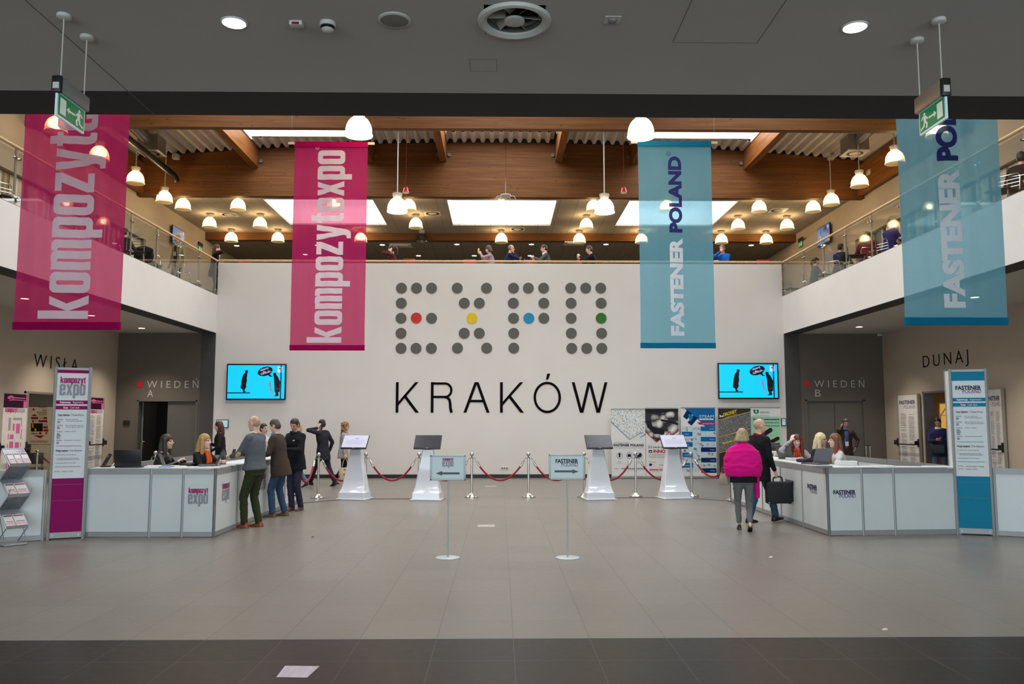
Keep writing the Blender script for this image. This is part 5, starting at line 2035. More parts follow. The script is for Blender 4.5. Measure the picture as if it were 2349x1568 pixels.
t, P, T, Bd, q, _ = rollup(570, 985, 85, 970, 'roll-up poster with dark bolt picture and red zigzag line, second from the left')
P([(572, 88), (982, 88), (982, 372), (875, 470), (880, 385), (705, 525), (572, 390)], M_bolts, 'print_picture')
P([(580, 245), (640, 245), (660, 320), (810, 370), (800, 430), (680, 420), (590, 330)], M_hatch, 'print_field')
P([(572, 88), (982, 88), (982, 120), (880, 125), (740, 150), (590, 145)], M_hatch, 'print_field')
P([(760, 225), (830, 235), (980, 280), (980, 305), (850, 270), (770, 250)], M_hatch, 'print_field')
Bd([(572, 392), (705, 528), (882, 388), (868, 470), (984, 372)], .024, M_redp)
T('3-5 marca 20', 605, 605, 790, 26, M_navy, .01)
T('INNO', 665, 668, 815, 40, M_redp, .035)
P([(608, 632), (650, 632), (650, 670), (608, 670)], M_steamdark)
P([(622, 640), (645, 655), (622, 665)], M_inkw, lift=.0014)
T('4. Międzynarodowe Ta', 610, 702, 825, 17, M_inkl)
T('Przemysłu Narzędziow', 610, 730, 825, 17, M_inkl)
T('Organizatorzy', 612, 792, 695, 10, M_redp)
P([(612, 810), (645, 810), (645, 840), (612, 840)], M_steamdark)
T('targi', 735, 835, 785, 18, M_inkl)
T('www.inn', 608, 902, 800, 32, M_redp, .02)

t, P, T, Bd, q, _ = rollup(1032, 1460, 78, 968, 'blue roll-up poster with rows of small metal products, middle of the five')
P([(1075, 82), (1455, 82), (1455, 345), (1360, 345), (1240, 230)], M_steamblue)
P([(1040, 900), (1455, 900), (1455, 320), (1040, 320)], M_pale)
P([(1110, 100), (1172, 152), (1102, 232), (1058, 190)], M_steamdark)
P([(1185, 175), (1240, 212), (1160, 312), (1112, 268)], M_steamdark)
P([(1120, 160), (1165, 160), (1180, 215), (1140, 260)], M_teal)
T('STEAM', 1258, 205, 1436, 34, M_inkw, .0)
P([(1258, 216), (1432, 216), (1432, 236), (1258, 236)], M_inkw)
T('elementy złączne', 1270, 232, 1420, 10, M_inkl)
P([(1228, 266), (1450, 266), (1450, 298), (1258, 298)], M_redp)
T('www.steam.biz.pl', 1290, 290, 1436, 13, M_inkw, .01, slope=0)
P([(1300, 298), (1420, 298), (1360, 342)], M_steamblue)
rr_ = random.Random(4)
kinds = [M_alu, M_inkl, mat('brass_print', lin(190, 150, 84), .5), M_redp, M_hatch, M_gteal]
for k in range(9):
    y = 322 + 68.5 * k
    lft = k % 2
    if k in (1, 3, 5, 7):
        P([(1040, y), (1170, y), (1170, y + 60), (1040, y + 60)], M_steamblue)
        T('nity', 1066, y + 38, 1125, 13, M_inkw)
        xs_ = (1190, 1440)
    else:
        P([(1270, y), (1455, y), (1455, y + 60), (1270, y + 60)], M_steamdark if k > 2 else M_steamblue)
        T('śruby', 1380, y + 38, 1436, 13, M_inkw)
        xs_ = (1050, 1255)
    mb = [MB() for _ in kinds]
    for j in range(9):
        x = rr_.uniform(*xs_); yy = y + rr_.uniform(12, 50); L = rr_.uniform(8, 30); a = rr_.uniform(-.9, .9)
        c = q(x, yy)
        z = rr_.randrange(len(kinds))
        w = .012 if z < 3 else .008
        if j % 3 == 0:
            mb[z].flat(shape2d(circle2d(c[0], c[1], .03, 14), [circle2d(c[0], c[1], .016, 14)]), (0, -.003, 0), (1, 0, 0), (0, 0, 1), .0088)
        else:
            e = (c[0] + L * .0023 * math.cos(a), c[1] + L * .0023 * math.sin(a))
            mb[z].flat(thick_path([c, e], w), (0, -.003, 0), (1, 0, 0), (0, 0, 1), .0088)
    for b_, m in zip(mb, kinds):
        if b_.v:
            b_.build('print_product', m, t)

t, P, T, Bd, q, _ = rollup(1512, 1925, 80, 960, 'dark roll-up poster with nail picture and yellow slanted lines, fourth from the left')
P([(1513, 84), (1924, 84), (1924, 955), (1513, 955)], M_charc)
P([(1516, 232), (1922, 120), (1922, 345), (1516, 455)], M_nails, 'print_picture', .0012)
P([(1516, 460), (1922, 352), (1922, 560), (1516, 655)], M_nails, 'print_picture', .0012)
for y in (232, 455, 660):
    Bd([(1516, y + 4), (1922, y - 112)], .014, M_yellow)
T('DROMET', 1575, 190, 1740, 42, M_yellow, .04, slope=.28)
P([(1530, 165), (1560, 185), (1572, 165), (1572, 200), (1548, 190), (1532, 205)], M_inkw)
T('FASTENING SYSTEMS', 1600, 205, 1745, 8, M_inkw, slope=.28)
T('www.d', 1555, 558, 1710, 36, M_yellow, .03, slope=.28)
T('www', 1590, 915, 1640, 16, M_inkw, .02, slope=.28)

t, P, T, Bd, q, _ = rollup(1935, 2290, 75, 960, 'pale green roll-up poster with dark rod pictures, rightmost of the five', dy=-.04)
P([(1936, 190), (2288, 190), (2288, 955), (1936, 955)], M_mint)
P([(1966, 100), (1990, 96), (1998, 118), (2010, 96), (2034, 100), (2030, 140), (2000, 160), (1970, 140)], M_gteal)
P([(1985, 120), (2015, 120), (2000, 145)], M_inkw, lift=.0014)
T('adamas', 2042, 145, 2160, 30, M_gteal, .0)
T('kontakt@adamas-tools.pl', 1955, 182, 2160, 8, M_ink)
T('Gwinty walcowane', 1957, 236, 2272, 26, M_navy, .02)
T('Gewinderollen', 2080, 276, 2272, 17, M_navy, .01)
T('Rolling threads', 2070, 316, 2275, 17, M_navy, .01)


def rod_print(a, b, w, m):
    a, b = q(*a), q(*b)
    d = thick_path([a, b], w)
    o = MB().flat(d, (0, -.003, 0), (1, 0, 0), (0, 0, 1), .0085)
    o.flat(poly2d(circle2d(b[0], b[1], w / 2, 16)), (0, -.003, 0), (1, 0, 0), (0, 0, 1), .0090)
    return o.build('print_picture', m, t)


rod_print((2075, 430), (2165, 365), .125, M_rub)
rod_print((2060, 580), (2250, 475), .105, M_rub)

# ---------------------------------------------------------------- doors of the side halls and of the dark walls
M_leaf = mat('door_leaf_grey', lin(150, 142, 132), .5)
M_leafd = mat('door_leaf_dark_grey', lin(86, 82, 78), .5)
M_poster = mat('poster_paper', lin(206, 200, 196), .5)
M_pinkb = mat('print_pink', lin(198, 96, 146), .5)
M_blackbar = mat('panic_bar_black', lin(20, 18, 20), .4)


def wall_leaf(X, y0, y1, zt, side, label, header, body, dx=0.0):
    """door leaf folded back flat on the side wall, with a full-height poster and a push bar"""
    sgn = 1 if side == 'left' else -1
    t = thing('door_leaf', label, 'door', (X, (y0 + y1) / 2, 0), 0, 'hall doors folded back on the side walls')
    w = y1 - y0
    a, b = sorted((sgn * .03, sgn * .10))
    MB().box(a, -w / 2, 0.01, b, w / 2, zt).build('leaf', M_leaf, t)
    u = Vector((0, sgn, 0))
    face = sgn * .1015
    pw = w * .86
    o = Vector((face, -sgn * (w / 2 - w * .10), .02))
    ph = zt - .05
    po = MB().prism([(0, 0), (pw, 0), (pw, ph), (0, ph)], o, u, (0, 0, 1), .0012).build('poster', M_poster, t)

    def put(d, m, nm='poster_print', lift=.0008, k=[0]):
        k[0] += 1
        lift += .0002 * k[0]
        MB().flat(d, o, u, (0, 0, 1), lift).build(nm, m, po)
    if header == 'pink':
        put(poly2d([(0, ph * .86), (pw, ph * .86), (pw, ph), (0, ph)]), mat('poster_wine_black', lin(52, 14, 38), .5))
        put(merge2d(poly2d([(pw * .12, ph * .955), (pw * .28, ph * .94), (pw * .42, ph * .955), (pw * .90, ph * .955), (pw * .90, ph * .965), (pw * .42, ph * .968), (pw * .30, ph * .985), (pw * .18, ph * .975)]),
                    poly2d([(pw * .20, ph * .93), (pw * .42, ph * .935), (pw * .90, ph * .935), (pw * .90, ph * .942), (pw * .42, ph * .945), (pw * .28, ph * .955)]),
                    poly2d([(pw * .82, ph * .86), (pw * .98, ph * .86), (pw * .98, ph), (pw * .93, ph), (pw * .93, ph * .93), (pw * .82, ph * .93)])), M_pinkb, lift=.0014)
        put(fit_heavy('kompozyt', pw * .08, ph * .815, pw * .50, .085, .04), M_purple, lift=.0014)
        put(fit_heavy('expo', pw * .60, ph * .815, pw * .30, .085, .04), M_logogrey, lift=.0014)
    else:
        put(fit_text('FASTENER', pw * .06, ph * .895, pw * .86, .10, bold=.03), M_navy)
        put(fit_text('POLAND', pw * .30, ph * .84, pw * .62, .095, bold=.01), M_navy2)
    if body == 'plan':
        for (x0, z0, x1, z1) in ((.24, .63, .34, .76), (.42, .735, .80, .76), (.76, .67, .80, .75)):
            put(poly2d([(pw * x0, ph * z0), (pw * x1, ph * z0), (pw * x1, ph * z1), (pw * x0, ph * z1)]), M_logogrey)
        rows = ((.63, .70, .42, .50), (.60, .70, .56, .72), (.545, .59, .32, .48), (.45, .52, .32, .48), (.45, .51, .55, .72), (.34, .42, .32, .48), (.35, .41, .56, .72), (.26, .31, .32, .48), (.26, .31, .54, .72),
                (.18, .23, .33, .48), (.18, .23, .54, .64), (.54, .60, .245, .275), (.34, .5, .24, .27), (.18, .31, .235, .265), (.46, .51, .78, .81), (.54, .64, .78, .81), (.2, .3, .78, .81))
        d = merge2d(*[poly2d([(pw * a_, ph * z0), (pw * b_, ph * z0), (pw * b_, ph * z1), (pw * a_, ph * z1)]) for z0, z1, a_, b_ in rows])
        put(d, M_pinkb)
    else:
        rn = random.Random(len(label))
        for cx in (.10, .54):
            ps = []
            for k in range(62):
                z = ph * (.78 - .0118 * k)
                if rn.random() < .12:
                    continue
                ps.append(poly2d([(pw * cx, z), (pw * (cx + rn.uniform(.16, .34)), z), (pw * (cx + .30), z + .011), (pw * cx, z + .011)]))
            ps = [([(min(x, pw * .95), y) for x, y in d[0]], d[1]) for d in ps]
            put(merge2d(*ps), M_inkl)
    br = MB()
    zb = 1.04
    y_a, y_b = -w / 2 + .04, w / 2 - .02
    fx = sgn * .105
    br.tube([(fx + sgn * .11, y_a, zb), (fx + sgn * .11, y_b, zb)], .017, 10)
    for y in (y_a, y_b):
        br.obox((fx + sgn * .05, y, zb + .05), (.12, .035, .11))
        br.obox((fx + sgn * .01, y, zb + .05), (.03, .05, .22))
    br.build('push_bar', M_blackbar, t)
    return t


g = lambda px, py, X: at_side(px, py, X).y
wall_leaf(XL, g(3, 897, XL + .1), g(67, 899, XL + .1), 2.36, 'left', 'folded-back hall door with pink floor plan poster, beside the left door opening', 'pink', 'plan')
wall_leaf(XL, g(201, 907, XL + .1), g(241, 909, XL + .1), 2.38, 'left', 'folded-back hall door with pink-headed list poster, right of the magenta totem', 'pink', 'list')
wall_leaf(XR, g(2104, 900, XR - .1), g(2055, 905, XR - .1), 2.46, 'right', 'folded-back hall door with list poster, left of the lit right doorway', 'navy', 'list')
wall_leaf(XR, g(2296, 888, XR - .1), g(2262, 890, XR - .1), 2.46, 'right', 'folded-back hall door with list poster, half hidden behind the blue totem', 'navy', 'list')
M_frame = mat('door_frame_grey', lin(110, 106, 102), .5)
for n_, (X, (a, b), zt, k) in enumerate(((XL, HD_L, 2.42, -1), (XR, HD_R, 2.50, 1))):
    x0, x1 = sorted((X - k * .02, X + k * .25))
    struct('door_%d' % (n_ + 1), MB().box(x0, a, 0, x1, a + .05, zt).box(x0, b - .05, 0, x1, b, zt).box(x0, a, zt - .05, x1, b, zt), M_frame)
# left hall seen through the opening
M_cream = mat('stand_wall_cream', lin(220, 204, 174), .7)
struct('wall_hall_left', MB().box(-15.4, 25.3, 0, XL - .26, 25.4, 2.1).box(-15.5, 18, 0, -15.4, 25.4, 3.0), M_cream)
struct('trim_hall_left', MB().box(-15.4, 25.28, 2.1, XL - .26, 25.4, 3.0).box(-15.5, 18, 3.0, XL - .26, 25.5, 3.05), mat('shutter_grey', lin(110, 112, 104), .6))
struct('wall_hall_left_front', MB().box(-15.5, 17.9, 0, XL - .26, 18, 3.0), M_dark)
t = thing('exhibition_board', 'cream board with red blocks and arrow shapes inside the left hall doorway', 'poster', at_depth(92, 985, 25.27))
c = at_depth(92, 985, 25.27)
f = lambda X, Y: ((at_depth(X / 8.7, 880 + Y / 8.7, 25.27).x - c.x), (at_depth(X / 8.7, 880 + Y / 8.7, 25.27).z - c.z))
P = lambda pts, m, l=.002: MB().flat(shape2d([f(*p) for p in pts]), (0, 0, 0), (1, 0, 0), (0, 0, 1), l).build('board_print', m, t)
MB().box(f(605, 0)[0] - .1, .003, f(0, 1200)[1], f(1000, 0)[0] + .2, .02, f(0, 462)[1]).build('board', M_cream, t)
M_brick = mat('print_brick_red', lin(158, 26, 44), .5)
P([(620, 640), (690, 600), (750, 645)], M_brick)
for b_ in ((620, 660, 760, 705), (870, 660, 940, 705), (640, 725, 680, 765), (770, 722, 945, 765), (865, 845, 955, 890), (870, 905, 965, 950), (780, 965, 830, 1005)):
    P([(b_[0], b_[3]), (b_[2], b_[3]), (b_[2], b_[1]), (b_[0], b_[1])], M_brick)
P([(670, 1028), (885, 1028), (805, 1085)], M_brick)
P([(905, 965), (965, 965), (905, 1010)], M_brick)
P([(640, 525), (695, 525), (675, 475)], M_brick)
P([(618, 950), (855, 950), (855, 785), (618, 785)], mat('print_furnace_dark', lin(40, 22, 12), .5, var=.4, scale=8))
P([(640, 870), (670, 880), (665, 800), (640, 795)], M_yellow, .003)
P([(690, 940), (735, 940), (720, 890), (690, 885)], M_yellow, .003)
for s_, x0_, x1_, y_, m_ in (('C+M', 775, 862, 705, M_hatch), ('2015', 695, 760, 765, M_hatch), ('AG', 880, 945, 830, M_hatch), ('odlewnie', 620, 770, 1008, M_steamdark), ('Polskich', 765, 935, 480, M_brick), ('Association', 770, 935, 630, M_brick),
                            ('Foundrymen', 735, 935, 590, M_brick), ('Polish', 850, 935, 550, M_brick), ('www.cynkownie.pl', 612, 945, 1165, M_brick)):
    a_, b_ = f(x0_, y_), f(x1_, y_)
    MB().flat(fit_text(s_, a_[0], a_[1], b_[0] - a_[0], .07), (0, 0, 0), (1, 0, 0), (0, 0, 1), .003).build('board_print', m_, t)
# right hall: warm lit stand
M_tan = mat('stand_wall_tan', lin(128, 96, 58), .7)
struct('wall_hall_right', MB().box(XR + .26, 26.6, 0, 17.0, 26.7, 3.2).box(17, 18, 0, 17.1, 26.7, 3.2), M_tan)
struct('trim_hall_right', MB().box(XR + .26, 17.9, 3.2, 17.1, 26.7, 3.25).box(XR + .26, 17.9, 0, 17.1, 18, 3.2), M_tan)
t = thing('stand_window', 'warm yellow lit window frame inside the right hall doorway', 'lit window', at_depth(2166, 955, 26.55))
c = at_depth(2166, 955, 26.55)
M_lit = emit_mat('warm_lit_pane', lin(226, 178, 84), .55)
M_fr = mat('stand_frame_white', lin(214, 206, 190), .6)
f = lambda px, py: at_depth(px, py, 26.55) - c
for x0_, x1_, y0_, y1_ in ((2155, 2170, 926, 952), (2171, 2192, 926, 934), (2172, 2192, 937, 954), (2160, 2171, 953, 985), (2172, 2192, 956, 985)):
    a, b = f(x0_, y1_), f(x1_, y0_)
    MB().box(a.x, -.01, a.z, b.x, .01, b.z).build('pane', M_lit, t)
fr = MB()
for x0_, y0_, x1_, y1_ in ((2154, 925, 2192, 925), (2154, 985, 2192, 985), (2171, 925, 2171, 990), (2155, 955, 2171, 932), (2171, 955, 2192, 955), (2154, 925, 2154, 985)):
    a, b = f(x0_, y0_), f(x1_, y1_)
    fr.tube([a + Vector((0, -.02, 0)), b + Vector((0, -.02, 0))], .02, 6)
fr.build('frame', M_fr, t)
a = at_depth(2140, 990, 26.4)
tag(MB().box(a.x - .28, 26.35, 0, a.x + .02, 26.55, 2.75).build('stand_curtain', mat('brown_curtain', lin(104, 62, 28), .8, var=.25, scale=6, stretch=(12, 12, .3))), 'brown curtain beside the lit window in the right hall doorway', 'curtain')
area_light('hall_stand_light', (14.2, 23.5, 3.1), (0, 0, 0), 2, 3, 40, (1, .72, .38))
area_light('hall_stand_light', (-13.4, 22.3, 2.95), (0, 0, 0), 2, 3, 40, (1, .92, .8))

# dark doors
hx0, hx1 = at_depth(303, 920, YB).x, DL1


def dark_leaf(x0, x1, zt, label, hinge=None, ang=0, handle=0):
    t = thing('door_leaf', label, 'door', (x0, YB + (.08 if not ang else .25), 0), ang, None)
    w = x1 - x0
    MB().box(0.01, -.025, .01, w - .01, .025, zt - .01).build('leaf', M_leafd, t)
    h = MB()
    hx = w - .08 if handle > 0 else .08
    h.rbox((hx, -.03, 1.05), (.04, .012, .22), .004)
    h.tube([(hx, -.03, 1.08), (hx, -.075, 1.08), (hx - .11 * (1 if handle > 0 else -1), -.075, 1.08)], .009, 8)
    if handle:
        h.build('handle', M_steel, t, True)
    return t


mid = at_depth(383, 920, YB).x
dark_leaf(mid, DL1 - .04, 2.28, 'closed grey right leaf of the dark left door')
dark_leaf(DL0 + .07, DL0 + 1.0, 2.27, 'half open left leaf of the dark left door, with steel handle', ang=R(112), handle=-1)
mid = (DR0 + DR1) / 2
dark_leaf(DR0 + .04, mid, 2.30, 'closed left leaf of the dark right door')
dark_leaf(mid, DR1 - .04, 2.30, 'closed right leaf of the dark right door')
for k, (a, b, zt) in enumerate(((DL0, DL1, 2.28), (DR0, DR1, 2.30))):
    struct('door_%d' % (k + 3), MB().box(a - .02, YB - .015, 0, a + .05, YB + .2, zt + .04).box(b - .05, YB - .015, 0, b + .02, YB + .2, zt + .04).box(a, YB - .015, zt, b, YB + .2, zt + .04), M_leafd)
struct('wall_store', MB().box(XL, 28, 0, -8.6, 28.1, 3).box(XL, YB + .2, 2.9, -8.6, 28.1, 3).box(-8.7, YB + .22, 0, -8.6, 28, 2.9), M_dark2)

# ---------------------------------------------------------------- leaflet rack at the left edge
fl, frr = at_height(12, 1254, 0), at_height(56, 1249, 0)
d = (frr - fl)
t = thing('leaflet_rack', 'folding zigzag metal leaflet rack at the left edge, before the white counter panels', 'leaflet rack', fl, math.atan2(d.y, d.x))
Wd, Dp = .275, .27
zl = [at_depth(30, y, 11.6).z for y in (1067, 1137, 1210)]
zk = [at_depth(25, y, 11.7).z for y in (1029, 1100, 1170)]
M_rack = mat('rack_aluminium', lin(176, 178, 180), .35, metal=.7)
MB().rbox((Wd / 2, Dp / 2, .012), (Wd + .02, Dp, .024), .006).build('base', M_rack, t, True)
zz = [(Dp, zk[0]), (0, zl[0]), (Dp, zk[1]), (0, zl[1]), (Dp, zk[2]), (0, zl[2]), (Dp, .03)]
for x in (0.0, Wd):
    MB().tube([(x, y, z) for y, z in zz], .008, 8).build('side_frame', M_rack, t)
    MB().tube([(x, 0.02, .03), (x, Dp, zk[2])], .006, 8).tube([(x, -.06, (zl[1] + zk[1]) / 2 - .0), (x, .0, zl[1])], .005, 6).build('folding_arm', M_rack, t)
for k in range(3):
    tr = MB()
    tr.box(0, -.006, zl[k] - .012, Wd, .012, zl[k] + .03)
    tr.build('tray_lip', M_rack, t)
    a, b = Vector((0, Dp, zk[k])), Vector((0, .006, zl[k]))
    n_ = Vector((0, -(a.z - b.z), -(b.y - a.y))).normalized()
    MB().add([b, b + Vector((Wd, 0, 0)), a + Vector((Wd, 0, 0)), a] + [p - Vector((0, .0, .006)) for p in (b, b + Vector((Wd, 0, 0)), a + Vector((Wd, 0, 0)), a)],
             [(0, 1, 2, 3), (7, 6, 5, 4), (0, 4, 5, 1), (1, 5, 6, 2), (2, 6, 7, 3), (3, 7, 4, 0)]).build('tray', mat('smoked_acrylic', lin(150, 154, 160), .2), t)
    MB().tube([(0, Dp, zk[k]), (Wd, Dp, zk[k])], .008, 8).build('cross_bar', M_rack, t)
    if k < 2:
        a, b = Vector((0, Dp, zk[k + 1])), Vector((0, 0.01, zl[k] - .015))
        MB().add([a, a + Vector((Wd, 0, 0)), b + Vector((Wd, 0, 0)), b] + [p + Vector((0, .006, 0)) for p in (a, a + Vector((Wd, 0, 0)), b + Vector((Wd, 0, 0)), b)],
                 [(0, 1, 2, 3), (7, 6, 5, 4), (0, 4, 5, 1), (1, 5, 6, 2), (2, 6, 7, 3), (3, 7, 4, 0)]).build('back_pocket', mat('grey_pocket', lin(112, 118, 126), .25, var=.3, scale=14), t)
Mrack = Matrix.Translation(fl) @ Matrix.Rotation(math.atan2(d.y, d.x), 4, 'Z')
for k, cols_ in enumerate(((.0, .09, .18), (.0, .125), (.0, .125))):
    for i, x in enumerate(cols_):
        w = (cols_[1] - .012) if i < len(cols_) - 1 else Wd - x - .006
        a, b = Vector((0, Dp, zk[k])), Vector((0, .006, zl[k]))
        dirv = (a - b).normalized()
        nrm = Vector((0, -dirv.z, dirv.y))
        M = Matrix((Vector((1, 0, 0)), dirv, nrm.normalized())).transposed()
        L = .21
        rowsn = ('top', 'middle', 'bottom')[k]
        coln = (('left', 'middle', 'right') if len(cols_) == 3 else ('left', 'right'))[i]
        c = b + dirv * (L / 2 + .01) + nrm * .02 + Vector((x + w / 2 + .004, 0, 0))
        bt = thing('brochure_stack', 'stack of red and white brochures, %s in the %s tray of the leaflet rack' % (coln, rowsn), 'brochures', Mrack @ c, math.atan2(d.y, d.x), 'brochures in the leaflet rack')
        MB().obox((0, 0, 0), (w, L, .026), M).build('pages', M_paper, bt)
        pr = MB()
        pr.obox(M @ Vector((0, L * .38, .0135)), (w * .9, L * .10, .001), M)
        pr.obox(M @ Vector((0, L * -.12, .0135)), (w * .8, L * .05, .001), M)
        pr.build('cover_band', mat('cover_wine_red', lin(150, 40, 66), .5), bt)
        MB().obox(M @ Vector((0, -L * .34, .0135)), (w * .95, L * .26, .001), M).build('cover_picture', mat('cover_pale_pink', lin(220, 180, 190), .5, var=.25, scale=30), bt)

# ---------------------------------------------------------------- things on the counters
M_lap = mat('laptop_black', lin(26, 26, 28), .35)
M_lapg = mat('laptop_grey', lin(84, 84, 90), .4, metal=.3)
M_key = mat('keyboard_dark', lin(36, 36, 38), .6)
M_lscr = mat('laptop_screen', lin(92, 94, 104), .15)
CT = 1.003


def laptop(p, rz, label, open_deg=105, m=None, w=.37):
    m = m or M_lap
    t = thing('laptop', label, 'laptop', p, rz, 'laptops on the counters')
    MB().rbox((0, -.12, .011), (w, .25, .022), .006).build('base', m, t, True)
    MB().box(-w / 2 + .02, -.17, .022, w / 2 - .02, -.02, .0235).build('keyboard', M_key, t)
    a = R(open_deg)
    M = Matrix.Rotation(a - R(90), 3, 'X')
    M = Matrix.Rotation(-(a - R(90)), 3, 'X')
    c = Vector((0, .005, .02)) + M @ Vector((0, 0, .125))
    MB().rbox(c, (w, .012, .25), .005, M).build('lid', m, t, True)
    MB().obox(c + M @ Vector((0, -.0065, .005)), (w - .03, .001, .215), M).build('screen', M_lscr, t)
    return t


def card_terminal(p, rz, label):
    t = thing('payment_terminal', label, 'payment terminal', p, rz, 'terminals on the counters')
    M = Matrix.Rotation(R(-28), 3, 'X')
    MB().rbox((0, 0, .012), (.10, .14, .024), .008).build('stand', M_lap, t, True)
    MB().rbox((0, .01, .11), (.085, .03, .20), .012, M).build('handset', M_lap, t, True)
    MB().obox(Vector((0, .01, .11)) + M @ Vector((0, -.016, .05)), (.06, .002, .05), M).build('display', M_lscr, t)
    return t


def papers(p, rz, w, d, h, label, m=None):
    t = thing('paper_stack', label, 'papers', p, rz, 'paper stacks on the counters')
    mb = MB()
    rn = random.Random(int(p[0] * 100))
    n_ = max(1, min(5, int(h / .006)))
    for k in range(n_):
        M = Matrix.Rotation(rn.uniform(-.12, .12), 3, 'Z')
        mb.obox((rn.uniform(-.01, .01), rn.uniform(-.01, .01), h * (k + .5) / n_), (w, d, h / n_ * .98), M)
    mb.build('sheets', m or M_paper, t)
    MB().obox((0, 0, h + .0006), (w * .7, d * .15, .0008)).build('print', M_inkl, t)
    return t


H = lambda px, py: at_height(px, py, CT)
laptop(H(287, 1073) + Vector((0, .10, 0)), R(180), 'black laptop seen from behind on the left counter, beside the seated dark-haired woman', 100, w=.40)
card_terminal(H(241, 1071) + Vector((0, .03, 0)), R(-40), 'black payment terminal on the left counter, left of the black laptop')
MBc = MB()
pts = [H(255, 1071), H(262, 1067) + Vector((0, 0, .03)), H(268, 1062) + Vector((0, .0, .05)), H(276, 1062) + Vector((0, 0, .05)), H(283, 1066) + Vector((0, 0, .02)), H(286, 1072)]
MBc.tube([p + Vector((0, 0, .006)) for p in pts], .005, 6)
tag(MBc.build('white_cable', M_paper, None, True), 'looped white cable on the left counter beside the terminal', 'cable')
papers(H(350, 1070), R(8), .21, .30, .018, 'white paper stack on the left counter before the dark-haired woman')
papers(H(382, 1071), R(4), .16, .2, .02, 'pale blue flyer stack on the left counter', mat('pale_blue_paper', lin(150, 170, 206), .6))
papers(H(410, 1069), R(-4), .25, .2, .012, 'loose papers on the left counter, right of the blue flyers')
papers(H(462, 1075) + Vector((0, 0, 0)), R(6), .30, .22, .025, 'white brochures at the corner of the left counter')
papers(H(520, 1067), R(30), .22, .26, .012, 'white form on the left counter by the bald man')
laptop(H(462, 1069) + Vector((.16, .16, 0)), R(-68), 'thin grey laptop seen from the side on the left counter, before the blonde woman', 118, M_lapg)
card_terminal(H(508, 1066) + Vector((0, .06, 0)), R(20), 'black payment terminal on the left counter, before the bald man')
t = thing('desk_phone', 'dark rounded desk phone on the left counter, between the two seated women', 'telephone', H(424, 1069) + Vector((0, .1, 0)))
MB().rbox((0, 0, .025), (.18, .2, .05), .02).build('base', M_lap, t, True)
MB().tube([(-.07, -.08, .06), (-.07, -.05, .08), (-.07, .05, .08), (-.07, .08, .06)], [.026, .02, .02, .026], 10).build('handset', M_lap, t, True)
laptop(H(1812, 1052) + Vector((-.1, -.1, 0)), R(118), 'grey laptop on the right counter with its lid towards the briefcase man', 112, M_lapg)
laptop(H(1770, 1045) + Vector((.12, .35, 0)), R(150), 'grey laptop on the right counter, left behind the other, by the redhead', 110, M_lapg)
laptop(H(1876, 1064) + Vector((.05, .0, 0)), R(-66), 'grey laptop with lit grey screen on the right counter, before the blonde woman', 112, M_lapg)
papers(H(1811, 1056) + Vector((.05, 0, 0)), R(70), .15, .22, .05, 'white box of forms on the right counter, before the redhead')
papers(H(1945, 1068) + Vector((0, .05, 0)), R(6), .27, .2, .075, 'white box of catalogues on the right counter, before the long-haired woman')
papers(H(1886, 1072), R(20), .26, .16, .03, 'grey leaflet stack at the corner of the right counter', mat('grey_paper', lin(150, 152, 158), .6))
papers(H(1990, 1071), R(3), .34, .24, .006, 'white sheet on the right counter front')
papers(H(2025, 1069), R(14), .30, .22, .016, 'white and grey papers on the right counter, towards the blue totem')
papers(H(2080, 1067), R(-6), .36, .22, .008, 'thin dark folder on the right counter beside the blue totem', mat('dark_folder', lin(92, 86, 80), .5))
t = thing('card_box', 'white box with dark grey rolls on the right counter edge, by the briefcase man', 'box', H(1772, 1046) + Vector((.06, .0, 0)), R(90))
MB().rbox((0, 0, .05), (.24, .12, .10), .008).build('box', M_paper, t, True)
MB().cyl((-.05, .062, .035), (-.05, .10, .035), .03, seg=16).build('roll', M_inkl, t)
t = thing('desk_bag', 'dark blue folded bag on the right counter, before the grey laptop', 'bag', H(1850, 1060) + Vector((.05, .08, 0)), R(20))
MB().rbox((0, 0, .03), (.34, .2, .06), .025).build('body', mat('navy_cloth', lin(30, 30, 58), .8), t, True)
MB().tube([(-.1, -.08, .05), (-.04, -.12, .075), (.06, -.12, .07), (.1, -.08, .05)], .01, 8).build('strap', M_lap, t)
t = thing('desk_phone', 'dark grey desk phone on the right counter, before the redhead', 'telephone', H(1832, 1052) + Vector((.16, .1, 0)), R(40))
MB().rbox((0, 0, .03), (.16, .18, .05), .02).build('base', M_lapg, t, True)
MB().tube([(-.05, -.08, .07), (-.05, 0, .09), (-.05, .08, .07)], [.026, .02, .026], 10).build('handset', M_lapg, t, True)

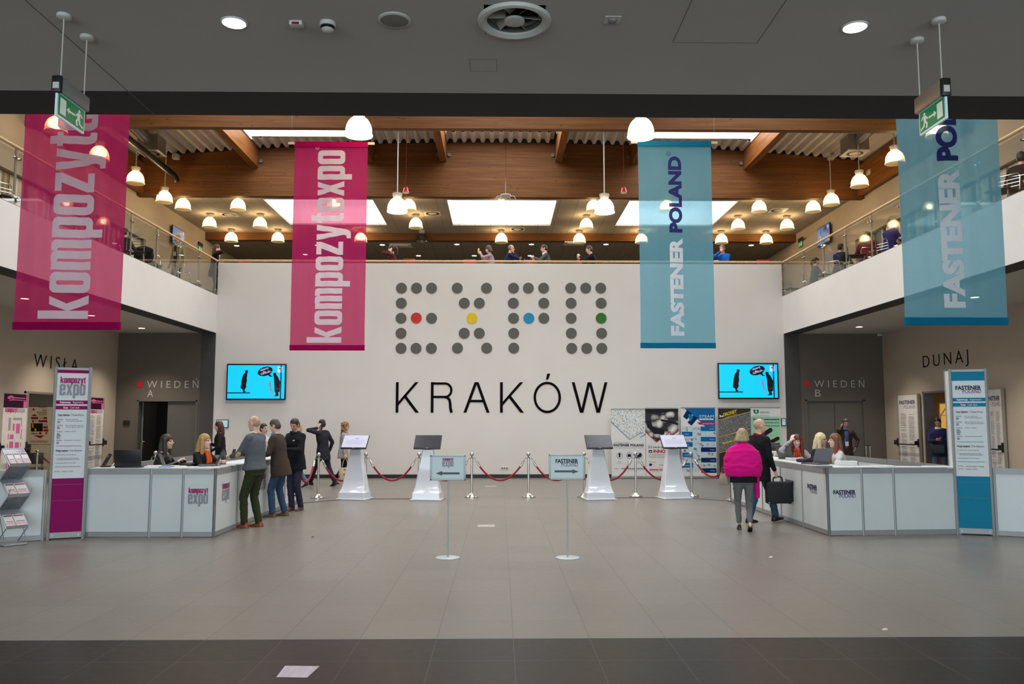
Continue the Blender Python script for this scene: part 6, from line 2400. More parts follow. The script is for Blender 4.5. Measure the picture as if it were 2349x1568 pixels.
# stools behind the counters carry the seated staff (built with the people)
# ---------------------------------------------------------------- odds and ends on the floor
c = [at_height(*p, 0) for p in ((634, 1553), (705, 1554), (733, 1528), (654, 1527))]
m_ = sum(c, Vector()) / 4
t = thing('floor_paper', 'white and pinkish sheet of paper lying on the dark floor in the foreground', 'paper', m_)
loc = [p - m_ for p in c]
MB().add([p + Vector((0, 0, .0015)) for p in loc] + [p + Vector((0, 0, .003)) for p in loc], [(3, 2, 1, 0), (4, 5, 6, 7), (0, 1, 5, 4), (1, 2, 6, 5), (2, 3, 7, 6), (3, 0, 4, 7)]).build(
    'sheet', mat('smudged_pink_paper', lin(188, 176, 184), .6, var=.18, scale=2.5, stretch=(9, .7, 1)), t)
for px, py, col, w in ((2029, 1444, (222, 190, 200), 'pale pink scrap of paper at the edge of the dark floor'), (1767, 1278, (226, 220, 214), 'tiny white scrap of paper on the light tiles'), (717, 1232, (60, 40, 40), 'tiny dark crumb on the tiles by the left counter')):
    c = at_height(px, py, 0)
    tag(MB(Matrix.Translation(c)).add([(-.025, -.01, .001), (.02, -.02, .004), (.028, .012, .012), (-.01, .02, .003), (0, 0, .015)], [(0, 1, 4), (1, 2, 4), (2, 3, 4), (3, 0, 4), (3, 2, 1, 0)]).build('litter_scrap', mat('scrap_%d' % px, lin(*col), .7)), w, 'litter')
for (a, b, y0, y1), w in (((1095, 1135, 1203, 1208), 'nearer'), ((1113, 1138, 1114, 1116), 'farther')):
    p, q_ = at_height(a, y1, 0), at_height(b, y0, 0)
    f = MB()
    for x0, yy0, x1, yy1 in ((p.x, p.y, q_.x, p.y + .012), (p.x, q_.y, q_.x, q_.y + .012), (p.x, p.y, p.x + .012, q_.y), (q_.x - .012, p.y, q_.x, q_.y)):
        f.box(x0, yy0, .0, x1, yy1, .0015)
    f.box(p.x, p.y, 0, q_.x, q_.y, .001)
    tag(f.build('floor_socket_lid', mat('floor_lid', lin(186, 176, 168), .4, metal=.2)), 'flush rectangular socket lid in the floor, %s one' % w, 'floor hatch', 'floor socket lids')
# trolley case in the dark right corner
c = at_height(1990, 1021, 1.05)
t = thing('trolley_case', 'trolley suitcase behind the right counter, only its raised handle showing', 'suitcase', (c.x, c.y, 0))
MB().rbox((0, .05, .32), (.36, .24, .52), .04).build('case', M_lap, t, True)
for s in (-1, 1):
    MB().cyl((s * .055, -.03, .55), (s * .055, -.03, 1.04), .009, seg=8).build('handle_rod', M_steel, t)
    MB().cyl((s * .13 - .02, .05, .035), (s * .13 + .02, .05, .035), .035, seg=14).build('wheel', M_black, t)
MB().rbox((0, -.03, 1.05), (.15, .03, .03), .01).build('grip', M_black, t, True)
# rope posts and rope by the left hall door
a, b = at_height(86, 1034, .955), at_height(308, 1036, .955)
dup(p0, (a.x, a.y, 0), label='steel rope post in the left hall doorway, beside the magenta totem')
dup(p0, (b.x, b.y, 0), label='steel rope post before the half open dark left door')
rope((a.x + .08, a.y, .835), (b.x - .08, b.y, .835), .42, 'red rope before the left side wall, either side of the magenta totem')
rope((b.x + .08, b.y, .835), (-8.2, 19.8, .835), .40, 'red rope behind the black laptop of the left counter')
dup(p0, (-8.12, 19.8, 0), label='steel rope post hidden behind the seated dark-haired woman')
t = thing('belt_post', 'black belt barrier post in the left hall doorway', 'barrier post', (-11.75, 20.95, 0))
MB().lathe([(.17, 0), (.17, .02), (.03, .04)], seg=28).build('base', M_black, t, True)
MB().cyl((0, 0, .03), (0, 0, 1.0), .03, seg=14).build('pole', M_black, t, True)
MB().rbox((0, 0, .96), (.09, .09, .12), .02).build('belt_cassette', M_black, t, True)
MB().box(-.02, -1.0, .94, -.015, 0, .985).build('belt', M_black, t)
M_chb = mat('black_seat', lin(24, 24, 26), .5)


def plain_chair(name, label, p, rz, mseat, mleg, group, open_back=False):
    t = thing(name, label, 'chair', p, rz, group)
    MB().rbox((0, 0, .455), (.44, .43, .035), .015).build('seat', mseat, t, True)
    if open_back:
        mb = MB()
        mb.tube([(-.20, .20, .45), (-.20, .235, .72), (-.17, .245, .80), (.17, .245, .80), (.20, .235, .72), (.20, .20, .45)], .011, 8)
        for z in (.56, .63, .70):
            mb.tube([(-.2, .222 + (z - .6) * .1, z), (.2, .222 + (z - .6) * .1, z)], .007, 6)
        mb.build('backrest', mleg, t, True)
    else:
        MB().rbox((0, .225, .70), (.42, .03, .30), .014, Matrix.Rotation(R(-8), 3, 'X')).build('backrest', mseat, t, True)
        MB().tube([(-.18, .19, .45), (-.18, .225, .62)], .011, 8).tube([(.18, .19, .45), (.18, .225, .62)], .011, 8).build('back_frame', mleg, t)
    for sx in (-1, 1):
        for sy in (-1, 1):
            MB().tube([(sx * .18, sy * .17, .44), (sx * .20, sy * .20, 0)], .011, 8).build('leg', mleg, t)
    return t


plain_chair('stacking_chair', 'black chair just inside the left hall doorway', (-12.35, 22.35, 0), R(30), M_chb, M_chb, None)

# ---------------------------------------------------------------- people
SKINS = {'light': lin(222, 176, 152), 'mid': lin(206, 156, 130), 'tan': lin(186, 136, 110), 'pale': lin(232, 194, 174)}
M_eye = mat('eye_dark', lin(44, 34, 30), .3)
M_lips = mat('lips', lin(172, 92, 88), .5)
M_brow = mat('eyebrow', lin(74, 54, 42), .7)


def skin(k):
    return mat('skin_' + k, SKINS[k], .5, var=.05, scale=14)


def fabric(name, rgb, rough=.85, var=.12, scale=40, bump=.25):
    return mat('cloth_' + name, lin(*rgb), rough, var=var, scale=scale, bump=bump, bscale=220, spec=.25)


def hairm(name, rgb):
    return mat('hair_' + name, lin(*rgb), .45, var=.35, scale=26, stretch=(3, 3, .5), bump=.4, bscale=70)


def capsule(mb, a, b, ra, rb, seg=10):
    a, b = Vector(a), Vector(b)
    d = b - a
    L = d.length
    if L < 1e-6:
        mb.ball(a, ra, seg, 6)
        return
    d /= L
    pts, rs = [], []
    for t in (-.98, -.8, -.45, 0):
        pts.append(a + d * ra * t); rs.append(ra * math.sqrt(max(1 - t * t, .0)))
    for t in (0, .45, .8, .98):
        pts.append(b + d * rb * t); rs.append(rb * math.sqrt(max(1 - t * t, .0)))
    mb.tube(pts, rs, seg)


def loft(mb, secs, seg=18, power=2.4):
    """closed skin over elliptical sections: (centre, half width, half depth, x axis, y axis)"""
    vs, fs = [], []
    for c, hw, hd, ax, ay in secs:
        for k in range(seg):
            t = 2 * math.pi * k / seg
            ct, st = math.cos(t), math.sin(t)
            sx = math.copysign(abs(ct) ** (2 / power), ct)
            sy = math.copysign(abs(st) ** (2 / power), st)
            vs.append(Vector(c) + ax * (hw * sx) + ay * (hd * sy))
    n = len(secs)
    for i in range(n - 1):
        for k in range(seg):
            k2 = (k + 1) % seg
            fs.append((i * seg + k, i * seg + k2, (i + 1) * seg + k2, (i + 1) * seg + k))
    fs.append(tuple(range(seg - 1, -1, -1)))
    fs.append(tuple(range((n - 1) * seg, n * seg)))
    mb.add(vs, fs)


def fuse(mb, voxel, smooth=3, fac=.5, ratio=1.0):
    """melt overlapping closed shapes into one continuous surface"""
    me = bpy.data.meshes.new('fuse')
    me.from_pydata([tuple(v) for v in mb.v], [], mb.f)
    bm = bmesh.new(); bm.from_mesh(me)
    bmesh.ops.recalc_face_normals(bm, faces=bm.faces)
    bm.to_mesh(me); bm.free()
    o = bpy.data.objects.new('fuse', me)
    COL.objects.link(o)
    r = o.modifiers.new('r', 'REMESH'); r.mode = 'VOXEL'; r.voxel_size = voxel; r.adaptivity = 0
    if smooth:
        s = o.modifiers.new('s', 'SMOOTH'); s.iterations = smooth; s.factor = fac
    if ratio < 1:
        d = o.modifiers.new('d', 'DECIMATE'); d.ratio = ratio
    dg = bpy.context.evaluated_depsgraph_get()
    out = bpy.data.meshes.new_from_object(o.evaluated_get(dg))
    bpy.data.objects.remove(o)
    bpy.data.meshes.remove(me)
    return out


def finish(me, name, mats, parent, fold=0.0, fscale=9.0, seed=0, stretch=(1, 1, 1), label=None):
    me.materials.clear()
    for m in (mats if isinstance(mats, list) else [mats]):
        me.materials.append(m)
    if fold:
        off = Vector((seed * 3.7, seed * 1.3, seed * 2.1))
        nrm = [v.normal.copy() for v in me.vertices]
        for v, n in zip(me.vertices, nrm):
            p = Vector((v.co.x * stretch[0], v.co.y * stretch[1], v.co.z * stretch[2])) * fscale + off
            v.co += n * fold * (noise.noise(p) + .5 * noise.noise(p * 2.1))
    me.polygons.foreach_set('use_smooth', [True] * len(me.polygons))
    me.name = name
    o = bpy.data.objects.new(name, me)
    COL.objects.link(o)
    o.parent = parent
    if label:
        o['label'] = label
    return o


def ik(a, c, l1, l2, pole):
    a, c, pole = Vector(a), Vector(c), Vector(pole)
    d = c - a
    L = min(d.length, (l1 + l2) * .999)
    if d.length > L:
        c = a + d.normalized() * L
    d.normalize()
    x = (l1 * l1 - l2 * l2 + L * L) / (2 * L)
    h = math.sqrt(max(l1 * l1 - x * x, 0))
    p = (pole - d * pole.dot(d))
    p = p.normalized() if p.length > 1e-6 else d.orthogonal().normalized()
    return a + d * x + p * h, c


STAND_ARM = dict(w=(.245, .04, .86), pole=(.3, -1, 0))
NP = [0]


def person(label, x, y, z0=0.0, face=0, H=1.75, fem=False, lean=4, head=(0, 0), ra=None, la=None, rf=None, lf=None, pel=None, hips=(0, 0), tilt=0,
           skin_='light', top=('grey', (110, 110, 116)), hem=-.12, bottom=('navy', (40, 42, 60)), shoe=(40, 30, 26), hair=('short', 'brown', (60, 44, 34)),
           girth=1.0, extra=(), voxel=.0095, group=None, bare_low=False, fold=.006, sleeve=1.0):
    """Local frame: looks along +y, right hand at +x.  All lengths given for a body 1.75 tall."""
    NP[0] += 1
    s = H / 1.75
    t = thing('person', label, 'person', (x, y, z0), R(face), group)
    S = Matrix.Scale(s, 4)
    pz = pel if pel is not None else .925
    l = R(lean)
    up = Vector((math.sin(R(tilt)) * .9, math.sin(l), math.cos(l))).normalized()
    X = Vector((1, 0, 0)); X = (X - up * X.dot(up)).normalized()
    Yv = up.cross(X)
    P = Vector((hips[0], hips[1], pz))
    at = lambda u, f=0, r=0: P + up * u + Yv * f + X * r
    sw = .165 if fem else .19
    N = at(.54, .0)
    hm = Matrix.Rotation(R(head[0]), 3, 'Z') @ Matrix.Rotation(R(-head[1]), 3, 'X')
    hc = N + (up * .5 + Vector((0, 0, .5))).normalized() * .155 + (hm @ Vector((0, .022, 0)))
    h_ = lambda a, b, c: hc + hm @ Vector((a, b, c))
    shR, shL = at(.468, -.01, sw - .022), at(.468, -.01, -(sw - .022))
    ra = ra or STAND_ARM
    la = la or STAND_ARM
    mir = lambda v: Vector((-v[0], v[1], v[2]))
    elR, wrR = ik(shR, Vector(ra['w']), .29, .255, Vector(ra.get('pole', (.3, -1, 0))))
    elL, wrL = ik(shL, mir(la['w']), .29, .255, mir(la.get('pole', (.3, -1, 0))))
    hpR, hpL = at(-.03, 0, .095), at(-.03, 0, -.095)
    rf = rf or dict(p=(.10, 0, .085))
    lf = lf or dict(p=(.10, 0, .085))
    knR, anR = ik(hpR, Vector(rf['p']), .43, .40, Vector(rf.get('pole', (.05, 1, 0))))
    knL, anL = ik(hpL, mir(lf['p']), .43, .40, mir(lf.get('pole', (.05, 1, 0))))

    # ---- body: one continuous surface
    b = MB(S)
    gm = girth
    tor = [(-.10, .135, .10), (0, .160, .112), (.10, .145 if fem else .158, .105), (.20, .130 if fem else .152, .10), (.32, .148 if fem else .170, .112), (.42, .158 if fem else .185, .105), (.485, .135 if fem else .155, .08), (.53, .07, .06)]
    loft(b, [(at(u, .01 if u > .25 else 0), hw * .94 * gm, hd * .92 * gm, X, Yv) for u, hw, hd in tor])
    for sh, el, wr, ha in ((shR, elR, wrR, ra), (shL, elL, wrL, la)):
        capsule(b, sh, el, .050 if not fem else .042, .040 if not fem else .034)
        capsule(b, el, wr, .040 if not fem else .034, .027 if not fem else .023)
        capsule(b, at(.53, -.012, .03 if sh is shR else -.03), sh, .046, .040)
        d = Vector(ha['dir']) if 'dir' in ha else (wr - el)
        if ha is la and 'dir' in ha:
            d = mir(d)
        d = d.normalized()
        pn = Vector(ha.get('palm', (-1, 0, 0)))
        if ha is la:
            pn = mir(pn)
        pn = (pn - d * pn.dot(d))
        pn = pn.normalized() if pn.length > 1e-4 else d.orthogonal().normalized()
        sd = d.cross(pn)
        if (sd.dot(Vector((0, 1, 0))) + sd.dot(Vector((0, 0, .6)))) < 0:
            sd = -sd                                    # the thumb points forwards or upwards
        ks = .92 if fem else 1.0
        loft(b, [(wr + d * (q * ks), w_ * ks, .0135 * ks, sd, pn) for q, w_ in ((-.01, .026), (.02, .032), (.06, .040), (.09, .041), (.10, .038))], 12)
        cu = ha.get('curl', 35)
        for i in range(4):
            o_ = wr + d * (.095 * ks) + sd * ((i - 1.5) * -.0195 * ks)
            ln = (.072, .080, .076, .060)[i] * ks
            a1, a2 = R(cu * .6), R(cu * 1.5)
            d1 = d * math.cos(a1) + pn * math.sin(a1)
            d2 = d * math.cos(a2) + pn * math.sin(a2)
            m_ = o_ + d1 * ln * .52
            capsule(b, o_, m_, .0094, .0090, 8)
            capsule(b, m_, m_ + d2 * ln * .48, .0090, .0080, 8)
        tb = wr + d * .025 * ks + sd * .030 * ks
        td = (d * .75 + sd * .55 + pn * .35).normalized()
        capsule(b, tb, tb + td * .04 * ks, .0125, .0105, 8)
        capsule(b, tb + td * .04 * ks, tb + (td * .04 + (d * .85 + pn * .3 + sd * .2).normalized() * .03) * ks, .0105, .0088, 8)
    for hp, kn, an in ((hpR, knR, anR), (hpL, knL, anL)):
        lk = .80 if fem else .86
        capsule(b, hp, kn, .078 * lk, .052 * lk)
        capsule(b, kn, kn.lerp(an, .35), .050 * lk, .052 * lk)
        capsule(b, kn.lerp(an, .35), an, .052 * lk, .036 * lk)
    for an, ft in ((anR, rf), (anL, lf)):
        f = R(ft.get('yaw', 0)) * (1 if ft is rf else -1)
        tp = R(ft.get('pitch', 0))
        fd = Vector((math.sin(f) * math.cos(tp), math.cos(f) * math.cos(tp), math.sin(tp)))
        capsule(b, an + Vector((0, 0, -.035)) - fd * .03, an + Vector((0, 0, -.058)) + fd * .12, .026, .020)
    capsule(b, at(.50), h_(0, -.015, -.05), .058 if not fem else .048, .054 if not fem else .046)
    b.ball(h_(0, -.008, .028), (.073, .092, .096), 16, 12, hm)
    b.ball(h_(0, .022, -.04), (.057, .066, .080), 14, 10, hm)
    b.ball(h_(0, .064, -.093), (.026, .022, .022), 10, 8, hm)
    capsule(b, h_(0, .083, .022), h_(0, .104, -.016), .0095, .0145, 8)
    b.ball(h_(0, .082, -.052), (.026, .012, .014), 10, 8, hm)
    for sx in (-1, 1):
        b.ball(h_(sx * .076, -.008, -.004), (.010, .021, .032), 8, 8, hm)
        b.ball(h_(sx * .036, .062, -.018), (.024, .020, .022), 8, 8, hm)
        b.ball(h_(sx * .034, .072, .030), (.026, .016, .010), 8, 6, hm)
    me = fuse(b, voxel * s, 3, .45, .55)
    mi = []
    eyes = [s * h_(sx * .033, .083, .012) for sx in (-1, 1)]
    brows = [s * h_(sx * .034, .086, .036) for sx in (-1, 1)]
    mouth = s * h_(0, .088, -.054)
    ex = hm @ Vector((1, 0, 0)); ez = hm @ Vector((0, 0, 1))
    for p in me.polygons:
        c = p.center
        k = 0
        if (c - mouth).length < .08:
            pass
        for e in eyes:
            dd = c - e
            if dd.length < .02 and (dd.dot(ex) / .0135) ** 2 + (dd.dot(ez) / .0075) ** 2 < 1:
                k = 1
        for e in brows:
            dd = c - e
            if dd.length < .03 and (dd.dot(ex) / .021) ** 2 + (dd.dot(ez) / .0055) ** 2 < 1:
                k = 3
        dd = c - mouth
        if dd.length < .03 and (dd.dot(ex) / .023) ** 2 + (dd.dot(ez) / .0075) ** 2 < 1:
            k = 2
        mi.append(k)
    o = finish(me, 'body', [skin(skin_), M_eye, M_lips, mat('brow_' + hair[1], tuple(.55 * SKINS[skin_][q] * .6 + .4 * lin(*hair[2])[q] for q in range(3)) + (1,), .8)], t)
    me.polygons.foreach_set('material_index', mi)

    # ---- clothes
    mt = fabric(*top) if isinstance(top, tuple) else top
    c_ = .016
    g = MB(S)
    secs = []
    for u, hw, hd in [(-.10, .172 if fem else .182, .128), (0, .170 if fem else .176, .122)] + tor[2:]:
        if u >= -.10 and u > hem + .005:
            secs.append((u, hw * gm + c_, hd * gm + c_))
    secs = [(hem, (.172 if fem else .186) * gm + c_ * 1.4, .132 * gm + c_ * 1.4)] + [q for q in secs if q[0] > hem + .04]
    secs[-1] = (.525, .078, .068)
    loft(g, [(at(u, .01 if u > .25 else 0), hw, hd, X, Yv) for u, hw, hd in secs])
    for sh, el, wr in ((shR, elR, wrR), (shL, elL, wrL)):
        a_, b_, d_ = (.066, .053, .038) if not fem else (.056, .045, .034)
        capsule(g, sh, el, a_ * (1 + (gm - 1) * .6), b_)
        capsule(g, at(.505, -.012, .02 if sh is shR else -.02), sh, .064 if not fem else .056, a_)
        if sleeve > .5:
            capsule(g, el, el.lerp(wr, .93), b_, d_)
    me = fuse(g, .014 * s, 4, .5)
    finish(me, 'top', mt, t, fold, 8, NP[0], (1, 1, 1.6))
    mbm = fabric(*bottom) if isinstance(bottom, tuple) else bottom
    g = MB(S)
    loft(g, [(at(-.12), .14 * gm + .008, .108 * gm + .006, X, Yv), (at(0), .162 * gm + .010, .118 * gm + .008, X, Yv), (at(.07), .15 * gm + .01, .11 * gm + .008, X, Yv)])
    for hp, kn, an in ((hpR, knR, anR), (hpL, knL, anL)):
        e = kn.lerp(an, .99 if not bare_low else .86)
        k1, k2, k3 = (.092, .068, .058) if not fem else (.086, .060, .048)
        capsule(g, hp + Vector((0, 0, -.03)) + (P - hp) * .06, kn, k1 * gm ** .5, k2)
        capsule(g, kn, e, k2, k3)
    me = fuse(g, .014 * s, 4, .5)
    finish(me, 'trousers', mbm, t, fold * 1.2, 9, NP[0] + 5, (1, 1, 2.4))
    msh = mat('leather_%d_%d_%d' % tuple(shoe), lin(*shoe), .4)
    for an, ft in ((anR, rf), (anL, lf)):
        f = R(ft.get('yaw', 0)) * (1 if ft is rf else -1)
        tp = R(ft.get('pitch', 0))
        M = Matrix.Rotation(-f, 3, 'Z') @ Matrix.Rotation(tp, 3, 'X')
        m = MB(S)
        base = an + Vector((0, 0, -.085))
        k = .86 if fem else 1.0
        sec = [(-.075, .028, .06, .0), (-.06, .037, .092, .0), (-.02, .041, .102, .0), (.03, .042, .090, .0), (.08, .043, .055, .0), (.13, .043, .042, .0), (.17, .033, .034, .004), (.188, .014, .022, .008)]
        vs = []
        for q, hw, hh, lo in sec:
            for kx, kz in ((-1, lo), (-1.02, hh * .35), (-.75, hh * .8), (0, hh), (.75, hh * .8), (1.02, hh * .35), (1, lo)):
                vs.append(base + M @ Vector((kx * hw * k, q * k, kz if isinstance(kz, float) else kz)))
        fs = []
        for i in range(len(sec) - 1):
            for j in range(7):
                j2 = (j + 1) % 7
                fs.append((i * 7 + j, i * 7 + j2, i * 7 + 7 + j2, i * 7 + 7 + j))
        fs += [tuple(range(6, -1, -1)), tuple(range(len(sec) * 7 - 7, len(sec) * 7))]
        m.add(vs, fs)
        m.build('shoe', msh, t, True)
    # ---- hair
    if hair:
        kind, hn, rgb = hair
        g = MB(S)
        bl = lambda p, r: g.ball(h_(*p), r, 14, 10, hm)
        if kind == 'stubble':
            bl((0, -.024, .024), (.0755, .088, .0935))
        else:
            bl((0, -.012, .046) if kind != 'short' else (0, -.016, .056), (.083, .099, .092) if kind != 'short' else (.0795, .0925, .079))
            bl((0, -.045, .0), (.078, .066, .085))
        if kind in ('short',):
            for sx in (-1, 1):
                bl((sx * .068, .005, .03), (.014, .035, .035))
        if kind in ('long', 'wavy', 'curly', 'bob'):
            ln = {'long': .34, 'wavy': .30, 'curly': .20, 'bob': .10}[kind]
            for sx in (-1, 1):
                capsule(g, h_(sx * .072, -.01, .05), h_(sx * .085, .0 if kind != 'bob' else -.01, -.06), .030, .036)
                if kind != 'bob':
                    e1 = h_(sx * .085, 0, -.06)
                    capsule(g, e1, Vector((hc.x + sx * .10, hc.y + (.03 if kind == 'long' else -.03), hc.z - .06 - ln * .75)), .036, .026 if kind != 'curly' else .045)
            e0, e1 = h_(0, -.07, .0), Vector(h_(0, -.085, 0)) - Vector((0, 0, ln))
            loft(g, [(h_(0, -.045, .06), .075, .05, hm @ Vector((1, 0, 0)), hm @ Vector((0, 1, 0))), (h_(0, -.06, -.02), .092, .055, X, Yv),
                     (h_(0, -.075, -.06) - Vector((0, 0, ln * .3)), .105, .05, X, Yv), (e1, .085, .03, X, Yv)])
            if kind == 'curly':
                rn = random.Random(5)
                for k in range(26):
                    q = Vector((rn.uniform(-.11, .11), rn.uniform(-.12, -.02), rn.uniform(-.2, .08)))
                    g.ball(hc + q, rn.uniform(.025, .04), 8, 6)
        if kind == 'ponytail':
            e = [h_(0, -.10, .05), h_(0, -.145, .03), h_(0, -.16, -.06), h_(0, -.15, -.17), h_(0, -.14, -.24)]
            g.tube(e, [.022, .034, .038, .028, .006], 12)
            bl((0, -.10, .05), (.03, .03, .03))
        if kind == 'bun':
            bl((0, -.12, .06), (.045, .045, .045))
        me = fuse(g, .010 * s, 2, .5)
        finish(me, 'hair', hairm(hn, rgb), t, .004 if kind != 'stubble' else 0, 30, NP[0], (2, 2, .5))
    info = dict(t=t, s=s, S=S, at=at, h=h_, hm=hm, wrR=wrR, wrL=wrL, elR=elR, elL=elL, shR=shR, shL=shL, X=X, Y=Yv, up=up, N=N, hc=hc, P=P, hpR=hpR, hpL=hpL)
    M = Matrix.Translation((x, y, z0)) @ Matrix.Rotation(R(face), 4, 'Z') @ S
    info['M'] = M
    for e in extra:
        e(info)
    return info


# ---- things people wear: parts of the person
def collar(col, name='shirt_collar'):
    def f(i):
        m = MB(i['S'])
        a = i['at'](.515)
        pts, N_ = [], 16
        for lift, r in ((.008, .084), (.06, .070)):
            for k in range(N_):
                q = 2 * math.pi * k / N_
                pts.append(a + i['up'] * lift + i['X'] * (r * math.cos(q)) + i['Y'] * (r * .95 * math.sin(q) + .01 + (.012 if lift else 0)))
        fs = [(k, (k + 1) % N_, N_ + (k + 1) % N_, N_ + k) for k in range(N_)]
        m.add(pts, fs)
        inner = [p - (p - a - i['up'] * (p - a).dot(i['up'])) * .08 for p in pts]
        m.add(inner, [q[::-1] for q in fs])
        m.build(name, fabric('collar_%d_%d_%d' % col, col), i['t'], True)
    return f


def scarf(col, tails=True, name='scarf', r=.03):
    def f(i):
        m = MB(i['S'])
        a = i['at'](.535)
        N_ = 14
        pts = [a + i['X'] * (.072 * math.cos(2 * math.pi * k / N_)) + i['Y'] * (.066 * math.sin(2 * math.pi * k / N_) + .01) + i['up'] * (.012 * math.sin(4 * math.pi * k / N_)) for k in range(N_)]
        m.tube(pts, r, 10, closed=True)
        if tails:
            for sx in (-1, 1):
                m.tube([i['at'](.52, .09, sx * .02), i['at'](.42, .145, sx * .03), i['at'](.28, .15, sx * .035)], [.024, .026, .016], 8)
        m.build(name, fabric('scarf_%d_%d_%d' % col, col), i['t'], True)
    return f


def patches(col):
    def f(i):
        for nm in ('elL', 'elR'):
            e = i[nm]
            wr = i['wrL' if nm == 'elL' else 'wrR']; sh = i['shL' if nm == 'elL' else 'shR']
            out = ((e - wr).normalized() + (e - sh).normalized())
            side = (1 if nm == 'elR' else -1) * i['X']
            out = (out.normalized() * .75 + side * .65).normalized()
            d = (wr - sh).normalized()
            m = MB(i['S'])
            m.ball(e + out * .030, (.030, .038, .062), 12, 8, Matrix((out, d.cross(out).normalized(), d)).transposed())
            m.build('elbow_patch', fabric('patch', col), i['t'], True)
    return f


def badge(col=(222, 226, 232), u=.22, f_=.16):
    def f(i):
        m = MB(i['S'])
        c = i['at'](u, f_)
        M = Matrix((i['X'], i['Y'], i['up'])).transposed()
        m.obox(c, (.09, .004, .12), M)
        m.build('name_badge', mat('badge_card', lin(*col), .4), i['t'])
        m = MB(i['S'])
        for sx in (-1, 1):
            m.tube([c + i['up'] * .06, i['at'](.42, .14, sx * .04), i['at'](.52, .05, sx * .06)], .005, 6)
        m.build('lanyard', fabric('lanyard', (60, 80, 120)), i['t'])
    return f


def belt(col):
    def f(i):
        m = MB(i['S'])
        loft(m, [(i['at'](u), .178, .132, i['X'], i['Y']) for u in (.035, .07)], 20)
        m.build('belt', mat('belt_leather', lin(*col), .5), i['t'], True)
    return f


def glasses(i):
    m = MB(i['S'])
    for sx in (-1, 1):
        m.tube([i['h'](sx * .034 + .020 * math.cos(2 * math.pi * k / 12), .098, .010 + .015 * math.sin(2 * math.pi * k / 12)) for k in range(12)], .0022, 5, closed=True)
        m.tube([i['h'](sx * .054, .095, .014), i['h'](sx * .076, .03, .012), i['h'](sx * .078, -.01, .012)], .0022, 5)
    m.tube([i['h'](-.014, .1, .014), i['h'](.014, .1, .014)], .0022, 5)
    m.build('glasses', M_black, i['t'])


# ---- things people hold: things of their own
def in_hand(i, hand, off=(0, 0, 0)):
    w, e = (i['wrR'], i['elR']) if hand == 'R' else (i['wrL'], i['elL'])
    d = (w - e).normalized()
    return i['M'] @ (w + d * .10 + Vector(off))


def phone(i, hand, label, off=(0, 0, 0), rot=(70, 0, 0), size=(.072, .010, .15)):
    p = in_hand(i, hand, off)
    t = thing('smartphone', label, 'phone', p, i['t'].rotation_euler.z, 'smartphones in hands')
    M = Euler((R(rot[0]), R(rot[1]), R(rot[2]))).to_matrix()
    MB().rbox((0, 0, 0), size, .004, M).build('casing', M_black, t, True)
    MB().obox(M @ Vector((0, -.0056, 0)), (size[0] * .88, .001, size[2] * .86), M).build('screen', M_scr_off, t)
    return t


EAR = lambda h=0: dict(w=(.125, .085, 1.50 + h), pole=(.7, -.15, -1.3), dir=(-.28, -.25, .9), palm=(-1, 0, 0), curl=55)
ON = lambda x, y_, z, **k: dict(dict(w=(x, y_, z), pole=(.6, -.6, -.6)), **k)
HOLD = lambda z=1.12, y_=.34, x=.09: dict(w=(x, y_, z), pole=(.7, -.5, -.6), palm=(-.3, 0, 1), curl=45)

# ======================== ground floor, left ========================
i = person('bald person in grey sweater and dark green trousers standing at the left counter', -3.94, 13.52, face=72, H=1.79, lean=2, head=(0, 6), girth=1.1,
           ra=HOLD(1.13, .36, .10), la=HOLD(1.10, .38, .09), rf=dict(p=(.11, -.02, .085), yaw=6), lf=dict(p=(.10, .10, .085), yaw=4), skin_='light',
           top=('grey_knit', (92, 95, 101)), hem=-.03, bottom=('dark_green', (50, 56, 34)), shoe=(140, 70, 38), hair=('stubble', 'shaven', (186, 146, 124)),
           extra=(collar((236, 236, 238)), patches((176, 156, 120)), belt((60, 40, 28))))
phone(i, 'R', 'dark phone in the hands of the bald man in the grey sweater', (0, 0, .02), (20, 0, 0))
i = person('person in brown jacket and blue jeans leaning to the left counter', -3.94, 15.05, face=82, H=1.75, lean=9, head=(0, 24), girth=1.12,
           ra=ON(.14, .36, 1.10), la=ON(.16, .34, 1.06), rf=dict(p=(.11, -.06, .085), yaw=8), lf=dict(p=(.10, .08, .085), yaw=4),
           top=('brown_tweed', (66, 54, 46)), hem=-.22, bottom=('blue_jeans', (56, 78, 106)), shoe=(106, 76, 56), hair=('short', 'dark_greying', (74, 66, 58)), extra=(collar((110, 134, 176)),))
i = person('person in black zip jacket and navy trousers looking at a phone by left counter', -3.93, 16.12, face=152, H=1.76, lean=2, head=(8, 28), girth=1.1, skin_='mid',
           ra=HOLD(1.17, .33, .05), la=HOLD(1.16, .33, .06), rf=dict(p=(-.03, .10, .085), yaw=-12), lf=dict(p=(.14, -.02, .085), yaw=16),
           top=('black_softshell', (24, 24, 28)), hem=-.16, bottom=('navy_chino', (44, 44, 62)), shoe=(74, 44, 34), hair=('short', 'dark_brown', (52, 42, 36)), extra=(scarf((24, 24, 28), False, 'stand_collar', .034),))
phone(i, 'R', 'black phone held by the man in the black zip jacket', (-.05, 0, .03), (35, 0, 0))
q = MB(i['S'])
c = i['at'](.40, .142, -.085)
q.obox(c, (.05, .004, .018), Matrix((i['X'], i['Y'], i['up'])).transposed() @ Matrix.Rotation(.35, 3, 'Y'))
q.build('chest_mark', M_inkw, i['t'])
a = at_depth(601, 985, 18.1)
person('person with dark hair, only the face showing between the two men at left counter', a.x, 18.1, face=-120, H=1.65, fem=True, head=(0, 4), top=('white_blouse', (210, 208, 206)), hair=('short', 'dark_brown', (52, 38, 34)))
a = at_depth(508, 1000, 19.6)
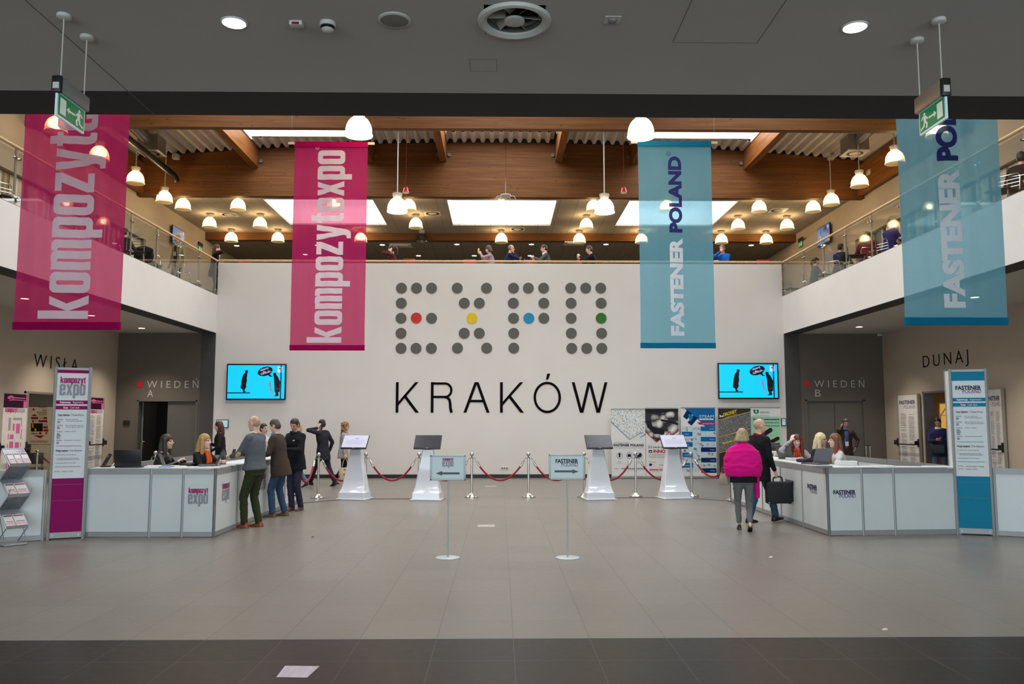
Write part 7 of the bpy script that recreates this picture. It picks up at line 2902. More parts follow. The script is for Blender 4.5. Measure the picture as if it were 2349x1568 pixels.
i = person('person with long dark red hair and black jacket before the wall tablet', a.x, 19.6, face=98, H=1.70, fem=True, head=(10, 10), ra=HOLD(1.24, .34, .06), la=ON(.20, .22, 1.02),
           top=('black_blazer', (26, 25, 28)), hem=-.18, bottom=('black_trousers', (24, 24, 27)), hair=('long', 'dark_red', (72, 26, 32)))
phone(i, 'R', 'red-cased phone held by the woman with dark red hair', (-.02, .03, .05), (30, 0, 0))
a = at_height(700, 1117, 0)
person('person with blonde ponytail and blue jeans, mostly hidden behind the black zip jacket man', at_depth(682, 985, 21.5).x, 21.5, face=95, H=1.67, fem=True, head=(0, 5), top=('navy_top', (50, 54, 70)), bottom=('light_jeans', (92, 122, 156)),
       shoe=(28, 26, 28), rf=dict(p=(.06, -.28, .13), pitch=-20), lf=dict(p=(.06, .12, .085)), hair=('ponytail', 'blonde', (206, 164, 104)), bare_low=True)
a = at_depth(742, 1000, 22.0)
i = person('person in dark suit walking left with a phone at the ear', a.x, 22.0, face=62, H=1.77, lean=4, head=(6, 6), ra=ON(.27, .02, .88), la=EAR(), rf=dict(p=(.08, -.34, .12), pitch=-24), lf=dict(p=(.08, .34, .085), pitch=6), pel=.90,
           top=('charcoal_suit', (40, 40, 48)), hem=-.24, bottom=('charcoal_trousers', (38, 38, 45)), shoe=(28, 22, 20), hair=('short', 'dark', (50, 42, 38)), extra=(collar((226, 226, 230)),))
phone(i, 'L', 'black phone at the ear of the walking man in the suit', (.0, 0, -.03), (0, 20, 0))
a = at_depth(788, 1000, 22.7)
i = person('person with curly fair hair and grey cardigan walking right, behind the leftmost kiosk', a.x, 22.7, face=-88, H=1.70, fem=True, lean=3, head=(0, 2), ra=dict(w=(.24, .08, .84), pole=(.3, -1, 0), curl=70), rf=dict(p=(.07, .26, .085)), lf=dict(p=(.07, -.24, .12), pitch=-22), pel=.905,
           top=('grey_cardigan', (168, 162, 156)), hem=-.20, bottom=('black_flared', (26, 24, 26)), shoe=(30, 26, 26), hair=('curly', 'fair_curl', (132, 98, 62)), extra=(scarf((212, 200, 190), False, 'shirt_collar', .012), glasses))
p = in_hand(i, 'R')
t = thing('tote_bag', 'cream cloth tote bag with red flowers, carried by the woman with curly hair', 'bag', (p.x, p.y, p.z), R(4))
mb = MB()
vs, fs = [], []
for z, w, d_ in ((-.64, .15, .045), (-.60, .165, .06), (-.42, .165, .055), (-.27, .155, .025)):
    for k in range(12):
        q = 2 * math.pi * k / 12
        vs.append((w * math.copysign(abs(math.cos(q)) ** .6, math.cos(q)), d_ * math.sin(q), z))
for r_ in range(3):
    for k in range(12):
        k2 = (k + 1) % 12
        fs.append((r_ * 12 + k, r_ * 12 + k2, r_ * 12 + 12 + k2, r_ * 12 + 12 + k))
fs += [tuple(range(11, -1, -1)), tuple(range(36, 48))]
M_tote = bpy.data.materials.new('flower_print_canvas'); M_tote.use_nodes = True
nt = M_tote.node_tree
vr = nt.nodes.new('ShaderNodeTexVoronoi'); vr.inputs['Scale'].default_value = 9
rm_ = nt.nodes.new('ShaderNodeValToRGB'); rm_.color_ramp.elements[0].position = .22; rm_.color_ramp.elements[1].position = .30
rm_.color_ramp.elements[0].color = lin(176, 84, 62); rm_.color_ramp.elements[1].color = lin(214, 200, 170)
tc_ = nt.nodes.new('ShaderNodeTexCoord'); nt.links.new(tc_.outputs['Object'], vr.inputs['Vector']); nt.links.new(vr.outputs['Distance'], rm_.inputs['Fac'])
nt.links.new(rm_.outputs[0], nt.nodes['Principled BSDF'].inputs['Base Color'])
mb.add(vs, fs); mb.build('bag_body', M_tote, t, True)
for s_ in (-1, 1):
    MB().tube([(-.08, s_ * .02, -.28), (-.05, s_ * .015, -.10), (0, 0, .0), (.05, s_ * .015, -.10), (.08, s_ * .02, -.28)], .008, 8).build('handle', fabric('cream_strap', (206, 190, 150)), t, True)

# seated at the left counter
M_stool = mat('stool_grey', lin(70, 70, 74), .6)


def stool(x, y, z0, sz, label, ms=None, back=0.0, rz=0, group='stools'):
    t = thing('bar_stool', label, 'stool', (x, y, z0), rz, group)
    ms = ms or M_stool
    MB().rbox((0, 0, sz - .03), (.36, .36, .06), .025).build('seat', ms, t, True)
    for sx in (-1, 1):
        for sy in (-1, 1):
            MB().tube([(sx * .14, sy * .14, sz - .05), (sx * .20, sy * .20, 0)], .012, 8).build('leg', M_steel, t)
    k = .3
    MB().tube([(sx * .18, sy * .18, k) for sx, sy in ((-1, -1), (1, -1), (1, 1), (-1, 1))], .009, 8, closed=True).build('foot_ring', M_steel, t)
    if back:
        MB().rbox((0, -.19, sz + back / 2 + .04), (.40, .035, back - .05), .016, Matrix.Rotation(R(6), 3, 'X')).build('backrest', ms, t, True)
        for sx in (-1, 1):
            MB().cyl((sx * .12, -.17, sz - .05), (sx * .12, -.195, sz + .12), .011, seg=8).build('back_post', M_steel, t)
    return t


def seated(label, px, ptop, Y, face, sz, st_label, z0=0.0, H=1.70, ms=None, back=0.0, sgroup='stools behind the counters', **k):
    """person on a stool of seat height sz, placed by where the head stands"""
    p = at_depth(px, ptop + 14, Y)
    s = H / 1.75
    pel = (sz + .075) / s
    fr = max(.085, (sz - .44) / s + .085)
    pz = dict(p=(.11, .36, fr), pole=(.2, 1, .6))
    kw = dict(rf=dict(pz), lf=dict(pz), pel=pel, lean=6)
    kw.update(k)
    # shift so that the head, not the hips, is over the point
    lean = R(kw['lean'])
    dy = math.sin(lean) * .66 * s
    f = R(face)
    x, y = p.x + math.sin(f) * dy, Y - math.cos(f) * dy
    stool(x, y, z0, sz, st_label, ms, back, R(face), sgroup)
    return person(label, x, y, z0=z0, face=face, H=H, **kw)


CNT = lambda y_=.36, x=.13, z=1.08: ON(x, y_, z, pole=(.8, -.4, -.5))
i = seated('person with long dark hair and black leather jacket seated behind the left counter', 381, 992, 13.45, -88, .62, 'stool under the dark-haired woman at the left counter', fem=True, ra=CNT(), la=CNT(), lean=10,
           top=mat('black_leather', lin(26, 25, 27), .35, var=.2, scale=12, bump=.3, bscale=30), hair=('long', 'dark_brown', (50, 30, 30)), bottom=('black_trousers', (24, 24, 27)), skin_='light')
i = seated('person with long blonde hair, black jacket and orange scarf seated behind the left counter', 468, 989, 13.5, -112, .62, 'stool under the blonde woman at the left counter', fem=True, ra=CNT(.40, .07, 1.06), la=CNT(.40, .07, 1.06), lean=4, head=(14, 0),
           top=('black_blazer', (26, 25, 28)), hair=('long', 'blonde_long', (176, 138, 88)), bottom=('black_trousers', (24, 24, 27)), skin_='pale', extra=(scarf((224, 92, 40)), collar((224, 220, 220), 'white_blouse_collar')))

# ======================== ground floor, right ========================
def shawl(i):
    m = MB(i['S'])
    secs = [(.59, .075, .07, .0), (.55, .12, .10, .0), (.505, .205, .14, .01), (.43, .275, .19, .02), (.30, .318, .225, .03), (.18, .325, .245, .03), (.06, .312, .240, .03), (.01, .29, .225, .03), (-.005, .255, .20, .03)]
    loft(m, [(i['at'](u, f), hw, hd, i['X'], i['Y']) for u, hw, hd, f in secs], 28, 2.2)
    me = fuse(m, .014, 4, .5)
    finish(me, 'shawl', fabric('pink_shawl', (222, 10, 128), .9, .08, 60, .35), i['t'], .010, 7, 3, (1, 1, 2.6))
    m = MB(i['S'])
    loft(m, [(i['at'](u, .02, r), hw, .03, i['X'], i['Y']) for u, r, hw in ((.06, .22, .05), (-.12, .225, .045), (-.30, .23, .04), (-.36, .23, .036))], 12)
    me = fuse(m, .012, 2, .5)
    finish(me, 'shawl_tail', fabric('pink_shawl', (222, 10, 128)), i['t'], .006, 12, 4)


i = person('person in bright pink shawl and grey trousers walking away beside the right counter', 3.81, 13.0, face=-10, H=1.60, fem=True, lean=3, head=(-14, 4), girth=1.24, ra=dict(w=(.04, .27, 1.13), pole=(.25, .1, -1)), la=dict(w=(.06, .27, 1.10), pole=(.25, .1, -1), curl=60),
           rf=dict(p=(.075, -.14, .125), pitch=-34), lf=dict(p=(.07, .16, .085), pitch=0), pel=.91, top=('black_knit', (22, 20, 22)), hem=-.10, bottom=('grey_check', (112, 112, 112), .85, .25, 160), shoe=(24, 20, 22), bare_low=True,
           hair=('bob', 'streaked_blonde', (178, 154, 118)), extra=(shawl,))
p = i['M'] @ Vector((-.32, .05, .99))
t = thing('handbag', 'small beige handbag hanging at the left side of the woman in the pink shawl', 'bag', p, R(20))
mb = MB()
secs = [(-.20, .045, .095), (-.185, .052, .105), (-.09, .042, .088), (-.02, .018, .065)]
loft(mb, [(Vector((0, 0, z)), w, d_, Vector((1, 0, 0)), Vector((0, 1, 0))) for z, w, d_ in secs], 16, 3.5)
mb.build('bag_body', mat('beige_leather', lin(150, 140, 122), .5), t, True)
MB().tube([(0, -.06, -.03), (0, -.05, .04), (0, 0, .07), (0, .05, .04), (0, .06, -.03)], .008, 8).build('handle', mat('beige_leather_dark', lin(120, 110, 94), .5), t, True)
MB().box(-.024, -.03, -.04, .024, .03, -.02).build('clasp', M_steel, t)
i = person('person with shaven head, black coat and jeans carrying a briefcase along the right counter', at_depth(1738, 1000, 14.05).x, 14.05, face=-58, H=1.76, lean=3, head=(-24, 3), girth=1.05, ra=dict(w=(.255, .10, .86), pole=(.3, -1, 0), curl=75), la=HOLD(1.12, .30, .10),
           rf=dict(p=(.08, .30, .10), pitch=8), lf=dict(p=(.08, -.16, .085)), pel=.91, top=('black_coat', (20, 20, 24)), hem=-.22, bottom=('blue_jeans', (56, 78, 106)), shoe=(26, 22, 22), hair=('stubble', 'shaven_fair', (200, 158, 134)),
           extra=(scarf((110, 16, 46), False, 'scarf', .034),))
p = in_hand(i, 'R')
t = thing('briefcase', 'black soft briefcase in the hand of the man with the shaven head', 'bag', (p.x, p.y, p.z), R(-58 + 62))
MB().rbox((.03, 0, -.26), (.46, .12, .36), .03).build('case', mat('black_nylon', lin(18, 18, 20), .7, bump=.3), t, True)
MB().tube([(-.07, 0, -.08), (-.065, 0, -.02), (-.03, 0, .0), (.05, 0, .0), (.085, 0, -.02), (.09, 0, -.08)], .013, 10).build('handle', M_black, t, True)
for sx in (-1, 1):
    MB().box(.03 + sx * .20 - .015, -.064, -.43, .03 + sx * .20 + .015, -.058, -.415).build('metal_corner', M_steel, t)
    MB().cyl((.03 + sx * .18, 0, -.45), (.03 + sx * .18, 0, -.435), .02, seg=10).build('foot', M_black, t)
FORE = dict(w=(.10, .24, 1.42), pole=(1, .3, -.8), dir=(-.35, -.35, .85), palm=(-.5, -.8, 0), curl=30)
i = seated('seated person with long red hair and grey blouse resting forehead on hand', 1828, 992, 15.2, 163, .62, 'stool under the redhead at the right counter', fem=True, lean=22, head=(-8, 8), ra=dict(FORE, w=(.115, .38, 1.38)), la=CNT(.46, .12, 1.02),
           top=('pale_grey_blouse', (176, 172, 174)), hair=('long', 'auburn', (110, 44, 26)), bottom=('black_trousers', (24, 24, 27)), skin_='pale', extra=(scarf((224, 70, 36)),))
i = seated('seated person with pale blonde hair and black top behind the grey laptop', 1881, 991, 14.85, -146, .62, 'stool under the smiling blonde woman at the right counter', fem=True, lean=8, head=(20, 4), ra=CNT(), la=CNT(),
           top=('black_blazer', (26, 25, 28)), hair=('long', 'pale_blonde', (224, 204, 162)), bottom=('black_trousers', (24, 24, 27)), skin_='mid')
i = seated('person with long brown hair and white blouse seated sideways at the right counter corner', 1917, 989, 13.85, 84, .62, 'stool under the woman in white at the right counter', fem=True, lean=7, head=(0, 2), ra=CNT(), la=CNT(.34, .1, 1.02),
           top=('white_blouse', (224, 220, 218)), hair=('long', 'light_brown', (118, 76, 48)), bottom=('black_trousers', (24, 24, 27)), skin_='pale', extra=(scarf((230, 84, 40), False, 'scarf', .022), scarf((230, 84, 40))))
a = at_depth(1938, 975, 23.2)
i = person('person in dark brown blazer and blue shirt phoning before the dark right doors', a.x, 23.2, face=170, H=1.77, head=(10, 20), ra=EAR(), la=dict(w=(.24, .10, .95), pole=(1, -.6, 0)), skin_='tan',
           top=('brown_blazer', (58, 44, 40)), hem=-.20, bottom=('black_trousers', (24, 24, 27)), hair=('short', 'dark', (40, 32, 30)), extra=(badge((222, 226, 236), .14), collar((90, 110, 160))))
phone(i, 'R', 'black phone at the ear of the man before the dark right doors', (.0, 0, -.03), (0, -20, 0))
m = MB(i['S'])
loft(m, [(i['at'](u, .125 if u > .2 else .115), w, .018, i['X'], i['Y']) for u, w in ((-.02, .03), (.15, .045), (.35, .06), (.48, .05))], 12)
m.build('shirt_front', fabric('blue_shirt', (92, 112, 160)), i['t'], True)
i = person('person in navy jacket looking at a phone in the lit right doorway', 11.78, 22.15, face=152, H=1.80, head=(0, 26), ra=HOLD(1.16, .32, .05), la=HOLD(1.15, .32, .06), skin_='tan', girth=1.1,
           top=('navy_jacket', (38, 36, 84)), hem=-.18, bottom=('grey_jeans', (74, 84, 104)), hair=('short', 'black_hair', (34, 28, 28)), extra=(collar((210, 210, 214)),))
phone(i, 'R', 'black phone held by the man in the right doorway', (-.05, 0, .03), (35, 0, 0))
t = thing('shoulder_bag', 'black shoulder bag at the hip of the man in the right doorway', 'bag', i['M'] @ Vector((.02, .20, .93)), R(152))
MB().rbox((0, 0, 0), (.34, .09, .26), .03).build('bag_body', M_chb, t, True)
MB().tube([(-.15, -.03, .1), (-.17, -.14, .3), (-.10, -.22, .55), (.04, -.16, .62), (.14, -.06, .3), (.15, -.02, .1)], .012, 8).build('strap', M_chb, t)

# ======================== upstairs, along the parapet ========================
UF = UP - 0.03
YU = 25.72
M_redseat = mat('red_seat_shell', lin(178, 18, 30), .4)
a = at_depth(903, 575, 25.85)
i = person('person in maroon top phoning upstairs, right of the inner pink banner', a.x, 25.85, z0=UF, face=84, H=1.79, fem=True, head=(0, 8), ra=ON(.2, .25, 1.0), la=EAR(), top=('maroon_print', (84, 34, 40), .85, .4, 60), hair=('ponytail', 'dark_brown', (52, 38, 34)), extra=(glasses,))
phone(i, 'L', 'black phone at the ear of the woman in maroon upstairs', (.0, 0, -.03), (0, 20, 0))
ST = dict(z0=UF, ms=M_redseat, back=.34, sgroup='red bar stools upstairs')
i = seated('person in checked shirt eating a sandwich upstairs, leftmost of three beside the middle', 1122, 560, YU, 88, .87, 'red bar stool under the person in the checked shirt', H=1.72, fem=True, lean=10, head=(0, 12), ra=ON(.1, .40, 1.52, curl=60), la=ON(.1, .38, 1.50, curl=60),
           top=('red_blue_check', (168, 140, 150), .8, .55, 26), hair=('bob', 'brown', (70, 48, 38)), **ST)
p = in_hand(i, 'R', (-.04, .02, .02))
tag(MB(Matrix.Translation(p)).rbox((0, 0, 0), (.06, .06, .15), .025).build('sandwich', mat('bread', lin(206, 184, 110), .8, var=.2, scale=30), None, True), 'pale sandwich held by the person in the checked shirt', 'sandwich')
i = seated('person in dark blue sweater upstairs with chin on hand, facing right', 1172, 557, YU, -84, .87, 'red bar stool under the man in dark blue', H=1.80, lean=14, head=(0, 8), ra=dict(w=(.07, .25, 1.45), pole=(.6, .4, -1), dir=(-.3, -.5, .7), palm=(-.3, -1, 0), curl=60), la=ON(.14, .40, 1.28),
           top=('dark_blue_knit', (28, 36, 66)), hair=('stubble', 'cropped_dark', (120, 94, 80)), skin_='mid', **ST)
i = seated('person in grey suit jacket upstairs, facing left across the bottles', 1249, 555, YU, 86, .87, 'red bar stool under the man in the grey suit', H=1.80, lean=12, head=(0, 12), ra=ON(.16, .44, 1.30), la=ON(.16, .46, 1.30),
           top=('grey_suit', (78, 80, 82)), hair=('short', 'dark_brown', (48, 38, 34)), extra=(collar((224, 224, 226)),), **ST)
i = seated('person in black sweater upstairs looking down at papers, rightmost of the seated row', 1352, 559, YU, 86, .87, 'red bar stool under the man in the black sweater', H=1.79, lean=20, head=(0, 16), ra=ON(.12, .52, 1.32), la=ON(.12, .52, 1.36),
           top=('black_knit', (22, 20, 22)), hair=('short', 'dark', (44, 36, 34)), **ST)
a = at_depth(1660, 575, 25.7)
person('person in bright blue jacket leaning on the parapet rail, hand at the mouth', a.x, 25.72, z0=UF, face=150, H=1.78, lean=10, head=(-10, 10), ra=dict(w=(.02, .26, 1.50), pole=(1, .4, -.8), dir=(-.4, -.3, .6), palm=(0, -1, .3), curl=75), la=ON(-.05, .34, 1.16), skin_='mid',
       top=('bright_blue', (18, 92, 176)), hem=-.16, hair=('short', 'brown_grey', (96, 78, 62)))


def high_table(px, label):
    a = at_depth(px, 590, YU)
    t = thing('bar_table', label, 'table', (a.x, YU + .05, UF), 0, 'high tables upstairs')
    MB().lathe([(.28, 0), (.28, .015), (.03, .03)], seg=28).build('base', M_steel, t, True)
    MB().cyl((0, 0, .02), (0, 0, 1.07), .03, seg=14).build('column', M_steel, t, True)
    MB().rbox((0, 0, 1.085), (.62, .62, .03), .01).build('tabletop', mat('table_white', lin(206, 198, 186), .4), t, True)
    return t


high_table(1083, 'high table upstairs, left of the person in the checked shirt')
high_table(1211, 'high table with two bottles upstairs, between the two facing men')
high_table(1312, 'high table upstairs before the man in the black sweater')
for px, w in ((1203, 'left'), (1216, 'right')):
    a = at_depth(px, 590, YU)
    t = thing('water_bottle', 'small clear bottle with blue cap on the high table, %s one' % w, 'bottle', (a.x, YU + .02, UF + 1.10), 0, 'bottles on the high table')
    MB().lathe([(.032, 0), (.034, .02), (.034, .14), (.014, .18), (.013, .20)], seg=16).build('bottle_body', glass_mat('bottle_plastic_' + w, (.8, .88, .95, 1), .12), t, True)
    MB().cyl((0, 0, .20), (0, 0, .225), .016, seg=12).build('cap', mat('cap_blue', lin(40, 70, 190), .4), t)
a = at_depth(1330, 590, YU)
tag(MB(Matrix.Translation((a.x, YU + .02, UF + 1.10))).obox((0, 0, .003), (.26, .2, .006), Matrix.Rotation(.2, 3, 'Z')).build('menu_sheet', M_paper), 'white sheet on the high table before the man in the black sweater', 'papers')
for px, Y, w in ((566, 26.5, 'behind the left end of the parapet'), (940, 26.3, 'right of the woman in maroon'), (1078, 26.4, 'left of the person in the checked shirt'), (1217, 26.45, 'behind the two bottles'), (1336, 26.4, 'behind the man in the black sweater'), (1745, 26.3, 'behind the right end of the parapet')):
    a = at_depth(px, 597, Y)
    stool(a.x, Y, UF, .87, 'empty red bar stool upstairs, ' + w, M_redseat, .50, 0, 'red bar stools upstairs')

# ======================== upstairs, side balconies ========================
a = at_depth(492, 575, 25.75)
i = person('person with dark hair and black blazer phoning at the left corner of the parapet', a.x, 25.75, z0=UF, face=-76, H=1.77, fem=True, head=(0, 10), ra=EAR(), la=ON(.18, .26, 1.05), top=('black_blazer', (26, 25, 28)), hem=-.2, bottom=('charcoal_trousers', (38, 38, 45)), hair=('long', 'brown', (62, 42, 34)), extra=(collar((226, 226, 226)),))
phone(i, 'R', 'black phone at the ear of the woman at the left parapet corner', (.0, 0, -.03), (0, -20, 0))
m = MB(i['S'])
loft(m, [(i['at'](u, .12), w, .02, i['X'], i['Y']) for u, w in ((-.16, .04), (.1, .04), (.35, .045), (.48, .04))], 12)
m.build('white_shirt', fabric('white_blouse', (210, 208, 206)), i['t'], True)
a = at_depth(410, 560, 24.1)
i = person('person in long beige coat with badge standing behind the left balcony glass', a.x, 24.1, z0=UF, face=165, H=1.68, fem=True, head=(0, 4), top=('beige_coat', (176, 156, 116)), hem=-.62, hair=('short', 'fair', (150, 116, 82)), extra=(badge(),))
m = MB(i['S'])
loft(m, [(i['at'](u, .125), w, .02, i['X'], i['Y']) for u, w in ((-.3, .05), (.1, .06), (.35, .05), (.48, .04))], 12)
m.build('dark_shirt', fabric('dark_green_shirt', (48, 52, 46)), i['t'], True)


def cafe_person(label, px, ptop, X, face, clabel, H=1.72, **k):
    """person on an ordinary chair, placed where the head is seen at side distance X"""
    q = at_side(px, ptop + 14, X)
    s = H / 1.75
    lean = k.pop('lean', 8)
    dy = math.sin(R(lean)) * .66 * s
    f = R(face)
    x, y = q.x + math.sin(f) * dy, q.y - math.cos(f) * dy
    pz = dict(p=(.11, .40, .085), pole=(.2, 1, .6))
    plain_chair('cafe_chair', clabel, (x, y, UF), R(face + 180), M_chb, M_steel, 'cafe chairs on the balconies', open_back=True)
    return person(label, x, y, z0=UF, face=face, H=H, lean=lean, pel=(.473 + .075) / s, rf=dict(pz), lf=dict(pz), **k)


T_ = lambda: ON(.14, .42, .80)
cafe_person('person in dark clothes seated behind the left balcony glass, by the pink banner', 286, 541, -10.0, -20, 'chrome chair under the person by the pink banner', ra=T_(), la=T_(), top=('dark_grey_top', (44, 44, 48)), hair=('short', 'brown', (84, 58, 42)))
cafe_person('person in navy seated on the right balcony, middle of the glass', 1929, 575, 9.9, -60, 'chrome chair under the person in navy', ra=T_(), la=T_(), top=('navy_suit', (30, 32, 48)), hair=('short', 'dark', (44, 36, 34)), H=1.75)
cafe_person('person in grey with ponytail seated behind the right balcony glass', 1872, 603, 9.9, -88, 'chrome chair under the person with the ponytail', fem=True, ra=T_(), la=T_(), top=('grey_top', (70, 70, 74)), hair=('ponytail', 'brown', (62, 42, 34)), H=1.68)
cafe_person('person in maroon sweater bent forward on the right balcony, back turned', 1990, 549, 9.95, -20, 'chrome chair under the person in the maroon sweater', ra=T_(), la=T_(), lean=24, girth=1.15, top=('maroon_sweater', (108, 26, 36)), hair=('short', 'dark', (44, 36, 34)), H=1.78)
cafe_person('person in purple-blue top seated on the right balcony beside the large blue banner', 2044, 520, 10.0, -70, 'chrome chair under the person in the purple-blue top', ra=T_(), la=T_(), top=('violet_blue', (46, 40, 110)), hair=('short', 'dark_brown', (52, 42, 36)), H=1.75)
cafe_person('person in black seated on the right balcony, cut off by the right edge', 2345, 385, 10.0, -40, 'chrome chair under the person at the right edge', ra=T_(), la=T_(), lean=16, top=('black_knit', (22, 20, 22)), hair=('short', 'black_hair', (34, 28, 28)), H=1.8)

# ---------------------------------------------------------------- balcony balustrades
M_glass = glass_mat('balustrade_glass', (0.92, 0.94, 0.935, 1), 0.06)
M_post = mat('balustrade_steel', lin(150, 140, 126), .4, metal=.7)
RZ = 6.56
for sd, X, ys in (('left', GL, [7.2, 8.7, 10.15, 11.6, 13.05, 14.5, 15.95, 17.4, 19.15, 20.6, 22.05, 23.5, 24.95]), ('right', GR, [7.2, 8.75, 10.2, 11.7, 13.2, 14.6, 16.05, 17.5, 18.95, 20.4, 21.8, 23.25, 24.95])):
    k = -1 if sd == 'left' else 1
    xi = X + k * .05
    t = thing('glass_balustrade', 'glass balustrade with steel posts and wooden handrail along the %s balcony' % sd, 'balustrade', (X, 0, UP))
    for i_, y in enumerate(ys):
        MB().box(k * .05 - .006, y - .035, 0, k * .05 + .006, y + .035, 1.04).build('post', M_post, t)
        cl = MB()
        for z in (.16, .86):
            for e in (-1, 1):
                cl.cyl((k * .05, y + e * .07, z), (k * .005, y + e * .07, z), .022, seg=12)
            cl.obox((k * .035, y, z), (.012, .19, .03))
        cl.build('glass_clamp', M_steel, t)
        if i_ < len(ys) - 1:
            a, b = y + .04, ys[i_ + 1] - .04
            MB().box(k * .018, a, .02, k * .026, b, .97).build('glass_pane', M_glass, t)
    MB().tube([(k * .04, ys[0] - .3, RZ - UP), (k * .04, 25.0, RZ - UP)], .030, 14).build('handrail', M_rail, t, True)
    MB().box(k * .0, 2.5, 0, k * .035, YB, .012).build('base_channel', M_post, t) if k > 0 else MB().box(-.035, 2.5, 0, 0, YB, .012).build('base_channel', M_post, t)
t = thing('parapet_rail', 'wooden handrail on short steel posts along the top of the white end wall', 'handrail', (0, YB + .08, 6.5))
MB().tube([(GL - .03, 0, .085), (GR + .03, 0, .085)], .030, 14).build('handrail', M_rail, t, True)
for px in (512, 605, 720, 828, 935, 1044, 1152, 1260, 1368, 1476, 1584, 1692, 1788):
    x = at_depth(px, 600, YB + .08).x
    MB().cyl((x, 0, 0), (x, 0, .07), .011, seg=8).build('post', M_post, t)

# ---------------------------------------------------------------- upper windows with striped blinds
M_blind = bpy.data.materials.new('striped_blind'); M_blind.use_nodes = True
nt = M_blind.node_tree
geo = nt.nodes.new('ShaderNodeNewGeometry')
sp = nt.nodes.new('ShaderNodeSeparateXYZ'); nt.links.new(geo.outputs['Position'], sp.inputs[0])
ml = nt.nodes.new('ShaderNodeMath'); ml.operation = 'MULTIPLY'; ml.inputs[1].default_value = 9.0; nt.links.new(sp.outputs[1], ml.inputs[0])
fl_ = nt.nodes.new('ShaderNodeMath'); fl_.operation = 'FLOOR'; nt.links.new(ml.outputs[0], fl_.inputs[0])
wn = nt.nodes.new('ShaderNodeTexWhiteNoise'); wn.noise_dimensions = '1D'; nt.links.new(fl_.outputs[0], wn.inputs['W'])
rp = nt.nodes.new('ShaderNodeValToRGB'); rp.color_ramp.interpolation = 'CONSTANT'
cols_ = [(0, (206, 196, 176)), (.22, (150, 144, 132)), (.40, (214, 204, 186)), (.60, (120, 126, 120)), (.74, (204, 190, 164)), (.86, (70, 100, 92)), (.92, (170, 60, 50)), (.95, (206, 150, 70)), (.98, (60, 84, 120))]
rp.color_ramp.elements[0].color = lin(*cols_[0][1]); rp.color_ramp.elements[1].position = cols_[1][0]; rp.color_ramp.elements[1].color = lin(*cols_[1][1])
for p_, c_ in cols_[2:]:
    e = rp.color_ramp.elements.new(p_); e.color = lin(*c_)
nt.links.new(wn.outputs['Value'], rp.inputs['Fac'])
nt.links.new(rp.outputs[0], nt.nodes['Principled BSDF'].inputs['Base Color'])
nt.nodes['Principled BSDF'].inputs['Roughness'].default_value = .9
for sd, X, zt in (('left', XL, 7.55), ('right', XR, 7.62)):
    k = -1 if sd == 'left' else 1
    NWIN += 1
    f = MB()
    x0, x1 = sorted((X + k * .18, X + k * .24))
    for z in (5.62, zt - .05):
        f.box(x0, 12.0, z, x1, 26.6, z + .05)
    for j in range(9):
        y = lerp(12.0, 26.55, j / 8)
        f.box(x0, y, 5.62, x1, y + .05, zt)
    w = struct('window_%d' % NWIN, f, M_frame)
    for j in range(8):
        y0, y1 = lerp(12.0, 26.55, j / 8) + .06, lerp(12.0, 26.55, (j + 1) / 8) - .01
        vs, fs = [], []
        N_ = 30
        for q in range(N_ + 1):
            y = lerp(y0, y1, q / N_)
            d_ = .014 * math.sin(y * 56.5)
            vs += [(X + k * .12 + d_, y, 5.63), (X + k * .12 + d_, y, zt - .03)]
        o_ = len(vs)
        vs += [(v[0] + k * .006, v[1], v[2]) for v in vs[:o_]]
        for q in range(N_):
            a = 2 * q
            fs += [(a, a + 2, a + 3, a + 1), (o_ + a, o_ + a + 1, o_ + a + 3, o_ + a + 2)]
        t = MB().add(vs, fs).build('striped_blind', M_blind)
        tag(t, 'striped fabric blind in the %s upper window band, panel %s' % (sd, ['nearest', 'second', 'third', 'fourth', 'fifth', 'sixth', 'seventh', 'deepest'][j]), 'window blind', 'striped blinds in the upper windows')
    x0, x1 = sorted((X + k * .26, X + k * .28))
    struct('wall_behind_blinds_' + sd, MB().box(x0, 11.9, 5.5, x1, 26.7, zt + .1), M_white)

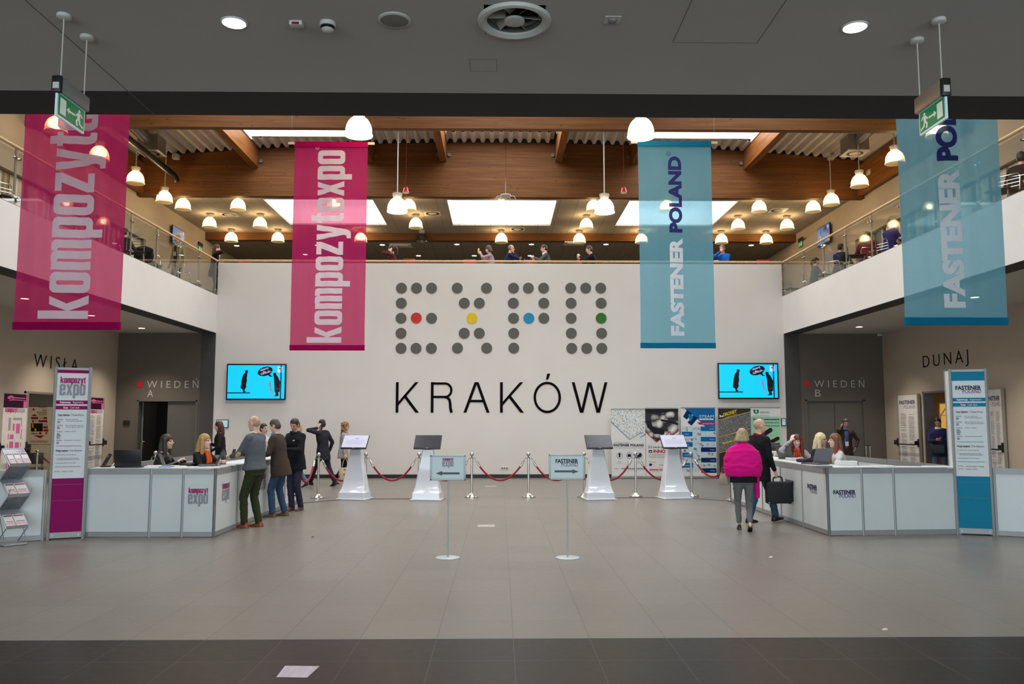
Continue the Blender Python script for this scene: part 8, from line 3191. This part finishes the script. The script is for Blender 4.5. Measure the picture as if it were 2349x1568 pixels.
# small exit signs on the upper side walls
for X, px, py, w in ((XL, 458, 566, 'left'), (XR, 1838, 555, 'right')):
    c = at_side(px, py, X)
    k = 1 if X < 0 else -1
    t = thing('exit_sign', 'small green exit sign on the %s upper wall near the shallow far beam' % w, 'exit sign', c, 0, 'exit signs upstairs')
    a, b = sorted((0, k * .05))
    MB().box(a, -.21, .03, b, .21, .16).build('housing', M_black, t)
    a, b = sorted((k * .02, k * .035))
    g_ = MB().box(a, -.19, -.20, b, .19, .03).build('green_panel', M_green, t)
    m_ = MB()
    a, b = sorted((k * .035, k * .038))
    m_.box(a, -.14, -.16, b, -.05, -.01).box(a, -.03, -.10, b, .05, -.07).box(a, .07, -.16, b, .13, -.02)
    m_.build('sign_symbol', M_signw, g_)
a = at_depth(533, 588, 36.2)
tag(MB(Matrix.Translation((a.x, 36.2, 8.7))).ball((0, 0, 0), .09, 14, 10).cyl((0, 0, 0), (0, 0, .12), .07, seg=14).build('dome_camera', M_black, None, True), 'black dome camera under the rear ceiling upstairs, left', 'camera')

# ---------------------------------------------------------------- cafe furniture on the balconies
M_ttop = mat('cafe_tabletop', lin(176, 150, 116), .5)


def cafe_table(px, py, X, label):
    q = at_side(px, py, X)
    t = thing('cafe_table', label, 'table', (X, q.y, UF), 0, 'cafe tables on the balconies')
    MB().lathe([(.26, 0), (.26, .012), (.03, .03)], seg=24).build('base', M_steel, t, True)
    MB().cyl((0, 0, .02), (0, 0, .71), .025, seg=12).build('column', M_steel, t, True)
    MB().rbox((0, 0, .725), (.66, .66, .028), .01).build('tabletop', M_ttop, t, True)


for px, py, X, w in ((330, 592, -10.1, 'left balcony table left of the beige coat'), (462, 640, -10.3, 'left balcony table near the white corner'),
                     (1960, 600, 10.95, 'right balcony table between the persons in navy and maroon'), (1900, 640, 10.95, 'right balcony table by the person with the ponytail')):
    cafe_table(px, py, X, w)
for px, py, X, rz, w in ((312, 574, -9.2, 200, 'empty chrome chair behind the left glass, below the second post'), (352, 588, -9.5, 30, 'empty chrome chair with dark jacket, behind the left glass'),
                         (440, 650, -9.6, 150, 'empty chrome chair behind the left glass near the corner'), (1815, 655, 9.4, 20, 'empty chrome chair behind the right glass at the white corner'),
                         (2300, 440, 9.3, -60, 'empty chrome chair right of the large blue banner'), (20, 420, -9.4, 60, 'empty chrome chair left of the large pink banner'),
                         (1965, 590, 9.2, 70, 'empty chrome chair before the person in maroon')):
    q = at_side(px, py, X)
    plain_chair('cafe_chair', w, (X, q.y, UF), R(rz), M_chb, M_steel, 'cafe chairs on the balconies', open_back=True)
q = at_side(330, 570, -9.6)
t = thing('draped_jacket', 'dark jacket heaped over a chair back behind the left balcony glass', 'jacket', (-9.6, q.y, UF + .70))
m = MB(); m.ball((0, 0, .08), (.26, .16, .14), 14, 10); m.ball((.1, .05, -.05), (.16, .12, .2), 12, 8); m.ball((-.12, 0, -.04), (.14, .14, .18), 12, 8)
me = fuse(m, .02, 3)
finish(me, 'cloth', fabric('black_knit', (22, 20, 22)), t, .02, 9, 3)
